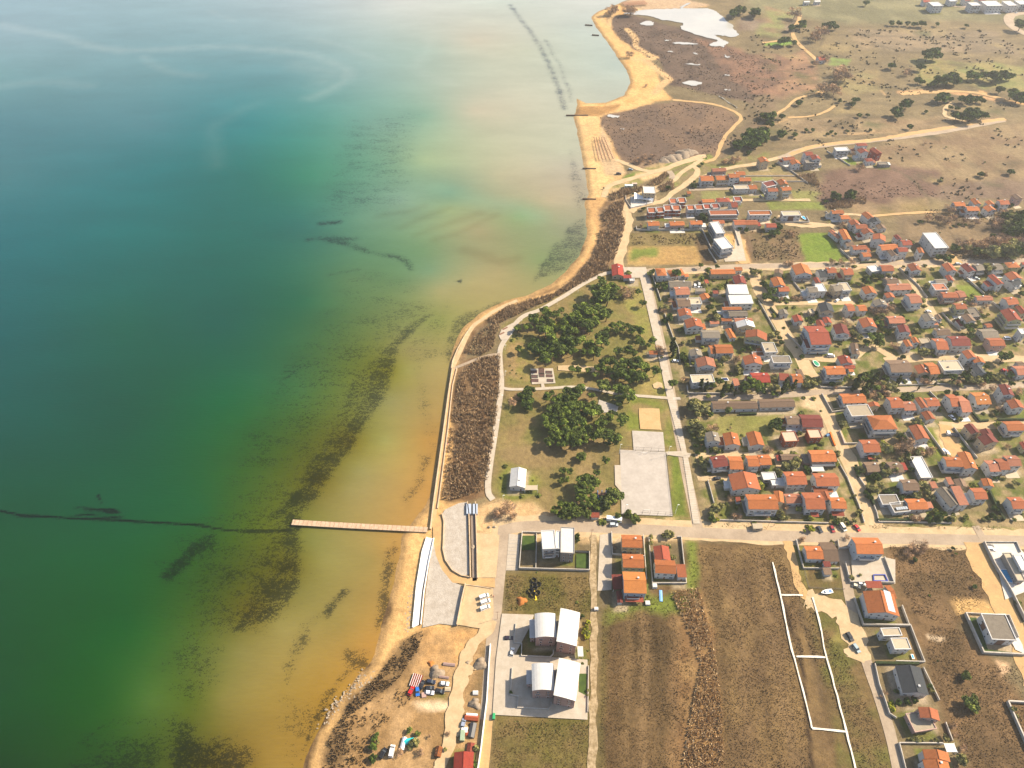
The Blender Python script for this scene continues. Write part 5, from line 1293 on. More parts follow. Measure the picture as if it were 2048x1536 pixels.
lot(T5, "640,460 690,520 1130,525", "dark wall below the tall house beside the pool"); lot(T5, "700,610 840,860 1030,830", "white wall around the dark lawn by the lane"); lot(T5, "940,1110 1010,1290 1180,1285", "white wall around the square shaded lawn")
lot(T6, "1080,1070 1400,1490", "slanting wall right of the sandy turning place"); lot(T6, "670,1040 960,1440", "slanting wall left of the sandy turning place"); lot(T6, "750,580 860,690", "short white wall left of the curved roof house"); lot(T6, "330,490 900,470 1250,500", "long low wall beside the mid lane under the hedge trees", 1.0)
lot(T3, "340,255 600,500 720,660", "wall along the right block's diagonal lane, upper part", 1.4); lot(T3, "1170,320 1500,610", "dark wall beside the square green meadow"); lot(T3, "920,860 1010,970 1180,1110", "hedge wall down the diagonal lane, lower part", 1.4); lot(T3, "1610,720 1740,830", "short grey wall below the sandy drive")
lot(T2, "250,700 480,1110", "white wall down the left side of the middle lane", 1.3); lot(T2, "640,1150 900,1420", "white wall left of the light blue hotel's yard"); lot(T2, "700,410 815,560 880,560", "low wall around the pale patio in the middle block"); lot(T2, "1360,0 1500,130", "white wall at the lower right of the green field")
lot(T1, "710,340 830,700", "thin white wall between parking road and the first gardens", 1.3); lot(T1, "880,880 990,1190 1070,1350 1090,1536", "pale wall beside the parking road, lower part", 1.3); lot(T4, "500,500 515,600 1130,610", "white wall below the beige flat-roofed house", 1.6)
lot(TN, "490,1225 500,1270 1400,1270", "white wall along the top of the yellow field", 1.6); lot(TN, "1390,1260 1520,1536", "white wall between yellow field and apartment slab", 1.4); lot(T1, "1480,0 1590,180", "lower end of the white wall beside the apartment slab", 1.4); lot(TN, "1830,1260 1900,1480", "grey wall right of the paved court", 1.4)
lot(TN, "1290,680 1560,690", "white wall below the upper cluster's first house", 1.2); lot(TN, "1780,700 1830,775 2020,775", "white wall around the flat cream house"); lot(TO, "65,530 740,530", "thin field wall below the white gravel road", .9); lot(TO, "190,610 880,605", "second thin field wall above the isolated quartet", .9); lot(TO, "500,350 720,480 920,630", "slanting wall below the gravel road cluster", 1.2)
lot(TO, "270,790 310,830 510,830", "white wall at the foot of the isolated quartet, left", 1.2); lot(TO, "460,1125 510,1165 940,1165 900,1090", "white wall of the long modern villa"); lot(TO, "1185,190 1500,390", "slanting wall left of the small lawn", 1.1); lot(TO, "1165,1020 1290,1120", "white wall at the corner of the back rows", 1.2)
lot(TN, "350,800 350,860 420,970", "pale wall at the restaurant's parking court", 1.2)
for T, p, l, h in ((TR,"750,395 800,520","dark hedge at the upper right of the lower lane",1.8),(TR,"900,660 1000,900","thick hedge beside the grey bungalow's drive",2),(TQ,"40,1100 500,1100","clipped hedge inside the bungalow's front wall",1.4),(TQ,"1560,720 1640,900 1760,1110","tall dark hedge between two roadside gardens",2.4),(T6,"1330,850 1440,980 1550,970","clipped hedge round the bright green lawn",1.4),(T6,"1680,960 2060,960","long clipped hedge right of the bright lawn",1.5),
        (T2,"410,800 510,920","dark hedge at the lane corner in the middle block",1.6),(T4,"1220,885 1450,880","short hedge before the brown terrace",1.4),(T2,"1850,170 1640,180","hedge at the foot of the corner house above the street",1.2),(TG,"10,1140 600,1150","hedge below the twin modern villa",1.6),(T3,"540,370 700,370","hedge behind the upper lane garden",1.3),(G1,"1060,620 1055,620","x",1)):
    if l != "x": lot(T, p, l, h, HEDGE, cat="hedge", name="hedge", t=1.1)
# court fences
def fence(name, pts, h, label, T=None, n=8):
    line = W(pts, T); e = empty(name, (*line[0], 0)); tag(e, label, "fence"); o = Vector((*line[0], 0))
    for a_, c_ in zip(line[:-1], line[1:]):
        a_, c_ = Vector((*a_, 0))-o, Vector((*c_, 0))-o
        k = max(2, int((c_-a_).length/4)); q = MB()
        for i in range(k+1): p_ = a_.lerp(c_, i/k); q.cyl(p_, p_+Vector((0,0,h)), .06, n=5)
        q.build("post", [DARKM], e); q = MB()
        for z_ in (h, h*.5, .15): q.cyl(a_+Vector((0,0,z_)), c_+Vector((0,0,z_)), .045, n=4)
        q.build("rail", [DARKM], e)
fence("court_fence", "1241,901 1331,906", 4, "tall wire fence along the top end of the big court"); fence("court_fence", "1284,1029 1345,1033", 4, "tall wire fence along the bottom end of the big court")
fence("court_fence", "1332,908 1345,1033", 1.2, "low fence down the right side of the big court"); fence("wire_fence", "1608,1140 1617,1176 1688,1179", 1.3, "wire fence round the small lawn below the brown shed")
# ------------------------------------------------------------------ trees and shrubs
def leafmat(name, c):
    m = mat(name, A(*c, 2.1), tuple(v*.95 for v in A(*c)), 0.55, .9, fine=(3, .35), rnd=.16); return m
LEAF = dict(p=leafmat("pine_needles",(84,100,38)), t=leafmat("broad_leaf",(96,108,48)), l=leafmat("light_leaf",(128,134,60)), y=leafmat("yellow_green_leaf",(140,146,44)),
            c=leafmat("cypress_leaf",(60,70,32)), b=leafmat("bare_twig",(150,124,100)), o=leafmat("olive_leaf",(122,122,78)), s=leafmat("shrub_leaf",(104,112,50)), d=leafmat("dark_leaf",(72,90,34)))
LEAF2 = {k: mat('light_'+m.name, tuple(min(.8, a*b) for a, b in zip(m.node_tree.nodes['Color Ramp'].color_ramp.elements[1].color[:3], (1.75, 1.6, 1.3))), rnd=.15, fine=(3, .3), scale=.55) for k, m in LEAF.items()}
BARK = mat("bark", A(126,104,84), A(90,72,56), 2, .95)
PROTO = {}
def crown_mesh(kind, seed):
    r = np.random.default_rng(seed); V = []; F = []
    # clumps in a unit crown (radius 1, z from -? to ?)
    if kind == 'c': cl = [(r.normal(0,.12), r.normal(0,.12), z, .38*(1-abs(z)/2.6)) for z in np.linspace(-1.9, 2.0, 14)]; n = 60; q = .20
    elif kind in 'b': cl = [(*(r.uniform(-.7,.7,2)), r.uniform(-.5,.5), .42) for _ in range(12)]; n = 34; q = .055
    elif kind in 's': cl = [(*(r.uniform(-.6,.6,2)), r.uniform(-.25,.25), .42) for _ in range(10)]; n = 55; q = .14
    else:
        cl = []
        flatz = .38 if kind == 'p' else .6
        for i in range(15 if kind == 'p' else 18):
            a = r.uniform(0, 6.28); rr = math.sqrt(r.uniform(0, 1))*.72; cl.append((rr*math.cos(a)*(1+r.uniform(-.1,.25)), rr*math.sin(a), r.uniform(-1,1)*flatz*(1-.6*rr), r.uniform(.24,.42)))
        n = 74; q = .11
    MI = []
    for cx, cy, cz, cr in cl:
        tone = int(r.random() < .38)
        for _ in range(n):
            d = r.normal(size=3); d /= np.linalg.norm(d); d[2] = abs(d[2])*.8-.15 if kind != 'c' else d[2]
            p = np.array([cx, cy, cz])+d*cr*r.uniform(.7, 1.08)*np.array([1, 1, .8])
            nrm = d+r.normal(size=3)*.55; nrm /= np.linalg.norm(nrm); u = np.cross(nrm, r.normal(size=3)); u /= np.linalg.norm(u); w = np.cross(nrm, u)
            if kind == 'b': a, b_ = u*q*6*r.uniform(.5,1), w*q*.42
            else: a, b_ = u*q*r.uniform(.6,1.2), w*q*r.uniform(.5,1.1)
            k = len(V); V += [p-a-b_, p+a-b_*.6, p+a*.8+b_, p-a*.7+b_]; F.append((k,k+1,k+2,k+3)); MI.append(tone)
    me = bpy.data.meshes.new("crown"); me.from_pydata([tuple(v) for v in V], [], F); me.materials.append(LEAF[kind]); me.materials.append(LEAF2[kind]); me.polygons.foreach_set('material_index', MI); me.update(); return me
def trunk_mesh(kind, seed):
    rr = random.Random(seed); b = MB(); top = Vector((rr.uniform(-.15,.15), rr.uniform(-.15,.15), .0))
    b.cyl((0,0,-1.35), top+Vector((0,0,-.35)), .075, .05, 6)
    for i in range(4):
        a = rr.uniform(0, 6.28); b.cyl(top+Vector((0,0,-.45)), top+Vector((math.cos(a)*.5, math.sin(a)*.5, .15)), .04, .015, 5)
    o = b.build("trunk", [BARK]); me = o.data; bpy.data.objects.remove(o); return me
NVAR = 4
KN = dict(p=("pine_tree","dark green pine","pine"), t=("broadleaf_tree","green leafy tree","tree"), l=("fruit_tree","light green bushy tree","tree"), y=("broadleaf_tree","yellow-green tree","tree"),
          c=("cypress_tree","narrow dark cypress","cypress"), b=("bare_tree","bare brown tree","bare tree"), o=("olive_tree","grey-green olive-like tree","tree"), s=("shrub","round green shrub","shrub"), d=("evergreen_tree","dense dark tree","tree"))
TREES = []
def trees(T, zone, block):
    for it in block.replace("\n", " ").split(";"):
        f = it.split()
        if not f: continue
        x, y, r_ = float(f[0]), float(f[1]), float(f[2]); k = f[3] if len(f) > 3 else 'p'
        px, py = T(x, y); rad = r_*T.k/ppm(px, py)*(0.78 if zone.startswith('*scattered') else 0.92); TREES.append(dict(px=px, py=py, r=rad, k=k, zone=zone))
def build_trees():
    zones = {}
    for t in TREES: zones.setdefault((t['zone'], t['k']), []).append(t)
    usedlab = set()
    for (zone, k), L_ in zones.items():
        nm, ph, cat = KN[k]; L_.sort(key=lambda q: q['px']); n = len(L_)
        for i, t in enumerate(L_):
            if n == 1: lab = f"{ph} {zone}"
            elif zone.startswith("*"): lab = f"{ph} {zone[1:]}"
            else:
                pos = "leftmost" if i == 0 else f"{ORD[i]} from left" if i <= (n-1)/2 else "rightmost" if i == n-1 else f"{ORD[n-1-i]} from right"
                lab = f"{ph}, {pos} {zone}"
            if n > 1 or zone.startswith("*"): grp = f"{ph}s {zone.lstrip('*')}"
            else: grp = None
            usedlab.add(lab)
            rd = random.Random(int(t['px']*31+t['py']*17)); R_ = t['r']*(rd.uniform(1.0, 1.42) if zone.startswith('*') and 'scattered' not in zone else 1)
            if k == 'c': H0 = R_*2.4; cz = R_*2.2
            elif k == 's': H0 = R_*.5; cz = R_*.45
            elif k in 'p': H0 = max(2.2, R_*1.8); cz = H0
            else: H0 = max(1.2, R_*1.05); cz = H0
            base = P(t['px'], t['py'], cz); base.z = 0
            e = empty(nm, base, rd.uniform(0, 6.28)); tag(e, lab, cat, grp)
            v = rd.randrange(NVAR); key = (k, v)
            if key not in PROTO: PROTO[key] = (crown_mesh(k, 100+v*7+ord(k)), trunk_mesh(k, v+ord(k)))
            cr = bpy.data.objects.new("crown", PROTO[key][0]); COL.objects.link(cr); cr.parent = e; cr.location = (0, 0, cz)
            zs = rd.uniform(.85, 1.15); cr.scale = (R_*1.12, R_*1.12*rd.uniform(.85,1.1), R_*zs*(1.0 if k != 's' else .8))
            if k != 's':
                tr = bpy.data.objects.new("trunk", PROTO[key][1]); COL.objects.link(tr); tr.parent = e; s_ = cz/1.35; tr.location = (0, 0, cz); tr.scale = (max(s_*.9, R_*.8), max(s_*.9, R_*.8), s_)
trees(G1, "*in the dense upper grove of the park", """1180 160 70;1290 130 70;1390 150 60;1230 230 70;1340 230 70;1180 300 60;1260 300 50;1260 50 40;1040 370 70;1140 390 70;1010 440 60;1330 430 65;1240 470 60;1180 520 60;1110 560 60;1030 530 60;500 490 60;
660 440 60;760 440 50;900 470 60;620 500 50;700 540 60;610 385 50;820 390 38;560 610 60;430 590 55;640 600 60;720 630 55;880 620 60;960 630 50;1100 470 60;1280 390 50;980 500 55;1140 620 45;540 540 50;1210 370 55;860 520 50""")
trees(G1, "in the dense upper grove of the park", "780 570 50 y;930 550 55 l;850 700 50 l;1070 650 42 b;300 690 16 s;320 600 40 d")
trees(G1, "*in the lower grove above the planter square", """690 720 60;780 760 70 d;860 740 70 d;960 740 70;1030 720 50;480 820 60 d;560 850 70 d;650 800 60 d;700 880 60;820 850 60;930 850 50;640 940 60;750 910 40;600 770 55 d;740 830 55 d;900 800 50 d;520 760 45 d;
1140 790 60;1230 700 50;1280 760 60;1290 690 50;1060 870 40;1190 880 60;1100 800 40;1240 830 45""")
trees(G1, "between the lower grove and the coast path", "330 835 45;310 600 40;250 740 24 s;315 720 15 s;400 780 12 s;230 1030 12 s;255 1080 12 s;300 1120 12 s;360 1170 12 s;240 1190 10 s;230 1110 10 s")
trees(G1, "in the row of slender pines towards the parking road", "1400 570 50;1480 560 50;1560 580 50;1640 600 50;1720 620 50;1330 620 40;1430 625 42;1510 610 42;1600 640 42;1690 700 40;1720 650 40")
trees(G1, "between the upper grove and the bar", "1740 310 42;1690 185 38;1500 150 60 b;1560 230 60 b;1610 190 50 b;1500 240 40 s;1440 250 40 s")
trees(G1, "left of the orange-roofed kiosk", "1710 760 60;1840 740 50;1790 800 40;1460 860 55;1570 840 55;1640 880 50;1660 760 40;1930 840 60 b")
trees(G1, "*right of the planter square", """1300 990 50;1380 980 60;1470 1000 60;1560 1010 60;1650 990 60;1740 1010 60;1240 1050 50;1340 1080 50;1450 1090 60;1560 1110 60;1680 1130 70;1740 1150 50;1600 1180 50;1880 1080 50;1500 1050 50;1620 1060 50;1780 1070 50;1420 1160 40;940 1060 40;1120 1080 36;1010 1070 34;1200 1130 40""")
trees(G1, "*along the cross path of the park", """430 1330 70 d;380 1370 50 d;480 1300 45 d;420 1440 60 d;440 1500 50 d;640 1380 55;700 1340 25;880 1320 60;960 1330 60;1030 1300 55;840 1400 60;930 1420 60;760 1440 60;1290 1250 75 t;1340 1290 40;1160 1370 35;1470 1290 60;1550 1300 60 t;1590 1370 60;1480 1400 60 t;1450 1450 45 t;1170 1490 60;1060 1480 60;900 1500 60;780 1510 50;340 1380 45 b;260 1440 40 b""")
trees(G2, "*in the lower grove of the park", """1000 190 70;1060 210 50;1110 290 50;1190 240 42;1310 260 50;1280 310 42;620 190 60;700 200 60;800 220 60;560 260 50;660 290 60;760 300 60;860 300 60;640 350 60;740 390 60;850 400 60;940 380 50;640 440 60;740 470 60;840 480 60;
920 470 50;1020 430 60;1120 430 60;1210 450 66;1150 515 30;1220 490 40;690 240 50;800 360 50;580 330 45;900 240 50;780 160 55;860 140 55;700 510 45;590 500 45;1080 330 40;1160 280 36""")
trees(G2, "in the open ground between grove and clubhouse", "900 640 50 t;870 665 35;1130 680 42;780 790 35;710 780 38;740 870 35;690 885 32")
trees(G2, "*between the clubhouse and the big court", """900 880 50;970 870 50;1030 900 45;880 950 50;970 960 50;1040 800 35;1210 1020 75 t;1130 1080 60 t;1000 1050 45;880 1040 50;940 1100 50;640 1170 45;720 1140 50;800 1140 50;760 1210 50 t;880 1180 50 t;950 1200 50 t;840 1220 40;920 1020 45;1080 1150 40 t;700 1220 40;1040 1130 40""")
trees(G2, "by the dusty road below the big court", "1350 1210 45 t;1420 1245 48 t;1250 1220 36;170 1160 80 b;80 1190 60 b;230 1230 40 b")
trees(G2, "by the clubhouse", "150 740 26 s;120 850 22 s;420 880 10 s;380 990 14 s;300 1015 10 s")
trees(T4, "beside the upper parking road", "320 455 70;460 110 60 d;450 60 45 d;330 10 60 c;300 -40 50 c;500 200 40 s;480 410 60 b;160 10 60 b")
trees(T1, "between parking road and first houses", "720 290 45 d;680 320 40 l;1040 310 75 p;790 490 45 d;880 500 50 d;990 500 30 d;830 790 50 o;900 780 50 o;950 920 65 d;900 960 45 d;870 830 40 b;990 1290 70 c;1080 1090 50 s;1120 1060 30 s;1130 1260 36 o;1230 1260 34 o;940 1090 20 s;950 690 40 b;1050 1340 36 s")
trees(T1, "in the gardens of that block's middle", "1390 400 50 t;1480 290 36 t;1430 500 45 o;1330 340 30 b;1520 680 50 d;1500 780 60 d;1580 850 50 d;1600 920 70 o;1480 950 40 s;1640 500 50 l;1730 440 26 c;1560 410 30 s;1590 220 42 p;1380 200 40 p;1960 780 30 s;1880 1470 50 b;1700 1470 40 s;2000 1330 36 s")
trees(T2, "beside the upper part of the middle lane", "180 290 60 o;260 300 50 o;330 470 60 d;420 560 80 d;370 640 70 d;470 670 60 d;540 660 40 b;330 380 36 b;110 390 30 d;730 650 45 b;830 660 40 b;560 700 30 s;640 710 30 s;260 790 35 t;70 800 25 s")
trees(T2, "in the gardens of the middle block", "840 520 36 s;1000 340 30 s;1240 440 26 s;1730 410 75 d;1610 460 36 l;1830 350 45 d;1740 360 40 o;1640 690 30 l;1840 830 60 b;1900 780 50 b;950 960 80 p;830 870 36 s;640 790 26 s;740 780 26 s;1040 860 36 d;600 1060 24 s;690 1000 26 s;430 1170 60 o;500 1130 40 o;540 1200 36 d;570 1260 40 d;850 1450 34 d;1220 1020 30 s;1420 970 50 b;1480 1010 45 b;1560 1130 70 o;1640 1190 50 o;1750 1130 45 d;1840 1190 90 p;1880 1260 60 p;1720 1260 60 p;1570 910 30 s;1900 1000 60 p;1960 1090 40 d;2000 920 50 o;1870 940 45 d;600 1400 30 o;1300 1170 30 d;1180 590 40 b;130 1330 50 d;40 1360 40 d;1360 1290 30 d;1480 1420 36 d;1560 1400 30 d")
trees(T2, "along the farthest cross street", "640 170 50 b;700 180 50 b;1260 150 50 b;1400 150 55 b;1530 150 50 b;1320 190 24 s;1570 220 36 s;2000 600 40 d;1410 220 20 s")
trees(T3, "in the upper gardens of the right block", "440 310 36 d;410 225 24 d;200 360 50 o;300 370 40 d;80 360 50 d;740 490 50 o;600 440 30 s;800 260 30 s;1030 470 36 d;1250 640 30 d;1130 540 18 s;1560 250 90 o;1480 280 50 o;1800 290 55 o;1620 590 40 o;1700 600 30 o;1990 300 40 c;2030 480 40 d;2020 590 40 d;900 100 55 d;1000 110 70 d;1060 90 40 d;680 330 30 o;920 400 36 d;700 210 30 s")
trees(T3, "in the lower gardens of the right block", "660 680 50 o;520 560 30 d;560 570 20 s;240 790 70 b;120 830 70 b;200 640 50 d;690 760 36 s;380 900 36 d;460 965 26 d;110 920 60 o;90 1000 50 l;560 1090 50 o;620 1120 36 s;200 1120 50 d;280 1310 60 b;700 1400 80 o;780 1380 50 o;820 1440 40 s;400 1460 36 d;1330 1060 75 p;1330 1160 60 d;1310 1240 40 o;1220 1010 50 d;1150 950 40 d;1450 840 50 b;1350 740 45 b;1220 1150 36 s;1780 1450 80 p;1850 1430 60 p;1700 750 30 s;1560 880 26 l;1380 1290 26 s;920 1020 36 l;1180 750 20 s;60 1190 80 p;100 1270 50 p;1540 760 30 b")
trees(T4, "in the pine row above the brown terrace", "700 460 55 c;770 500 55 c;850 470 60;900 420 55;960 430 55;1010 550 70 c;1110 530 50 c;1060 500 50;1300 480 80;1380 430 80;1450 470 80;1500 520 80;1540 450 50;1260 530 60;1650 520 70 o;1720 500 55 o;1850 470 70 c;1830 530 60 c;1970 480 55 c;1700 380 50 o;1590 480 50;1160 590 30 c;1700 600 50")
trees(T4, "in front of the brown terrace", "620 740 120 o;700 800 90 o;560 760 80 o;760 820 60 o;640 860 60 o;1050 810 62 t;1195 800 28 o;1740 1000 80 d;1790 960 50 d;640 1040 110 o;560 1080 60 o;710 1100 60 l;690 1180 60 o;870 1060 80 b;820 880 45 d;1110 1010 14 s;1100 1060 20 b;910 1360 50 o;830 1370 40 d;620 1300 40 d;650 1400 36 d;1280 1450 36 o;1620 1350 60 b;1790 1400 30 s;1260 1160 24 s;900 170 50 o;940 210 45 o;1030 120 70 o;1170 130 60 b;1220 250 70 o;960 310 36 s;1100 320 30 s;1700 340 36 b")
trees(T5, "between the lane and the tall pine clump", "560 450 90 o;640 440 60 o;500 470 50 o;850 460 50 d;960 440 60 o;990 380 36 d;440 95 30 d;380 250 22 y;160 50 40 o;900 510 36 b;1000 410 40 d")
trees(T5, "in the tall dark clump in the centre", "1190 440 80 c;1160 480 60 c;1320 380 90;1310 520 80 c;1420 420 80 c;1450 500 60;1510 500 70 b;1600 470 90 o;1680 540 80 o;1580 380 50 d;1500 620 50 o;1420 600 60 b;1760 400 40 c;1360 330 60;1250 360 50;1600 590 60 b;1690 460 60 o")
trees(T5, "in the gardens right of the lower lane", "1010 1000 60 o;960 1000 36 o;1800 1200 70 d;1600 1330 90 o;1560 1300 70 l;1830 1360 110 b;1400 1450 50 o;1490 1460 50 o;1340 1460 30 d;1860 640 75 d;1810 660 40 d;1900 1480 60 o;1980 1380 50 o;1740 950 26 s;900 1400 40 o;930 1440 30 o;140 1400 40 o;60 1040 90 d;110 960 50 d;1970 980 50 o;700 830 20 s;460 650 30 s;600 660 36 s")
trees(T6, "in the hedge of tall dark trees", "920 350 50 d;1000 330 45 d;1080 360 60 p;1130 420 60 b;1060 440 50 o;1230 350 60 d;1290 300 40 c;1300 380 60 d;1360 410 70 o;1440 400 70 o;1180 470 50 o;1580 330 60 d;1540 390 60 d;1640 370 50 o;1720 360 60 o;1780 410 50 o;1860 340 60 d;1880 460 45 d;1490 470 50 b;700 370 45 d;680 420 50 b;740 430 50 b;800 400 26 c;840 460 26 c;610 520 24 c;350 430 30 c;370 400 20 o;1540 230 36 d;1620 520 60 b;1240 640 40 d;1000 580 50 d;1120 600 45 d;530 340 40 b;1960 650 40 d;1990 560 60 b")
trees(T6, "in the gardens by the sandy turning place", "480 640 70 d;420 620 50 d;600 980 60 o;640 1000 36 o;380 1190 60 d;330 1130 40 o;620 1380 70 b;740 1370 60 b;560 1400 40 o;1380 760 50 d;1180 940 40 o;1130 940 30 s;1720 810 50 b;1670 860 40 d;1840 1320 36 b;1740 1000 30 s")
trees(TR, "around the two brown cottages", "850 400 60 o;800 430 50 d;1150 410 80 o;1280 400 80 o;1210 440 60 d;1060 500 70 d;1000 500 50 d;760 360 30 d;500 180 45 o;1380 270 50 o;1440 60 110 b;1640 150 80 o;1780 140 70 b;1460 200 60 d;1520 400 50 d;1100 620 60 o;1010 680 70 o;950 640 50 o;1230 700 60 d;1310 690 50 d;1160 700 40 d;1380 770 40 d;1500 780 40 d;1600 760 70 o;1700 620 70 o;1740 700 60 o;1660 570 40 b;1640 680 30 l;1790 790 50 o;950 780 50 d;900 720 40 d")
trees(TR, "in the roadside gardens below the cottages", "820 980 45 o;740 1100 40 o;560 1100 50 o;490 1120 40 d;450 1040 50 d;620 1090 40 d;670 1130 30 s;780 1000 36 o;1570 1080 60 b;1640 1060 50 b;1750 1060 60 d;1780 1100 45 d;1900 1040 80 d;1960 1010 50 d;1330 1080 30 s;840 860 10 s;150 1200 40 s;100 1180 30 s;750 760 26 o")
trees(TQ, "in the roadside gardens at lower right", "1070 1060 60 o;1020 1090 45 d;900 1060 50 d;860 1090 50 d;1620 1040 50 d;1560 1060 40 d;1500 1080 36 o;1720 1050 40 o;1660 930 50 d;1680 860 40 d;1260 1050 40 l;1940 590 50 o;1640 520 36 d;1500 580 36 d;1700 520 30 d;1230 1100 30 s")
trees(TS, "in the gardens of the big orange house", "350 940 80 o;420 900 60 o;290 1000 60 o;300 1080 50 d;640 1040 60 b;560 800 50 b;1250 1020 70 o;1200 990 50 o;1310 1050 50 o;1310 920 36 b;1030 1020 50 b;470 600 40 o;440 560 36 o;180 300 60 o;230 340 60 o;150 250 36 d;260 250 36 o;200 400 50 o;540 1020 20 s;430 1020 24 s;510 870 26 s;700 1030 26 b")
trees(TS, "behind the pink-walled house", "1300 350 80 o;1400 330 90 o;1460 300 70 o;1230 430 50 o;1280 480 40 d;1020 400 50 d;760 230 30 d;1590 380 50 d;1600 440 36 d;1990 190 36 o;1210 500 36 d;1230 160 30 s;350 130 50 o;380 150 40 d;1020 650 24 s;970 690 40 s;1660 1210 50 y;1560 1240 24 y;1540 1340 36 b;1150 1160 12 b")
trees(TB, "by the walled plot of paved paths", "1050 270 60 o;1110 270 50 o;1000 270 40 o;830 300 40 o;830 380 40 o;1080 430 40 o;1120 560 36 o;1160 570 30 o;340 430 36 b;600 50 80 t;380 60 40 t;1740 60 30 y;790 1110 24 s")
trees(TL, "by the modern apartment building", "1190 300 48 d;1200 350 30 d;1205 270 30 o;450 480 16 s;1190 600 10 s;1190 1190 24 s;640 780 16 s")
trees(TM, "along the right side of the vaulted villas", "1440 380 50 y;1480 300 36 y;1470 440 44 l;1420 450 40 y;1400 220 30 d;1460 500 36 y;1480 690 18 s;1470 820 18 s;420 1260 26 d;1480 1230 26 o;1470 1300 20 o;1400 860 30 s;1330 550 14 s")
trees(TF, "by the houses under the main road", "430 200 36 b;850 240 40 o;1110 720 45 o;1230 680 26 o;1060 160 40 b;900 690 24 s;1180 300 10 s;500 1100 12 s")
trees(TQ2, "in the scrub field with the round bushes", "680 280 80 b;560 300 80 b;480 380 60 b;560 470 36 d;1380 840 32 d;760 960 20 s;1080 320 30 d;1120 390 20 l;1320 730 14 s;1970 1060 50 s;1920 980 30 s;640 350 60 b")
trees(TH, "in the scrub field at bottom right", "1270 280 75 t;1320 620 110 t;1380 740 60 t;1380 560 60 t;1200 1430 90 o;1080 950 50 b;1120 1080 40 b;770 420 45 d;800 480 36 o;330 640 50 d;450 620 50 d;560 610 50 d;230 680 45 y;260 740 40 y;240 640 36 d;600 1140 50 o;540 1140 40 o;660 1150 40 o;850 1160 40 o;980 1120 50 o;150 500 36 b;1910 730 45 o;1950 830 36 o;100 560 20 b;1230 1260 60 b;870 70 14 d;310 490 40 d;760 340 20 s")
trees(TJ, "in the yard by the sandy coast track", "540 1010 48 t;650 1070 45 t;600 1200 75 o;550 1230 50 o;810 1100 26 b;1060 1070 36 b;1030 1280 30 o;930 1310 40 b;60 1130 50 d;40 1250 60 d;90 1080 36 d;40 1400 60 d;100 1180 36 o;400 1330 50 b;680 1320 50 b;1450 1270 50 o;1420 1480 50 d;1380 60 10 s")
trees(TN, "in the northern settlement", "595 970 36 d;930 680 40 d;1290 600 20 d;1270 640 40 d;1290 660 36 d;560 770 14 s;1080 1250 22 d;1420 1090 60 d;1390 1060 40 d;1910 1240 30 d;2000 1260 36 d;1660 590 10 s;560 1200 30 b;1200 40 1 s;600 270 50 b;540 310 50 b;720 250 40 b;480 330 36 b;680 330 36 b;1390 360 30 d;50 690 14 d;450 770 16 d")
trees(TN, "*on the hillside beyond the coast track", "1900 90 50 d;1980 60 50 d;2010 30 50 d;1880 120 36 d;2030 210 26 d;1790 310 50 b;1860 290 40 b;1700 320 40 b")
trees(TO, "in the fields of the northern settlement", "460 390 26 d;120 200 26 d;220 100 30 d;340 30 40 d;200 30 60 d;130 30 60 d;1290 800 50 d;1340 820 50 d;1540 780 45 d;1510 800 45 d;1450 800 36 d;1170 870 36 d;440 1300 50 d;500 1290 50 d;540 1230 50 d;520 1180 36 d;410 1370 26 d;1640 390 60 b;1540 230 40 b;760 60 1 s;810 720 20 d;480 1090 20 d;750 1230 10 s;500 1250 36 d;1370 1190 50 b;1420 1200 50 b;700 1310 50 b;1650 1190 20 d;1560 1330 30 d;1700 1190 22 b")
trees(TP, "in the brown fields at upper right", "630 1150 36 d;985 130 14 d;1460 500 36 d;1520 510 45 b;1870 470 50 d;1510 335 16 d;1630 1350 50 d;1780 1290 40 d;900 1300 14 d;1080 1210 24 d;1250 1190 24 d;1160 1190 30 d;890 1100 60 b;1000 1130 70 b;760 1090 60 b;1100 1090 60 b;1250 1120 60 b;1400 1150 60 b;500 1430 50 o;900 590 40 o;700 80 20 b;1040 960 70 b;1660 940 40 d;1890 920 30 d;1770 1020 60 b;1800 1030 50 d;1700 1130 60 b;1430 1040 30 o")
trees(TP, "*in the dark wood at the right edge", """1800 1080 80 d;1900 1070 90 o;1990 1080 90 d;1860 1180 90 o;1960 1180 90 d;2040 1160 80 d;1900 1270 80 d;2000 1280 90 d;1700 1180 60 b;1650 1430 90 b;1750 1470 90 b;1560 1490 80 b;1850 1480 90 b;1950 1470 90 o;2040 1460 80 b;1460 1490 70 b;1280 1480 70 o;1200 1440 70 b;1100 1500 60 d;1350 1440 60 b;1420 1560 60 d;1600 1560 90 o;1700 1560 80 d;1850 1570 90 o;1960 1570 100 d;1500 1430 60 b;1780 1380 80 b;1900 1390 80 b;2020 1380 80 b;1650 1340 20 d""")
trees(TX, "*in the small pine wood left of the gravel road", "1740 1320 50 d;1790 1260 50 d;1850 1230 60 d;1920 1230 60 d;1960 1210 50 d;1890 1270 50 d;1820 1290 40 d;1970 1270 40 d;1870 1320 40 d;1880 1200 40 d;1960 1050 40 d;2030 1060 40 d;2010 1130 40 d;1820 1390 20 d")
trees(TX, "near the lagoon's far shore", "1690 110 60 d;1720 90 50 d;1770 90 40 d;1860 110 40 d;1900 100 36 d;730 490 36 b;560 90 50 b;700 90 50 b;740 90 50 b;600 80 40 b;880 780 14 b;1290 1190 24 b")
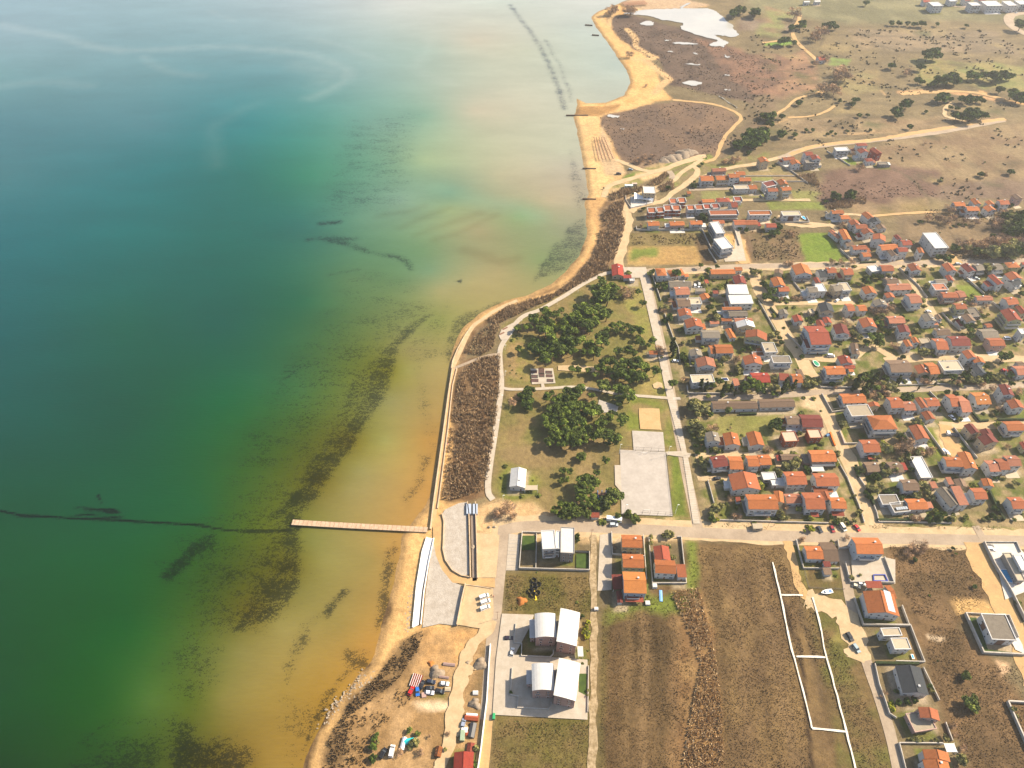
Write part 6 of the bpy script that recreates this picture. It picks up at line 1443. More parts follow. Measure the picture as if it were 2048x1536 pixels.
trees(TY, "*scattered over the far fields", """40 90 50 d;260 300 50 d;230 310 36 d;330 320 30 d;340 90 60 b;320 200 40 d;380 180 50 d;600 190 50 d;640 200 30 d;560 190 30 d;1060 170 26 d;1120 170 30 d;1180 175 26 d;1230 180 30 d;1290 175 36 d;870 20 30 d;1100 830 50 d;1110 860 40 d;1180 770 50 d;1140 780 36 d;770 780 30 d;790 745 40 d;370 765 30 d;240 870 30 d;160 870 30 d;110 860 30 d;1200 945 30 d;900 970 16 d;730 980 16 d;640 1000 16 d;610 985 20 d;580 1000 16 d;420 970 20 d;470 970 20 d;340 1000 30 d;230 1000 40 d;250 990 36 d;
1430 730 50 d;1460 720 50 d;1400 740 36 d;1500 740 30 d;1590 740 40 d;1640 740 50 d;1700 740 40 d;1740 750 30 d;1550 860 50 d;1600 870 50 d;1660 860 70 d;1700 840 60 d;1740 860 50 d;1640 830 50 d;1500 800 24 d;1550 810 24 d;1420 600 60 d;1480 590 60 d;1540 590 60 d;1520 560 40 d;1380 620 36 d;1640 560 50 d;1700 560 50 d;1760 560 50 d;1830 570 60 d;1900 560 50 d;1950 570 40 d;1260 600 36 d;1290 610 26 d;1340 630 26 d;1330 410 60 d;1380 400 60 d;1400 380 40 d;1060 490 36 d;1180 540 36 b;1280 500 40 d;540 230 60 b;500 270 50 b;680 520 60 b;720 560 60 b;660 570 50 b;1870 670 40 d;1960 700 60 d;2010 720 60 d;2040 740 50 d;2030 180 60 d;820 860 24 d;880 860 20 d;500 470 30 b;560 440 36 b;1060 1050 1 d;1850 965 14 d;1950 1280 30 d;1730 1300 30 d;640 1460 50 d;760 1450 50 d;1320 830 20 d;670 750 24 d;640 660 60 b;560 660 60 b;1620 190 24 d;1400 180 24 d""")
for q in HOUSES:      # small shrubs seen in the gardens round the houses
    rd = random.Random(int(q['px']*5+q['py']*11))
    if q['py'] < 530 or q['py'] > 1045: continue
    for _ in range(rd.choice((0, 1, 1, 2, 2))):
        a = rd.uniform(0, 6.28); rr_ = max(q['w'], q['d'])*.5+rd.uniform(1.2, 3.2); x_, y_ = q['org'].x+math.cos(a)*rr_, q['org'].y+math.sin(a)*rr_
        if any(abs((x_-h['org'].x)*math.cos(h['rz'])+(y_-h['org'].y)*math.sin(h['rz'])) < h['w']/2+.5 and abs(-(x_-h['org'].x)*math.sin(h['rz'])+(y_-h['org'].y)*math.cos(h['rz'])) < h['d']/2+.5 for h in HOUSES): continue
        px, py = proj(x_, y_); TREES.append(dict(px=float(px), py=float(py), r=rd.uniform(.7, 1.7), k=rd.choice('ssl'), zone='*among the gardens of the '+('left blocks' if px < 1640 else 'right blocks')))
build_trees()
# an olive grove set in rows far off (each row of bushes too small to single out)
def stuff_quads(name, pts, mtl, kind="stuff"):
    pass
def tufts(name, polys, dens, h, w, m, T=None, seed=1, lean=.25, clump=10, thr=.0, nq=3, zb=0.0, minsd=.2):
    "ground cover: many small upright leaf blades in clumps, ONE object"
    r = np.random.default_rng(seed); V = []; 
    for pts in polys:
        poly = W(pts, T); bx = [p[0] for p in poly]; by = [p[1] for p in poly]
        n = int((max(bx)-min(bx))*(max(by)-min(by))*dens); X = r.uniform(min(bx), max(bx), n); Y = r.uniform(min(by), max(by), n)
        k = sdist(X, Y, poly) > minsd
        k &= fbm(X, Y, clump, seed+40) > thr+r.uniform(-.12, .12, n); X, Y = X[k], Y[k]
        s = .6+.8*fbm(X, Y, clump*1.5, seed+50)
        for q in range(nq):
            a = r.uniform(0, math.pi, len(X)); hh = h*s*r.uniform(.6, 1.25, len(X)); ww = w*r.uniform(.6, 1.3, len(X)); lx = r.normal(0, lean, len(X))*hh; ly = r.normal(0, lean, len(X))*hh
            ox = X+r.normal(0, w*.5, len(X)); oy = Y+r.normal(0, w*.5, len(X)); c, s_ = np.cos(a)*ww/2, np.sin(a)*ww/2; z0 = np.full(len(X), zb)
            V.append(np.stack([np.stack([ox-c, oy-s_, z0], -1), np.stack([ox+c, oy+s_, z0], -1), np.stack([ox+c*.6+lx, oy+s_*.6+ly, hh+zb], -1), np.stack([ox-c*.6+lx, oy-s_*.6+ly, hh+zb], -1)], 1))
    V = np.concatenate(V).reshape(-1, 3); n = len(V)//4; me = bpy.data.meshes.new(name); me.vertices.add(len(V)); me.loops.add(4*n); me.polygons.add(n)
    me.vertices.foreach_set("co", V.astype(np.float32).ravel()); me.loops.foreach_set("vertex_index", np.arange(4*n, dtype=np.int32))
    me.polygons.foreach_set("loop_start", (np.arange(n)*4).astype(np.int32)); me.polygons.foreach_set("loop_total", np.full(n, 4, np.int32)); me.update(); me.materials.append(m)
    o = link(bpy.data.objects.new(name, me)); tag(o, kind="stuff"); print(name, n); return o
REEDM = mat("dry_reed", A(226,194,150,1.1), A(176,146,110,.9), .25, .95, fine=(1.5,.25)); GRM = mat("dry_grass", A(160,132,88), A(124,102,62), .2, .95, fine=(1.2,.3)); SCM = mat("brown_scrub", A(162,136,98), A(112,94,66), .2, .95, fine=(1.2,.3))
MAQ = mat("marsh_scrub", A(150,128,106), A(116,98,80), .1, .95, fine=(.8,.25)); GGM = mat("green_weeds", A(160,168,84,1.2), A(120,134,58), .4, .95, fine=(1.5,.3))
tufts("reeds", ["912,800 920,745 960,715 1000,712 1001,760 996,820 985,900 972,980 940,990 895,1003 885,1000 892,930 900,860"], 1.80, 1.70, 0.38, REEDM, clump=7, thr=.36, nq=3, seed=3)
tufts("reeds", ["925,706 935,690 960,665 990,642 1000,650 985,700 960,712"], 1.56, 1.60, 0.38, REEDM, clump=6, thr=.38, seed=4)
tufts("reeds", ["975,640 1012,615 1060,600 1105,588 1145,562 1178,522 1200,480 1215,520 1218,540 1180,560 1150,575 1105,600 1060,618 1020,638 990,650"], 1.80, 2.20, 0.38, REEDM, clump=9, thr=.28, seed=5)
tufts("reeds", ["1198,470 1205,425 1230,405 1250,402 1245,425 1252,445 1240,490 1228,520 1205,530 1190,510"], 0.96, 2.40, 0.52, REEDM, clump=9, thr=.32, seed=6)
tufts("reeds", ["1215,392 1250,378 1290,372 1330,345 1340,350 1320,368 1285,382 1255,392 1225,402","1315,375 1345,360 1350,378 1325,385","1590,352 1630,348 1640,375 1620,368 1600,358","1650,410 1700,398 1705,415 1655,420","1700,396 1730,394 1732,408 1705,408"], 1.08, 2.20, 0.45, REEDM, clump=9, thr=.25, seed=7)
tufts("reeds", ["1340,1185 1398,1175 1410,1215 1430,1300 1445,1420 1450,1560 1360,1560 1375,1450 1400,1330 1370,1250"], 2.6, 1.1, .42, mat("pale_reed", A(250,220,172,1.35), A(226,190,140,1.2), .25, .95, fine=(1.5,.2)), clump=8, thr=.26, seed=8)
tufts("dry_grass", ["1205,1220 1320,1190 1345,1215 1390,1330 1350,1560 1198,1560","1395,1095 1565,1095 1580,1180 1608,1300 1625,1560 1450,1560 1430,1300 1410,1200"], 2.4, .30, .24, GRM, clump=9, thr=.30, nq=2, seed=9)
tufts("dry_grass", ["1012,1150 1180,1155 1182,1225 1010,1222","988,1445 1180,1445 1180,1560 980,1560","1550,1120 1600,1150 1640,1240 1700,1330 1760,1470 1790,1570 1730,1570 1690,1460 1620,1300","1775,1090 1925,1095 1975,1180 1960,1210 1900,1250 1830,1230 1790,1150","1860,1250 1930,1260 1965,1330 2070,1330 2080,1560 1950,1560 1900,1440 1850,1330"], 2.4, .30, .24, GRM, clump=8, thr=.30, nq=2, seed=10)
tufts("green_weeds", ["1010,1150 1180,1155 1182,1225 1010,1222","1405,1045 2060,1052 2060,1062 1410,1055","988,1440 1180,1440 1180,1475 985,1480","1375,1090 1395,1090 1400,1180 1380,1190"], 1.6, .28, .3, GGM, clump=5, thr=.52, seed=11)
tufts("brown_scrub", ["815,1275 850,1258 838,1300 790,1368 700,1432 690,1560 640,1560 655,1480 700,1405 760,1345"], 2.08, 0.91, 0.40, SCM, clump=5, thr=.38, seed=12)
tufts("brown_scrub", ["700,1435 800,1375 830,1390 790,1430 740,1480 730,1560 690,1560"], 1.30, 0.70, 0.40, GRM, clump=5, thr=.45, seed=13)
tufts("marsh_scrub", ["1200,235 1262,222 1350,206 1420,212 1476,235 1455,265 1436,300 1420,318 1350,318 1290,332 1245,322 1222,285","1215,30 1300,50 1400,80 1540,120 1550,170 1500,200 1400,190 1340,165 1290,110 1240,80","1620,360 1840,365 1880,392 1650,405 1600,380"], .10, .5, 1.1, MAQ, clump=14, thr=.42, seed=14, nq=2)
tufts("brown_scrub", ["1500,462 1598,458 1605,518 1508,522","1262,470 1415,468 1420,488 1262,490","1850,420 2070,420 2070,450 1850,440","1895,500 2070,480 2070,520 1925,522"], 0.45, 0.70, 0.56, SCM, clump=9, thr=.42, seed=15)
tufts("brown_scrub", ["1500,60 2070,60 2070,230 1900,200 1700,210 1560,250 1480,230","1620,300 1600,240 1900,240 2070,250 2070,400 1900,400 1760,340","1440,300 1500,225 1640,240 1600,280 1480,315"], .022, 1.1, 2.0, mat("dark_bramble", A(140,126,88), A(108,102,66), .1, .95, fine=(.8,.2)), clump=22, thr=.56, seed=16, nq=3)
# seaweed and stones
STONE = mat("pale_rock", A(214,196,170), A(168,150,126), .8, .9)
def rocks(name, line, n, w, r0, r1, seed):
    r = random.Random(seed); L_ = W(line); B = MB()
    for _ in range(n):
        i = r.randrange(len(L_)-1); t_ = r.random(); x = L_[i][0]*(1-t_)+L_[i+1][0]*t_+r.gauss(0, w); y = L_[i][1]*(1-t_)+L_[i+1][1]*t_+r.gauss(0, w); s_ = r.uniform(r0, r1)
        M = Matrix.Translation((x, y, -.2)) @ Matrix.Rotation(r.uniform(0, 6), 4, 'Z') @ Matrix.Rotation(r.uniform(-.5,.5), 4, 'X'); B.box(-s_, -s_*.7, -s_*.5, s_, s_*.7, s_*.6, 0, M)
    tag(B.build(name, [STONE]), kind="stuff")
rocks("shore_rocks", "652,1445 680,1400 715,1370 745,1345", 150, 1.5, .15, .5, 1); rocks("shore_rocks", "848,1100 840,1140 828,1190 822,1240", 160, 1.2, .15, .45, 2); rocks("shore_rocks", "822,1185 815,1235 812,1262", 60, .8, .15, .5, 3)
# mounds
def mound(px, py, r, h, m, label, seed=1, cat="soil heap", name="soil_heap"):
    c = P(px, py); rr = random.Random(seed); B = []; F = []; nr, na = 6, 18
    for i in range(nr+1):
        t_ = i/nr
        for j in range(na):
            a = 6.283*j/na; q = r*(1-t_)*(1+.22*math.sin(3*a+seed)+.1*math.sin(7*a+seed*2)+rr.uniform(-.14,.14)); B.append((math.cos(a)*q, math.sin(a)*q*.9, h*(1-(1-t_)**1.7)*(1 if i < nr else .98)-.05*(i == 0)))
    for i in range(nr):
        for j in range(na): F.append((i*na+j, i*na+(j+1) % na, (i+1)*na+(j+1) % na, (i+1)*na+j))
    o = mesh_obj(name, B, F, m, smooth=True); o.location = (c.x, c.y, 0); tag(o, label, cat); return o
SOIL = mat("orange_soil", A(222,146,74), A(196,122,60), .8, .95); GRAV = mat("grey_gravel", A(188,170,146), A(150,132,112), .8, .95)
mound(1043, 1202, 2.6, 1.6, SOIL, "orange soil heap in the plot with black pipe coils", 1)
mound(*TJ(905,230), 3.4, 2, GRAV, "grey gravel heap above the parked wrecks", 2); mound(*TJ(1510,120), 3.4, 1.9, GRAV, "brownish gravel heap between sandy track and pale wall", 3); mound(*TJ(1430,660), 2.8, 1.7, GRAV, "sandy heap beside the pale wall's bend", 4)
mound(*TJ(1330,100), 1.5, .8, GRAV, "low grit heap near the fork of the sandy track", 5); mound(*TJ(830,110), 1.6, .9, SOIL, "small dark soil heap in the orange dirt", 6)
for i, (x, y, r_, h_) in enumerate(((880,318,5,1.6),(960,290,7,2.4),(1050,268,7,2.2),(1150,228,8,2.8),(1225,205,7,2.6))): mound(*TN(x, y), r_, h_, GRAV, f"rubble heap, {('leftmost','second','middle','fourth','rightmost')[i]} of the grey line below the marsh", 10+i, "rubble heap", "rubble_heap")
mound(*TM(30,870), 3.0, 1.5, GRAV, "round gravel heap left of the access road", 21) if False else None
# ------------------------------------------------------------------ vehicles
TYRE = flat("tyre_rubber", (.02,.02,.02), .9)
CARM = {}
def carpaint(c):
    k = "car_paint_%02x%02x%02x" % c
    if k not in CARM:
        m = mat(k, tuple(lin(v)*.8 for v in c), tuple(lin(v)*.72 for v in c), 2, .35, coat=.4); CARM[k] = m
    return CARM[k]
CARMESH = {}
def car(T, x, y, ang, c, label, kind="car", cat="car"):
    "ang: heading on the ground in degrees, 0 = towards the right of the photo"
    L_, Wd, H_ = dict(car=(4.3,1.75,1.45), van=(5.0,1.95,2.1), suv=(4.6,1.85,1.7))[kind]
    loc = P(*T(x, y), .5); loc.z = 0.05; e = empty(dict(car="parked_car", van="parked_van", suv="parked_car")[kind], loc, R(ang)); tag(e, label, cat)
    b = MB(); h1 = H_*.56
    pr = [(-L_/2, .28), (L_/2, .28), (L_/2, h1*.78), (L_/2-.12, h1*.92), (L_*.2 if kind != 'van' else L_*.34, h1), (-L_/2+.1, h1), (-L_/2, h1*.85)]
    b.prism(pr, 'y', -Wd/2, Wd/2)
    b.build("body", [carpaint(c)], e)
    g = MB(); x0, x1, x2, x3 = ((-L_*.46, -L_*.36, L_*.08, L_*.24) if kind == 'car' else (-L_*.48, -L_*.45, L_*.12, L_*.26) if kind == 'suv' else (-L_*.49, -L_*.48, L_*.2, L_*.36))
    g.prism([(x0, h1+.003), (x3, h1+.003), (x2, H_-.06), (x1, H_-.06)], 'y', -Wd/2+.1, Wd/2-.1); g.build("window", [GLASS], e)
    t_ = MB(); t_.box(x1+.1, -Wd/2+.16, H_-.055, x2-.08, Wd/2-.16, H_); t_.build("roof", [carpaint(c)], e)
    for sx in (-.31, .31):
        for sy in (-1, 1):
            q = MB(); q.cyl((0, -.1, 0), (0, .1, 0), .33, n=12); o = q.build("wheel", [TYRE], e); o.location = (sx*L_, sy*(Wd/2-.08), .33)
    for sy in (-1, 1):
        q = MB(); q.box(0, -.18, -.08, .04, .18, .08); o = q.build("headlight", [FRAME], e); o.location = (L_/2+.002, sy*(Wd/2-.35), h1*.62)
    return e
WH, DK, NV, RD, BL, SI = (245,245,245), (40,40,44), (38,46,66), (208,36,36), (40,110,200), (176,184,190)
car(FULL,968,1193.5,22,WH,"white van, topmost of three parked askew by the access road","van","van"); car(FULL,970.5,1204,22,WH,"white van, middle one of three parked askew by the access road","van","van"); car(FULL,970,1216,22,WH,"white van, lowest of three parked askew by the access road","van","van")
car(TM,390,520,0,(44,34,48),"dark car standing on the paved forecourt left of the upper vaulted villa"); car(TM,438,712,80,(220,220,216),"small white vehicle beside the forecourt wall")
car(TJ,560,485,68,RD,"bright red car at the lower left corner of the scrap yard"); car(TJ,650,488,-82,BL,"bright blue car right of the red car in the scrap yard"); car(TJ,708,400,72,DK,"dark car half hidden beside the rusty trailer"); car(TJ,832,358,-8,NV,"dark navy car in the upper row of the scrap yard")
car(TJ,1015,385,-4,WH,"white saloon car at the upper right of the scrap yard"); car(TJ,815,445,2,DK,"black car just above the white striped one in the scrap yard"); car(TJ,812,508,-4,(232,232,240),"white car in the lowest row of the scrap yard"); car(TJ,955,487,-12,DK,"dark wrecked car among junk at the right of the scrap yard")
car(TJ,180,1335,62,(30,30,32),"black car near the cliff edge at bottom left","suv"); car(TJ,300,1308,84,WH,"white car beside the black one near the cliff edge","van"); car(TJ,1275,925,78,(150,160,180),"grey-blue vehicle in the junk row by the pale wall")
car(TB,325,135,0,(190,200,205),"grey car parked under the trees before the white caravan","suv"); car(TR,268,1222,-70,(46,50,56),"dark car, leftmost of four parked above the main road"); car(TR,440,1215,-82,(150,30,36),"dark red car, second of four parked above the main road"); car(TR,585,1195,-75,(225,222,205),"white van, third of four parked above the main road","van","van"); car(TR,780,1200,-65,(210,34,30),"bright red car, rightmost of four parked above the main road")
car(TU,800,220,-72,(28,32,36),"black car on the sandy lay-by left of the twin villa","suv"); car(TU,865,335,-68,(150,168,172),"grey-green car below the black one on the lay-by","suv"); car(TF,1178,832,-20,(214,206,180),"beige car beside the red-roofed open porch"); car(TF,1245,800,-10,WH,"white car squeezed left of the red-roofed porch")
car(T1,1300,488,80,WH,"white car in the garden yard behind the grey shed roof"); car(T1,1352,475,82,(190,190,186),"grey van in the garden yard behind the grey shed roof","van","van"); car(T1,1360,515,0,WH,"white car below the grey van in the garden yard")
car(T4,345,150,0,WH,"white car parked beside the upper parking road"); car(T2,1225,628,-50,NV,"dark blue car between the two flat-roofed middle houses"); car(T2,1210,690,0,DK,"black car at the front of the grey and white house"); car(T2,1325,690,40,WH,"white car in front of the cream flat-roofed house"); car(T2,1238,1448,-8,WH,"white van at the yard behind the light blue hotel","van","van")
car(T3,1145,193,4,SI,"silver car on the farthest cross street near the black trees","suv"); car(T3,740,840,4,WH,"white car on the lawn beside the diagonal lane"); car(T3,1402,388,-20,(210,220,225),"pale car beside the maroon-roofed right-block house"); car(T3,1815,1212,0,WH,"white van next to the small canopy at far right","van","van")
car(T6,1068,922,-62,WH,"white car on the paved drive below the curved red roofs"); car(T6,1780,280,-8,RD,"red car in the shade beside the right crossing street"); car(TQ2,1592,328,-14,(225,225,225),"white car in the white court of the grey villa","suv"); car(TQ2,1580,290,0,DK,"dark motorcycle-like small car behind the white one in the white court")
car(TN,415,437,-5,(140,158,170),"grey car at the end of the beach track"); car(TN,255,497,0,(40,34,34),"black vehicle standing on the beach sand","suv"); car(TS,370,527,4,DK,"black car on the narrow paved side lane"); car(TY,1990,95,20,WH,"tiny white car on the wide curve at the far right")
car(T6,1075,1160,-5,(60,62,66),"dark flatbed truck at the edge of the sandy turning place","van","truck") if False else None
def truck(T, x, y, ang, label):
    loc = P(*T(x, y), 1); loc.z = 0.05; e = empty("parked_truck", loc, R(ang)); tag(e, label, "truck")
    MB().box(-3.6,-1.1,.7,1.9,1.1,1.05).build("flatbed", [DARKM], e); MB().box(2.0,-1.1,.6,3.6,1.1,2.4).build("cab", [FRAME], e); MB().box(3.605,-.95,1.4,3.64,.95,2.2).build("windscreen", [GLASS], e)
    for sx in (-2.6, -1.5, 2.7):
        for sy in (-1, 1): q = MB(); q.cyl((0,-.14,0),(0,.14,0),.48,n=12); o = q.build("wheel", [TYRE], e); o.location = (sx, sy*.95, .48)
truck(T6, 1075, 1150, 170, "white and dark flatbed truck at the edge of the sandy turning place")
def boat(T, x, y, ang, L_, label):
    loc = P(*T(x, y), .6); loc.z = .5; e = empty("boat", loc, R(ang)); tag(e, label, "boat"); n = 9; V = []; F = []
    for i in range(n):
        t_ = i/(n-1); w_ = L_*.19*(1-max(0, (t_-.45)/.55)**2.2)*(.85+.15*min(1, t_*4)); xx = -L_/2+L_*t_; lift = .35*max(0, t_-.6)
        V += [(xx, -w_, .75+lift), (xx, -w_*.55, .05+lift), (xx, w_*.55, .05+lift), (xx, w_, .75+lift)]
        if i: k = 4*i; F += [(k-4, k, k+1, k-3), (k-3, k+1, k+2, k-2), (k-2, k+2, k+3, k-1), (k-1, k+3, k, k-4)]
    F += [(0,1,2,3)]; mesh_obj("hull", V, F, [carpaint((250,250,250))], e)
    MB().box(-L_*.1,-L_*.1,.752,L_*.16,L_*.1,1.35).build("cabin", [FRAME], e); MB().box(L_*.161,-L_*.085,.9,L_*.175,L_*.085,1.3).build("windscreen", [GLASS], e); MB().box(-L_*.42,-L_*.1,.76,-L_*.14,L_*.1,.80).build("cockpit", [flat("blue_cushion",(.1,.2,.4))], e)
    for s_ in (-1, 1): q = MB(); q.box(-L_*.25,s_*L_*.1-.1,-.5,L_*.2,s_*L_*.1+.1,.02); q.build("trailer_beam", [DARKM], e)
boat(TF,770,918,-170,6.2,"white and blue motor boat on a trailer in the grass below the fenced lawn"); boat(T6,985,1397,-58,5.4,"white boat lying beside the slanting garden wall"); boat(T3,1480,905,20,4.6,"white boat-like hull by the grey rubble roof") if False else None
# caravan / long trailer, containers
def boxthing(T, x, y, ang, l, w, h, m, name, label, cat, z=.4, roofm=None, wheels=True):
    loc = P(*T(x, y), h*.6); loc.z = 0; e = empty(name, loc, R(ang)); tag(e, label, cat); b = MB(); b.prism([(-w/2,z),(w/2,z),(w/2,h-.15),(w/2-.15,h),(-w/2+.15,h),(-w/2,h-.15)], 'x', -l/2, l/2); b.build("body", [m], e)
    if roofm: MB().box(-l/2-.1,-w/2-.1,h+.003,l/2+.1,w/2+.1,h+.13).build("roof", [roofm], e)
    if wheels:
        for sy in (-1, 1): q = MB(); q.cyl((0,-.1,0),(0,.1,0),.35,n=10); o = q.build("wheel", [TYRE], e); o.location = (0, sy*(w/2-.1), .35)
    q = MB(); q.box(-l*.2,-w/2-.03,h*.5,l*.2,-w/2-.003,h*.8); q.build("window", [GLASS], e)
boxthing(TB,330,52,-9,8.2,2.4,2.6,carpaint((246,246,240)),"caravan","long white caravan under the trees beside the dusty road","caravan")
boxthing(TJ,1262,1095,88,4.2,2.0,2.0,carpaint((150,168,140)),"container","pale green container in the junk row by the pale wall","container",z=.1,wheels=False)
boxthing(TN,392,662,0,7,2.6,2.6,carpaint((205,225,215)),"beach_cabin","pale cabin with light green roof above the reed slope","cabin",z=0,wheels=False); boxthing(TN,470,638,0,4.5,2.4,2.4,carpaint((190,170,150)),"beach_cabin","small brownish cabin right of the pale green-roofed one","cabin",z=0,wheels=False)
boxthing(TB,85,1280,0,2.0,1.6,1.6,WALL['w'],"pump_box","small white box with shadow beside the stony track","box",z=0,wheels=False); boxthing(TB,883,965,0,2.2,2.2,1.7,WALL['w'],"pump_box","small white shed box under the walled plot","box",z=0,wheels=False); boxthing(TB,787,1200,0,2.3,2.2,1.2,WALL['w'],"water_tank","round-edged white tank right of the lowest cream house","tank",z=0,wheels=False)
boxthing(TS,918,1188,0,5,3,2.3,WALL['c'],"bus_shelter","small shelter with pale roof on the grass verge of the main road","shelter",z=0,roofm=ROOF['c'],wheels=False)
# rusty trailer, rowing boat and cover, pipes
RUST = mat("rust_red", A(176,84,66), A(120,60,48), 1.2, .9); 
e = empty("flat_trailer", P(*TJ(635,350)), R(-15)); tag(e, "rusty red slatted trailer above the red car in the scrap yard", "trailer"); MB().box(-2.3,-2.9,.6,2.3,2.9,.8).build("bed", [RUST], e)
q = MB(); [q.box(-2.3+i*.95,-2.9,.803,-2.15+i*.95,2.9,1.0) for i in range(5)]; q.build("slat", [PAINTW], e)
for sx in (-1.9, 1.9): q = MB(); q.cyl((0,-.12,0),(0,.12,0),.4,n=10); o = q.build("wheel", [TYRE], e); o.location = (sx, 0, .4)
def tarp(T, x, y, ang, l, w, c, label, cat, name="tarpaulin", h=1.6):
    e = P(*T(x, y), h); pr = [(-w/2,.05),(w/2,.05),(w/2*.9,h*.6),(0,h),(-w/2*.9,h*.6)]; b = MB(); b.prism(pr, 'x', -l/2, l/2); o = b.build(name, [c]); o.location = (e.x, e.y, 0); o.rotation_euler = (0,0,R(ang)); tag(o, label, cat)
tarp(TJ,550,1155,8,5.5,2.4,flat("turquoise_sheet",(.02,.42,.45)),"turquoise tarpaulin between the three round trees of the yard","tarpaulin"); tarp(TJ,450,1190,80,5,2.0,FRAME,"white sheeted stack left of the turquoise tarpaulin","sheeted stack"); tarp(TJ,1385,840,-6,6,2.6,flat("rust_orange",A(196,96,56)),"orange-brown covered stack in the junk row","sheeted stack"); tarp(TJ,1390,805,-4,5,1.6,PAINTW,"long pale plank stack at the top of the junk row","plank stack")
tarp(TJ,1370,1270,85,5,3.4,RUST,"rusty orange lean-to heap above the bright red barn","rust heap"); tarp(TJ,1395,1010,80,6,3,DARKM,"dark heap of scrap beside the pale wall","scrap heap"); tarp(TJ,1290,1010,0,2.6,2.2,FRAME,"white block in the junk row above the green container","white block"); tarp(TJ,1350,1060,0,3,2,flat("rust_orange",A(196,96,56)),"orange scrap right of the green container","scrap heap",h=.9)
tarp(TJ,1080,115,-6,5.6,1.5,flat("grey_pink_beam",A(190,160,150)),"long pale beam stack with shadow above the gravel heap","beam stack",h=.9); tarp(TJ,1010,290,-8,4.6,1.2,flat("grey_pink_beam",A(190,160,150)),"shorter pale beam stack beside the gravel heap","beam stack",h=.8); tarp(TJ,930,1300,80,4,3.0,mat("rust_bush",A(170,100,50),A(110,70,40),1,.95),"rust-coloured conical heap near the barn","rust heap",h=2.2)
tarp(TJ,1060,450,0,2.6,2.0,WALL['c'],"beige crate pile at the right of the scrap yard","crate pile",h=1.2); tarp(TJ,735,530,10,2.0,2.4,WALL['p'],"pale box pile left of the white car in the lowest scrap row","box pile",h=1.0); tarp(TJ,1440,500,0,2.4,2.0,WALL['w'],"white block with dark object beside the pale wall","white block",h=1.2)
def torus(T, x, y, Rr, r_, label, n=5):
    c = P(*T(x, y)); V = []; F = []; NA, NB = 24, 6; k0 = 0
    for L_ in range(n):
        for i in range(NA):
            a = 6.283*i/NA
            for j in range(NB): q_ = 6.283*j/NB; V.append(((Rr+r_*math.cos(q_))*math.cos(a)+.06*L_, (Rr+r_*math.cos(q_))*math.sin(a), r_+L_*r_*1.7+r_*math.sin(q_)))
        for i in range(NA):
            for j in range(NB): A0 = k0+i*NB+j; B0 = k0+i*NB+(j+1) % NB; C0 = k0+((i+1) % NA)*NB+(j+1) % NB; D0 = k0+((i+1) % NA)*NB+j; F.append((A0, D0, C0, B0))
        k0 += NA*NB
    o = mesh_obj("pipe_coil", V, F, flat("black_pipe", (.012,.012,.014), .5), smooth=True); o.location = (c.x, c.y, .02); tag(o, label, "pipe coil", "black pipe coils lying in the weedy plot")
for x, y, l in ((595,900,"black pipe coil, topmost of the cluster in the weedy plot"),(655,955,"black pipe coil, right one in the upper cluster"),(600,965,"black pipe coil, in the middle of the upper cluster"),(605,1000,"black pipe coil, lowest in the upper cluster"),(545,1045,"black pipe coil alone on the left of the weedy plot"),(645,1070,"black pipe coil right of the yellow beam"),(580,1095,"black pipe coil left of the yellow beam")): torus(TL, x, y, 1.25, .12, l)
q = MB(); q.box(-.25,-2.6,0,.25,2.6,.4); q.box(-.8,-2.6,0,-.25,-2.1,.35); o = q.build("steel_beam", [flat("yellow_paint",(.75,.52,.03))]); pp = P(*TL(620,1100)); o.location = (pp.x, pp.y, .03); o.rotation_euler = (0,0,R(10)); tag(o, "yellow steel beam lying among the black pipe coils", "steel beam")
# pools
def pool(T, pts, m, label, rim=.4):
    w_ = W(pts, T); c = Vector((sum(p[0] for p in w_)/len(w_), sum(p[1] for p in w_)/len(w_), 0)); e = empty("swimming_pool", c); tag(e, label, "swimming pool")
    L_ = [(Vector((*p, 0))-c) for p in w_]; z = nz(); mesh_obj("water", [(p.x, p.y, z+.09) for p in L_], [tuple(range(len(L_)))], m, e)
    V = []; F = []; n = len(L_)
    for p in L_: V += [(p.x, p.y, z+.14), (p.x*(1+rim/p.length), p.y*(1+rim/p.length), z+.14)]
    for i in range(n): j = (i+1) % n; F.append((2*i, 2*i+1, 2*j+1, 2*j))
    mesh_obj("coping", V, F, PAINTW, e)
pool(TQ2,"1700,617 1805,620 1885,795 1790,780",POOLM,"bright blue rectangular pool beside the grey modern villa"); pool(T5,"585,155 625,160 660,190 670,222 645,230 615,215 590,180",POOLG,"small oval green pool on the pale terrace beside the lane"); pool(TO,"838,1085 870,1085 900,1120 880,1128 845,1105",POOLM,"tiny turquoise pool at the end of the long modern villa")
pool(T4,"975,392 1050,392 1068,425 1000,425",mat("dark_pool",(.01,.03,.1),(.01,.02,.07),1,.1),"small dark pool in the yard above the pine row"); pool(TG,"500,1030 525,1030 540,1075 515,1075",POOLM,"slim turquoise pool at the foot of the twin villa")
w_ = W("1405,690 1560,690 1600,775 1410,770", TF); e = empty("swimming_pool", (*w_[0], 0)); tag(e, "empty walled pool with dark blue rim and weedy floor on the terrace", "swimming pool"); off = Vector((*w_[0], 0))
mesh_obj("floor", [(x-off.x, y-off.y, .34) for x, y in w_], [(0,1,2,3)], GREENL, e); ww = wall_line("basin_wall", [Vector((*p, 0))-off for p in w_]+[Vector((0,0,0))], 1.0, .45, flat("blue_tile",(.03,.05,.28)), z0=0); ww.parent = e
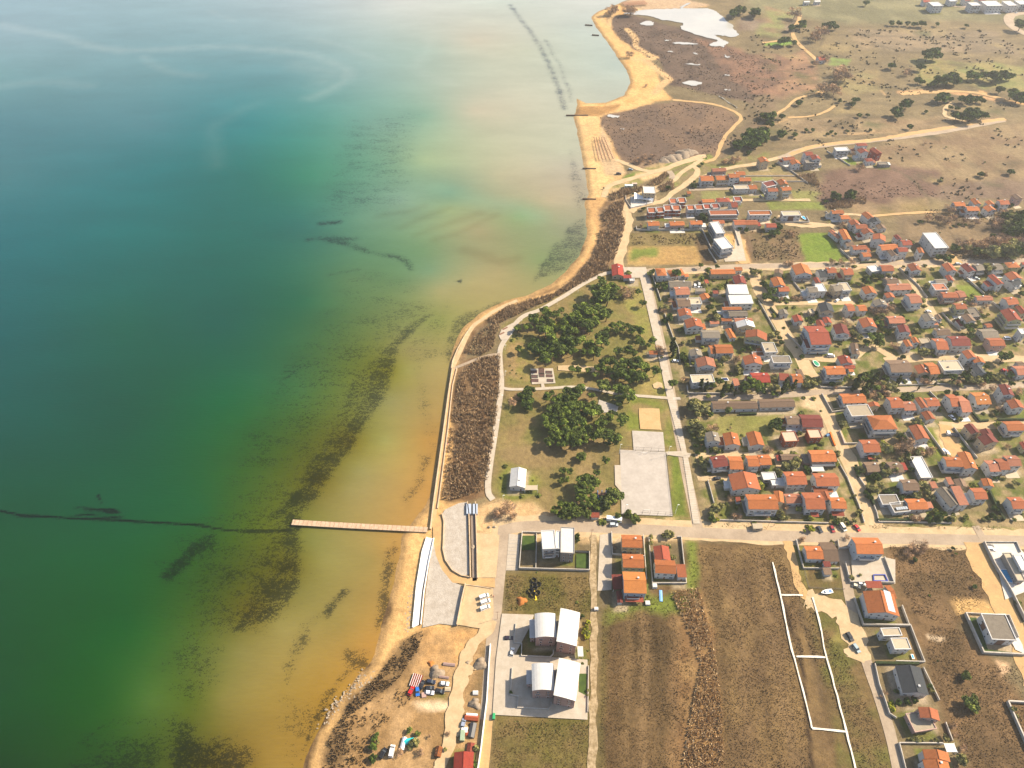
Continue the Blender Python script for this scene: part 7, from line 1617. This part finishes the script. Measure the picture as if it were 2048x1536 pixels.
# parasols on the beach
PAR = None
def parasol(px, py, lab, grp, r_=0.75, i=0):
    global PAR
    if PAR is None:
        b = MB(); b.cyl((0,0,0),(0,0,2.3),.05,n=5); a = b.build("pole",[SHUT]); b = MB(); b.cyl((0,0,2.0),(0,0,2.75),1.0,.06,n=10); c = b.build("canopy",[mat("straw_thatch",A(226,176,138),A(208,150,112),3,.95)]); PAR = (a.data, c.data); bpy.data.objects.remove(a); bpy.data.objects.remove(c)
    p = P(px, py, 1); p.z = 0; e = empty("beach_parasol", p); tag(e, lab, "beach parasol", grp); o = bpy.data.objects.new("pole", PAR[0]); COL.objects.link(o); o.parent = e; o = bpy.data.objects.new("canopy", PAR[1]); COL.objects.link(o); o.parent = e; o.scale = (r_, r_, 1)
for i in range(17):
    t_ = i/16.0
    for j in range(5): parasol(1188.5+8.5*t_+j*(4.9+2.4*t_)+random.uniform(-.4,.4), 277.5+i*2.6+random.uniform(-.2,.2), "reddish straw beach parasol in the rows on the wide beach", "beach parasols on the wide beach")
for i in range(5):
    for j in range(14): parasol(1244+j*3.4+i*1.5+random.uniform(-.3,.3), 6.5+i*1.5-j*.22, "tiny reddish parasol in the rows on the farthest beach", "beach parasols on the farthest beach", 1.1)
# raised planters
for i, (x, y, w_, d_, m_, l) in enumerate(((498,1107,4.2,2.4,'d',"maroon planter, top left on the planter square"),(505,1160,4.4,2.8,'g',"green planter, middle left on the planter square"),(510,1205,4.6,2.6,'d',"maroon planter, bottom left on the planter square"),(585,1100,3.6,5.2,'d',"large maroon planter at the top centre of the square"),(588,1145,3.6,3.4,'g',"large green planter at the centre of the square"),(668,1112,4.2,2.6,'g',"green planter, top right on the planter square"),(675,1152,4.2,2.4,'d',"maroon planter, middle right on the planter square"),(683,1206,4.2,2.6,'g',"green planter, bottom right on the planter square"))):
    p = P(*G1(x, y)); e = empty("planter", p, R(-2)); tag(e, l, "planter"); b = MB(); c_ = flat("maroon_board",(.10,.03,.03)) if m_ == 'd' else flat("dark_green_board",(.03,.07,.06))
    b.box(-w_/2,-d_/2,0,w_/2,-d_/2+.15,.55); b.box(-w_/2,d_/2-.15,0,w_/2,d_/2,.55); b.box(-w_/2,-d_/2+.153,0,-w_/2+.15,d_/2-.153,.55); b.box(w_/2-.15,-d_/2+.153,0,w_/2,d_/2-.153,.55); b.build("frame",[c_],e); MB().box(-w_/2+.16,-d_/2+.16,.02,w_/2-.16,d_/2-.16,.42).build("soil",[mat("planter_soil",(.05,.035,.03),(.10,.05,.04),2,.95)],e)
for T_, x, y, w_, d_, l in ((T2,0,0,0,0,""),):
    pass
for x, y, l in ((1218,625,"upper brown bench block on the viewing terrace"),(1175,690,"lower brown bench block on the viewing terrace")):
    p = P(*Tile(820,560,320)(x, y)); e = empty("bench", p, R(35)); tag(e, l, "bench"); MB().box(-2,-.6,.4,2,.6,.5).build("seat",[SHUT],e); MB().box(-1.8,-.5,0,-1.5,.5,.397).build("leg",[CONC],e); MB().box(1.5,-.5,0,1.8,.5,.397).build("leg",[CONC],e)
# green swing frame, goals, wire
e = empty("climbing_frame", P(*G2(1110,1035))); tag(e, "blue and green climbing frame under the tree left of the big court", "climbing frame"); b = MB(); [b.box(x_-.15,-2.5,0,x_+.15,2.5,2.2) for x_ in (-3.4,-1,1.2,3.4)]; b.build("post",[flat("blue_bar",(.12,.22,.4))],e); MB().box(-3.6,-2.6,.25,3.0,-1.4,.4).build("mat",[flat("green_mat",(.02,.35,.15))],e); MB().box(-3.4,-.8,2.203,3.4,.8,2.3).build("net",[SHUT],e)
for x, y, l in ((1310,640,"white goal frame at the upper end of the big court"),(1338,1022,"white goal frame at the lower end of the big court")):
    p = P(*( (x, y) if y > 1000 else (1287, 909))) if y < 1000 else P(1293, 1024); e = empty("goal", p); tag(e, l, "goal"); b = MB(); b.box(-1.6,-.05,0,-1.5,.05,2); b.box(1.5,-.05,0,1.6,.05,2); b.box(-1.6,-.05,2.003,1.6,.05,2.1); b.build("frame",[PAINTW],e); MB().box(-1.5,.3,0,1.5,.34,.1).build("net_bar",[PAINTW],e)
# lamp posts and power poles
def lamp(px, py, h, label, grp, cat="lamp post", name="lamp_post", arm=True):
    e = empty(name, P(px, py)); tag(e, label, cat, grp); MB().cyl((0,0,-.1),(0,0,h),.10,.06,6).build("pole",[FRAME if arm else SHUT],e)
    if arm: MB().box(-.1,-.12,h,.9,.12,h+.14).build("lamp_head",[FRAME],e)
    else: MB().box(-.9,-.06,h-.6,.9,.06,h-.45).build("crossarm",[SHUT],e)
PW = [(1002,1000),(975,940),(986,885),(992,850),(1000,800),(1006,752),(1006,700),(1018,678),(1038,650),(1075,628),(1110,610),(1152,585)]
PW = sorted(PW, key=lambda q: -q[1])
for i, (x, y) in enumerate(PW): lamp(x+4, y, 4.5, f"slim lamp post, {ORD[i]} from the plaza along the coast path of the park", "lamp posts along the coast path")
for x, y, l in ((1350,1028,"tall floodlight post at the lower right corner of the big court"),(1249,1028,"tall floodlight post at the lower left corner of the big court"),(1335,912,"tall floodlight post at the upper right corner of the big court"),(1238,908,"tall floodlight post at the upper left corner of the big court")): lamp(x, y, 9, l, "floodlights at the big court")
PP = [((1414,972),"by the side lane mouth"),((1426,1012),"at the lower bend of the parking road"),((1398,905),"beside the parking road next to the olive-like trees"),((1357,708),"beside the thin wall of the parking road"),((1318,590),"near the top of the parking road"),((1533,1058),"on the verge of the main road"),((1800,1046),"above the bungalow's verge"),((1182,1075),"at the head of the stony track"),((995,1238),"at the forecourt gate of the vaulted villas")]
for (x, y), l in PP: lamp(x, y, 8, "wooden power pole "+l, "power poles along the roads", "power pole", "power_pole", False)
# ------------------------------------------------------------------ people
def person(px, py, ang, c1, c2, label, stride=.3):
    p = P(px, py); e = empty("person", p, R(ang)); tag(e, label, "person")
    V = [(0,0,.95),(0,0,1.15),(0,0,1.40),(0,0,1.50),(0,.02,1.62),(0,.02,1.76),(.09,0,.9),(.11,stride*.4,.5),(.11,stride*.7,.06),(.11,stride*.7+.14,.03),(-.09,0,.9),(-.11,-stride*.2,.5),(-.11,-stride*.7,.06),(-.11,-stride*.7+.14,.03),(.19,0,1.42),(.24,-.05,1.15),(.24,.06,.92),(-.19,0,1.42),(-.24,.06,1.15),(-.24,.16,.94)]
    E = [(0,1),(1,2),(2,3),(3,4),(4,5),(0,6),(6,7),(7,8),(8,9),(0,10),(10,11),(11,12),(12,13),(2,14),(14,15),(15,16),(2,17),(17,18),(18,19)]
    rad = [.15,.14,.16,.06,.10,.09,.09,.065,.045,.04,.09,.065,.045,.04,.06,.045,.035,.06,.045,.035]
    me = bpy.data.meshes.new("body"); me.from_pydata(V, E, []); me.materials.append(flat("skin_tone",(.45,.28,.2)))
    o = bpy.data.objects.new("body", me); COL.objects.link(o); o.parent = e; md = o.modifiers.new("skin", 'SKIN'); o.modifiers.new("sub", 'SUBSURF').levels = 1
    for i, r_ in enumerate(rad): me.skin_vertices[0].data[i].radius = (r_, r_)
    me.skin_vertices[0].data[0].use_root = True
    b = MB(); b.cyl((0,0,.93),(0,0,1.42),.185,.21,10); b.cyl((0,0,1.42),(0,0,1.49),.21,.08,10); b.build("jacket",[flat("cloth_%02x%02x%02x" % c1, tuple(lin(v) for v in c1))],e)
    b = MB(); b.cyl((.11,stride*.6,.12),(.09,0,.92),.075,.12,8); b.cyl((-.11,-stride*.6,.12),(-.09,0,.92),.075,.12,8); b.build("trousers",[flat("cloth_%02x%02x%02x" % c2, tuple(lin(v) for v in c2))],e)
    b = MB(); b.cyl((0,-.01,1.66),(0,-.01,1.79),.12,.08,8); b.build("hair",[flat("dark_hair",(.04,.025,.02))],e)
person(895.5, 890, 180, (225,90,190), (225,210,230), "person in pink and white walking on the promenade")
person(983.5, 1192, 90, (60,40,40), (40,40,50), "person in dark clothes standing right of the white vans, upper one"); person(987, 1194, 250, (190,40,40), (40,40,50), "person in a red top standing beside the dark-clothed one")
# plaza blue fence panels, drain cover, boulder
for x, y, l in ((1078,270,"light blue formwork panel, left one at the top of the sunken ramp"),(1165,270,"light blue formwork panel, right one at the top of the sunken ramp")):
    p0_, p1_ = TV(x, y-60), TV(x, y+75); wall_line("formwork_panel", [p0_, p1_], 1.6, 2.6, flat("blue_panel",A(206,220,240)), label=l, cat="formwork panel", z0=0)
def rock(px, py, s, label):
    r = random.Random(int(px)); bm = bmesh.new(); bmesh.ops.create_icosphere(bm, subdivisions=2, radius=s)
    for v in bm.verts: v.co *= r.uniform(.8, 1.15); v.co.z *= .7
    me = bpy.data.meshes.new("boulder"); bm.to_mesh(me); bm.free(); me.materials.append(STONE); o = bpy.data.objects.new("boulder", me); link(o); q_ = P(px, py); o.location = (q_.x, q_.y, s*.4); tag(o, label, "boulder")
rock(*TV(1130,785), 1.2, "pale boulder lying in the sunken ramp"); rock(*TV(1358,510), .8, "white block among rubble at the plaza corner"); rock(*TV(1430,505), .8, "second white block near the plaza road corner")
rock(915, 560, 2.2, "dark rock standing out of the shallow water") if False else None
e = wall_line("safety_fence", [T5(820,1130), T5(845,1210), T5(885,1310)], 1.1, .8, flat("orange_mesh",(.75,.16,.02)), label="bright orange safety fence beside the brick building site", cat="safety fence")
tarp(T5,790,1150,30,2,1.6,flat("blue_bin",(.08,.18,.34)),"blue bin at the top of the orange safety fence","bin",name="bin",h=1.3)
q_ = P(*TJ(1690,830)); boxthing(TJ,1690,830,85,2.4,1.2,1.4,flat("green_bin",(.02,.28,.10)),"rubbish_bin","green rubbish bin below the lower vaulted villas","bin",z=0,wheels=False)
tarp(TB,968,1100,84,6,1.6,flat("light_blue_sheet",(.16,.34,.62)),"light blue sheet on the reed ground below the walled plot","tarpaulin",h=.4)
# white tensile canopy of the headland restaurant
q = MB(); pts = [TN(470,745), TN(560,790), TN(640,815), TN(730,830), TN(720,865), TN(640,850), TN(560,838), TN(470,835)]; zz = [5.4,3.4,3.6,5.2,4.2,3.2,3.0,4.6]
vv = [P(*p_, z_) for p_, z_ in zip(pts, zz)]; c0 = vv[0].copy(); c0.z = 0; e = empty("terrace_canopy", c0); tag(e, "swooping white terrace canopy in front of the headland restaurant", "canopy")
up = [v_-c0 for v_ in vv]; dn = [v_-c0-Vector((0,0,.25)) for v_ in vv]; V = up+dn; n = 8; F = [(0,1,6,7),(1,2,5,6),(2,3,4,5),(15,14,9,8),(14,13,10,9),(13,12,11,10)]+[(i,(i+1)%n,(i+1)%n+n,i+n) for i in range(n)]
mesh_obj("fabric", V, F, FRAME, e)
for i in (0,3,4,7,2,5): v_ = up[i]; MB().cyl((v_.x,v_.y,0),(v_.x,v_.y,v_.z-.26),.12,n=6).build("mast",[FRAME],e)
patch("terrace_floor", "425,820 470,830 640,860 740,870 700,905 560,945 430,965", MATS["white_paving"], TN); wall_line("terrace_wall", [TN(420,830), TN(422,970), TN(560,940), TN(730,880)], 1.4, .4, WALL['w'], label="low white wall round the restaurant's terrace", cat="terrace wall")
house(TN, "1400 445 1440 440 1320 395 2.6 f c c", "x") if False else None
build_ground()
hz = MB(); hz.box(-1500, -190, -4, 1900, 1700, 345)
hm = bpy.data.materials.new("haze_air"); hm.use_nodes = True; t_ = hm.node_tree; t_.nodes.clear()
o_ = t_.nodes.new("ShaderNodeOutputMaterial"); v_ = t_.nodes.new("ShaderNodeVolumePrincipled"); v_.inputs["Density"].default_value = 0.0001; v_.inputs["Color"].default_value = (0.95, 0.97, 1.0, 1); v_.inputs["Anisotropy"].default_value = 0.3
t_.links.new(v_.outputs[0], o_.inputs["Volume"])
ho = hz.build("haze", [hm]); tag(ho, kind="stuff")
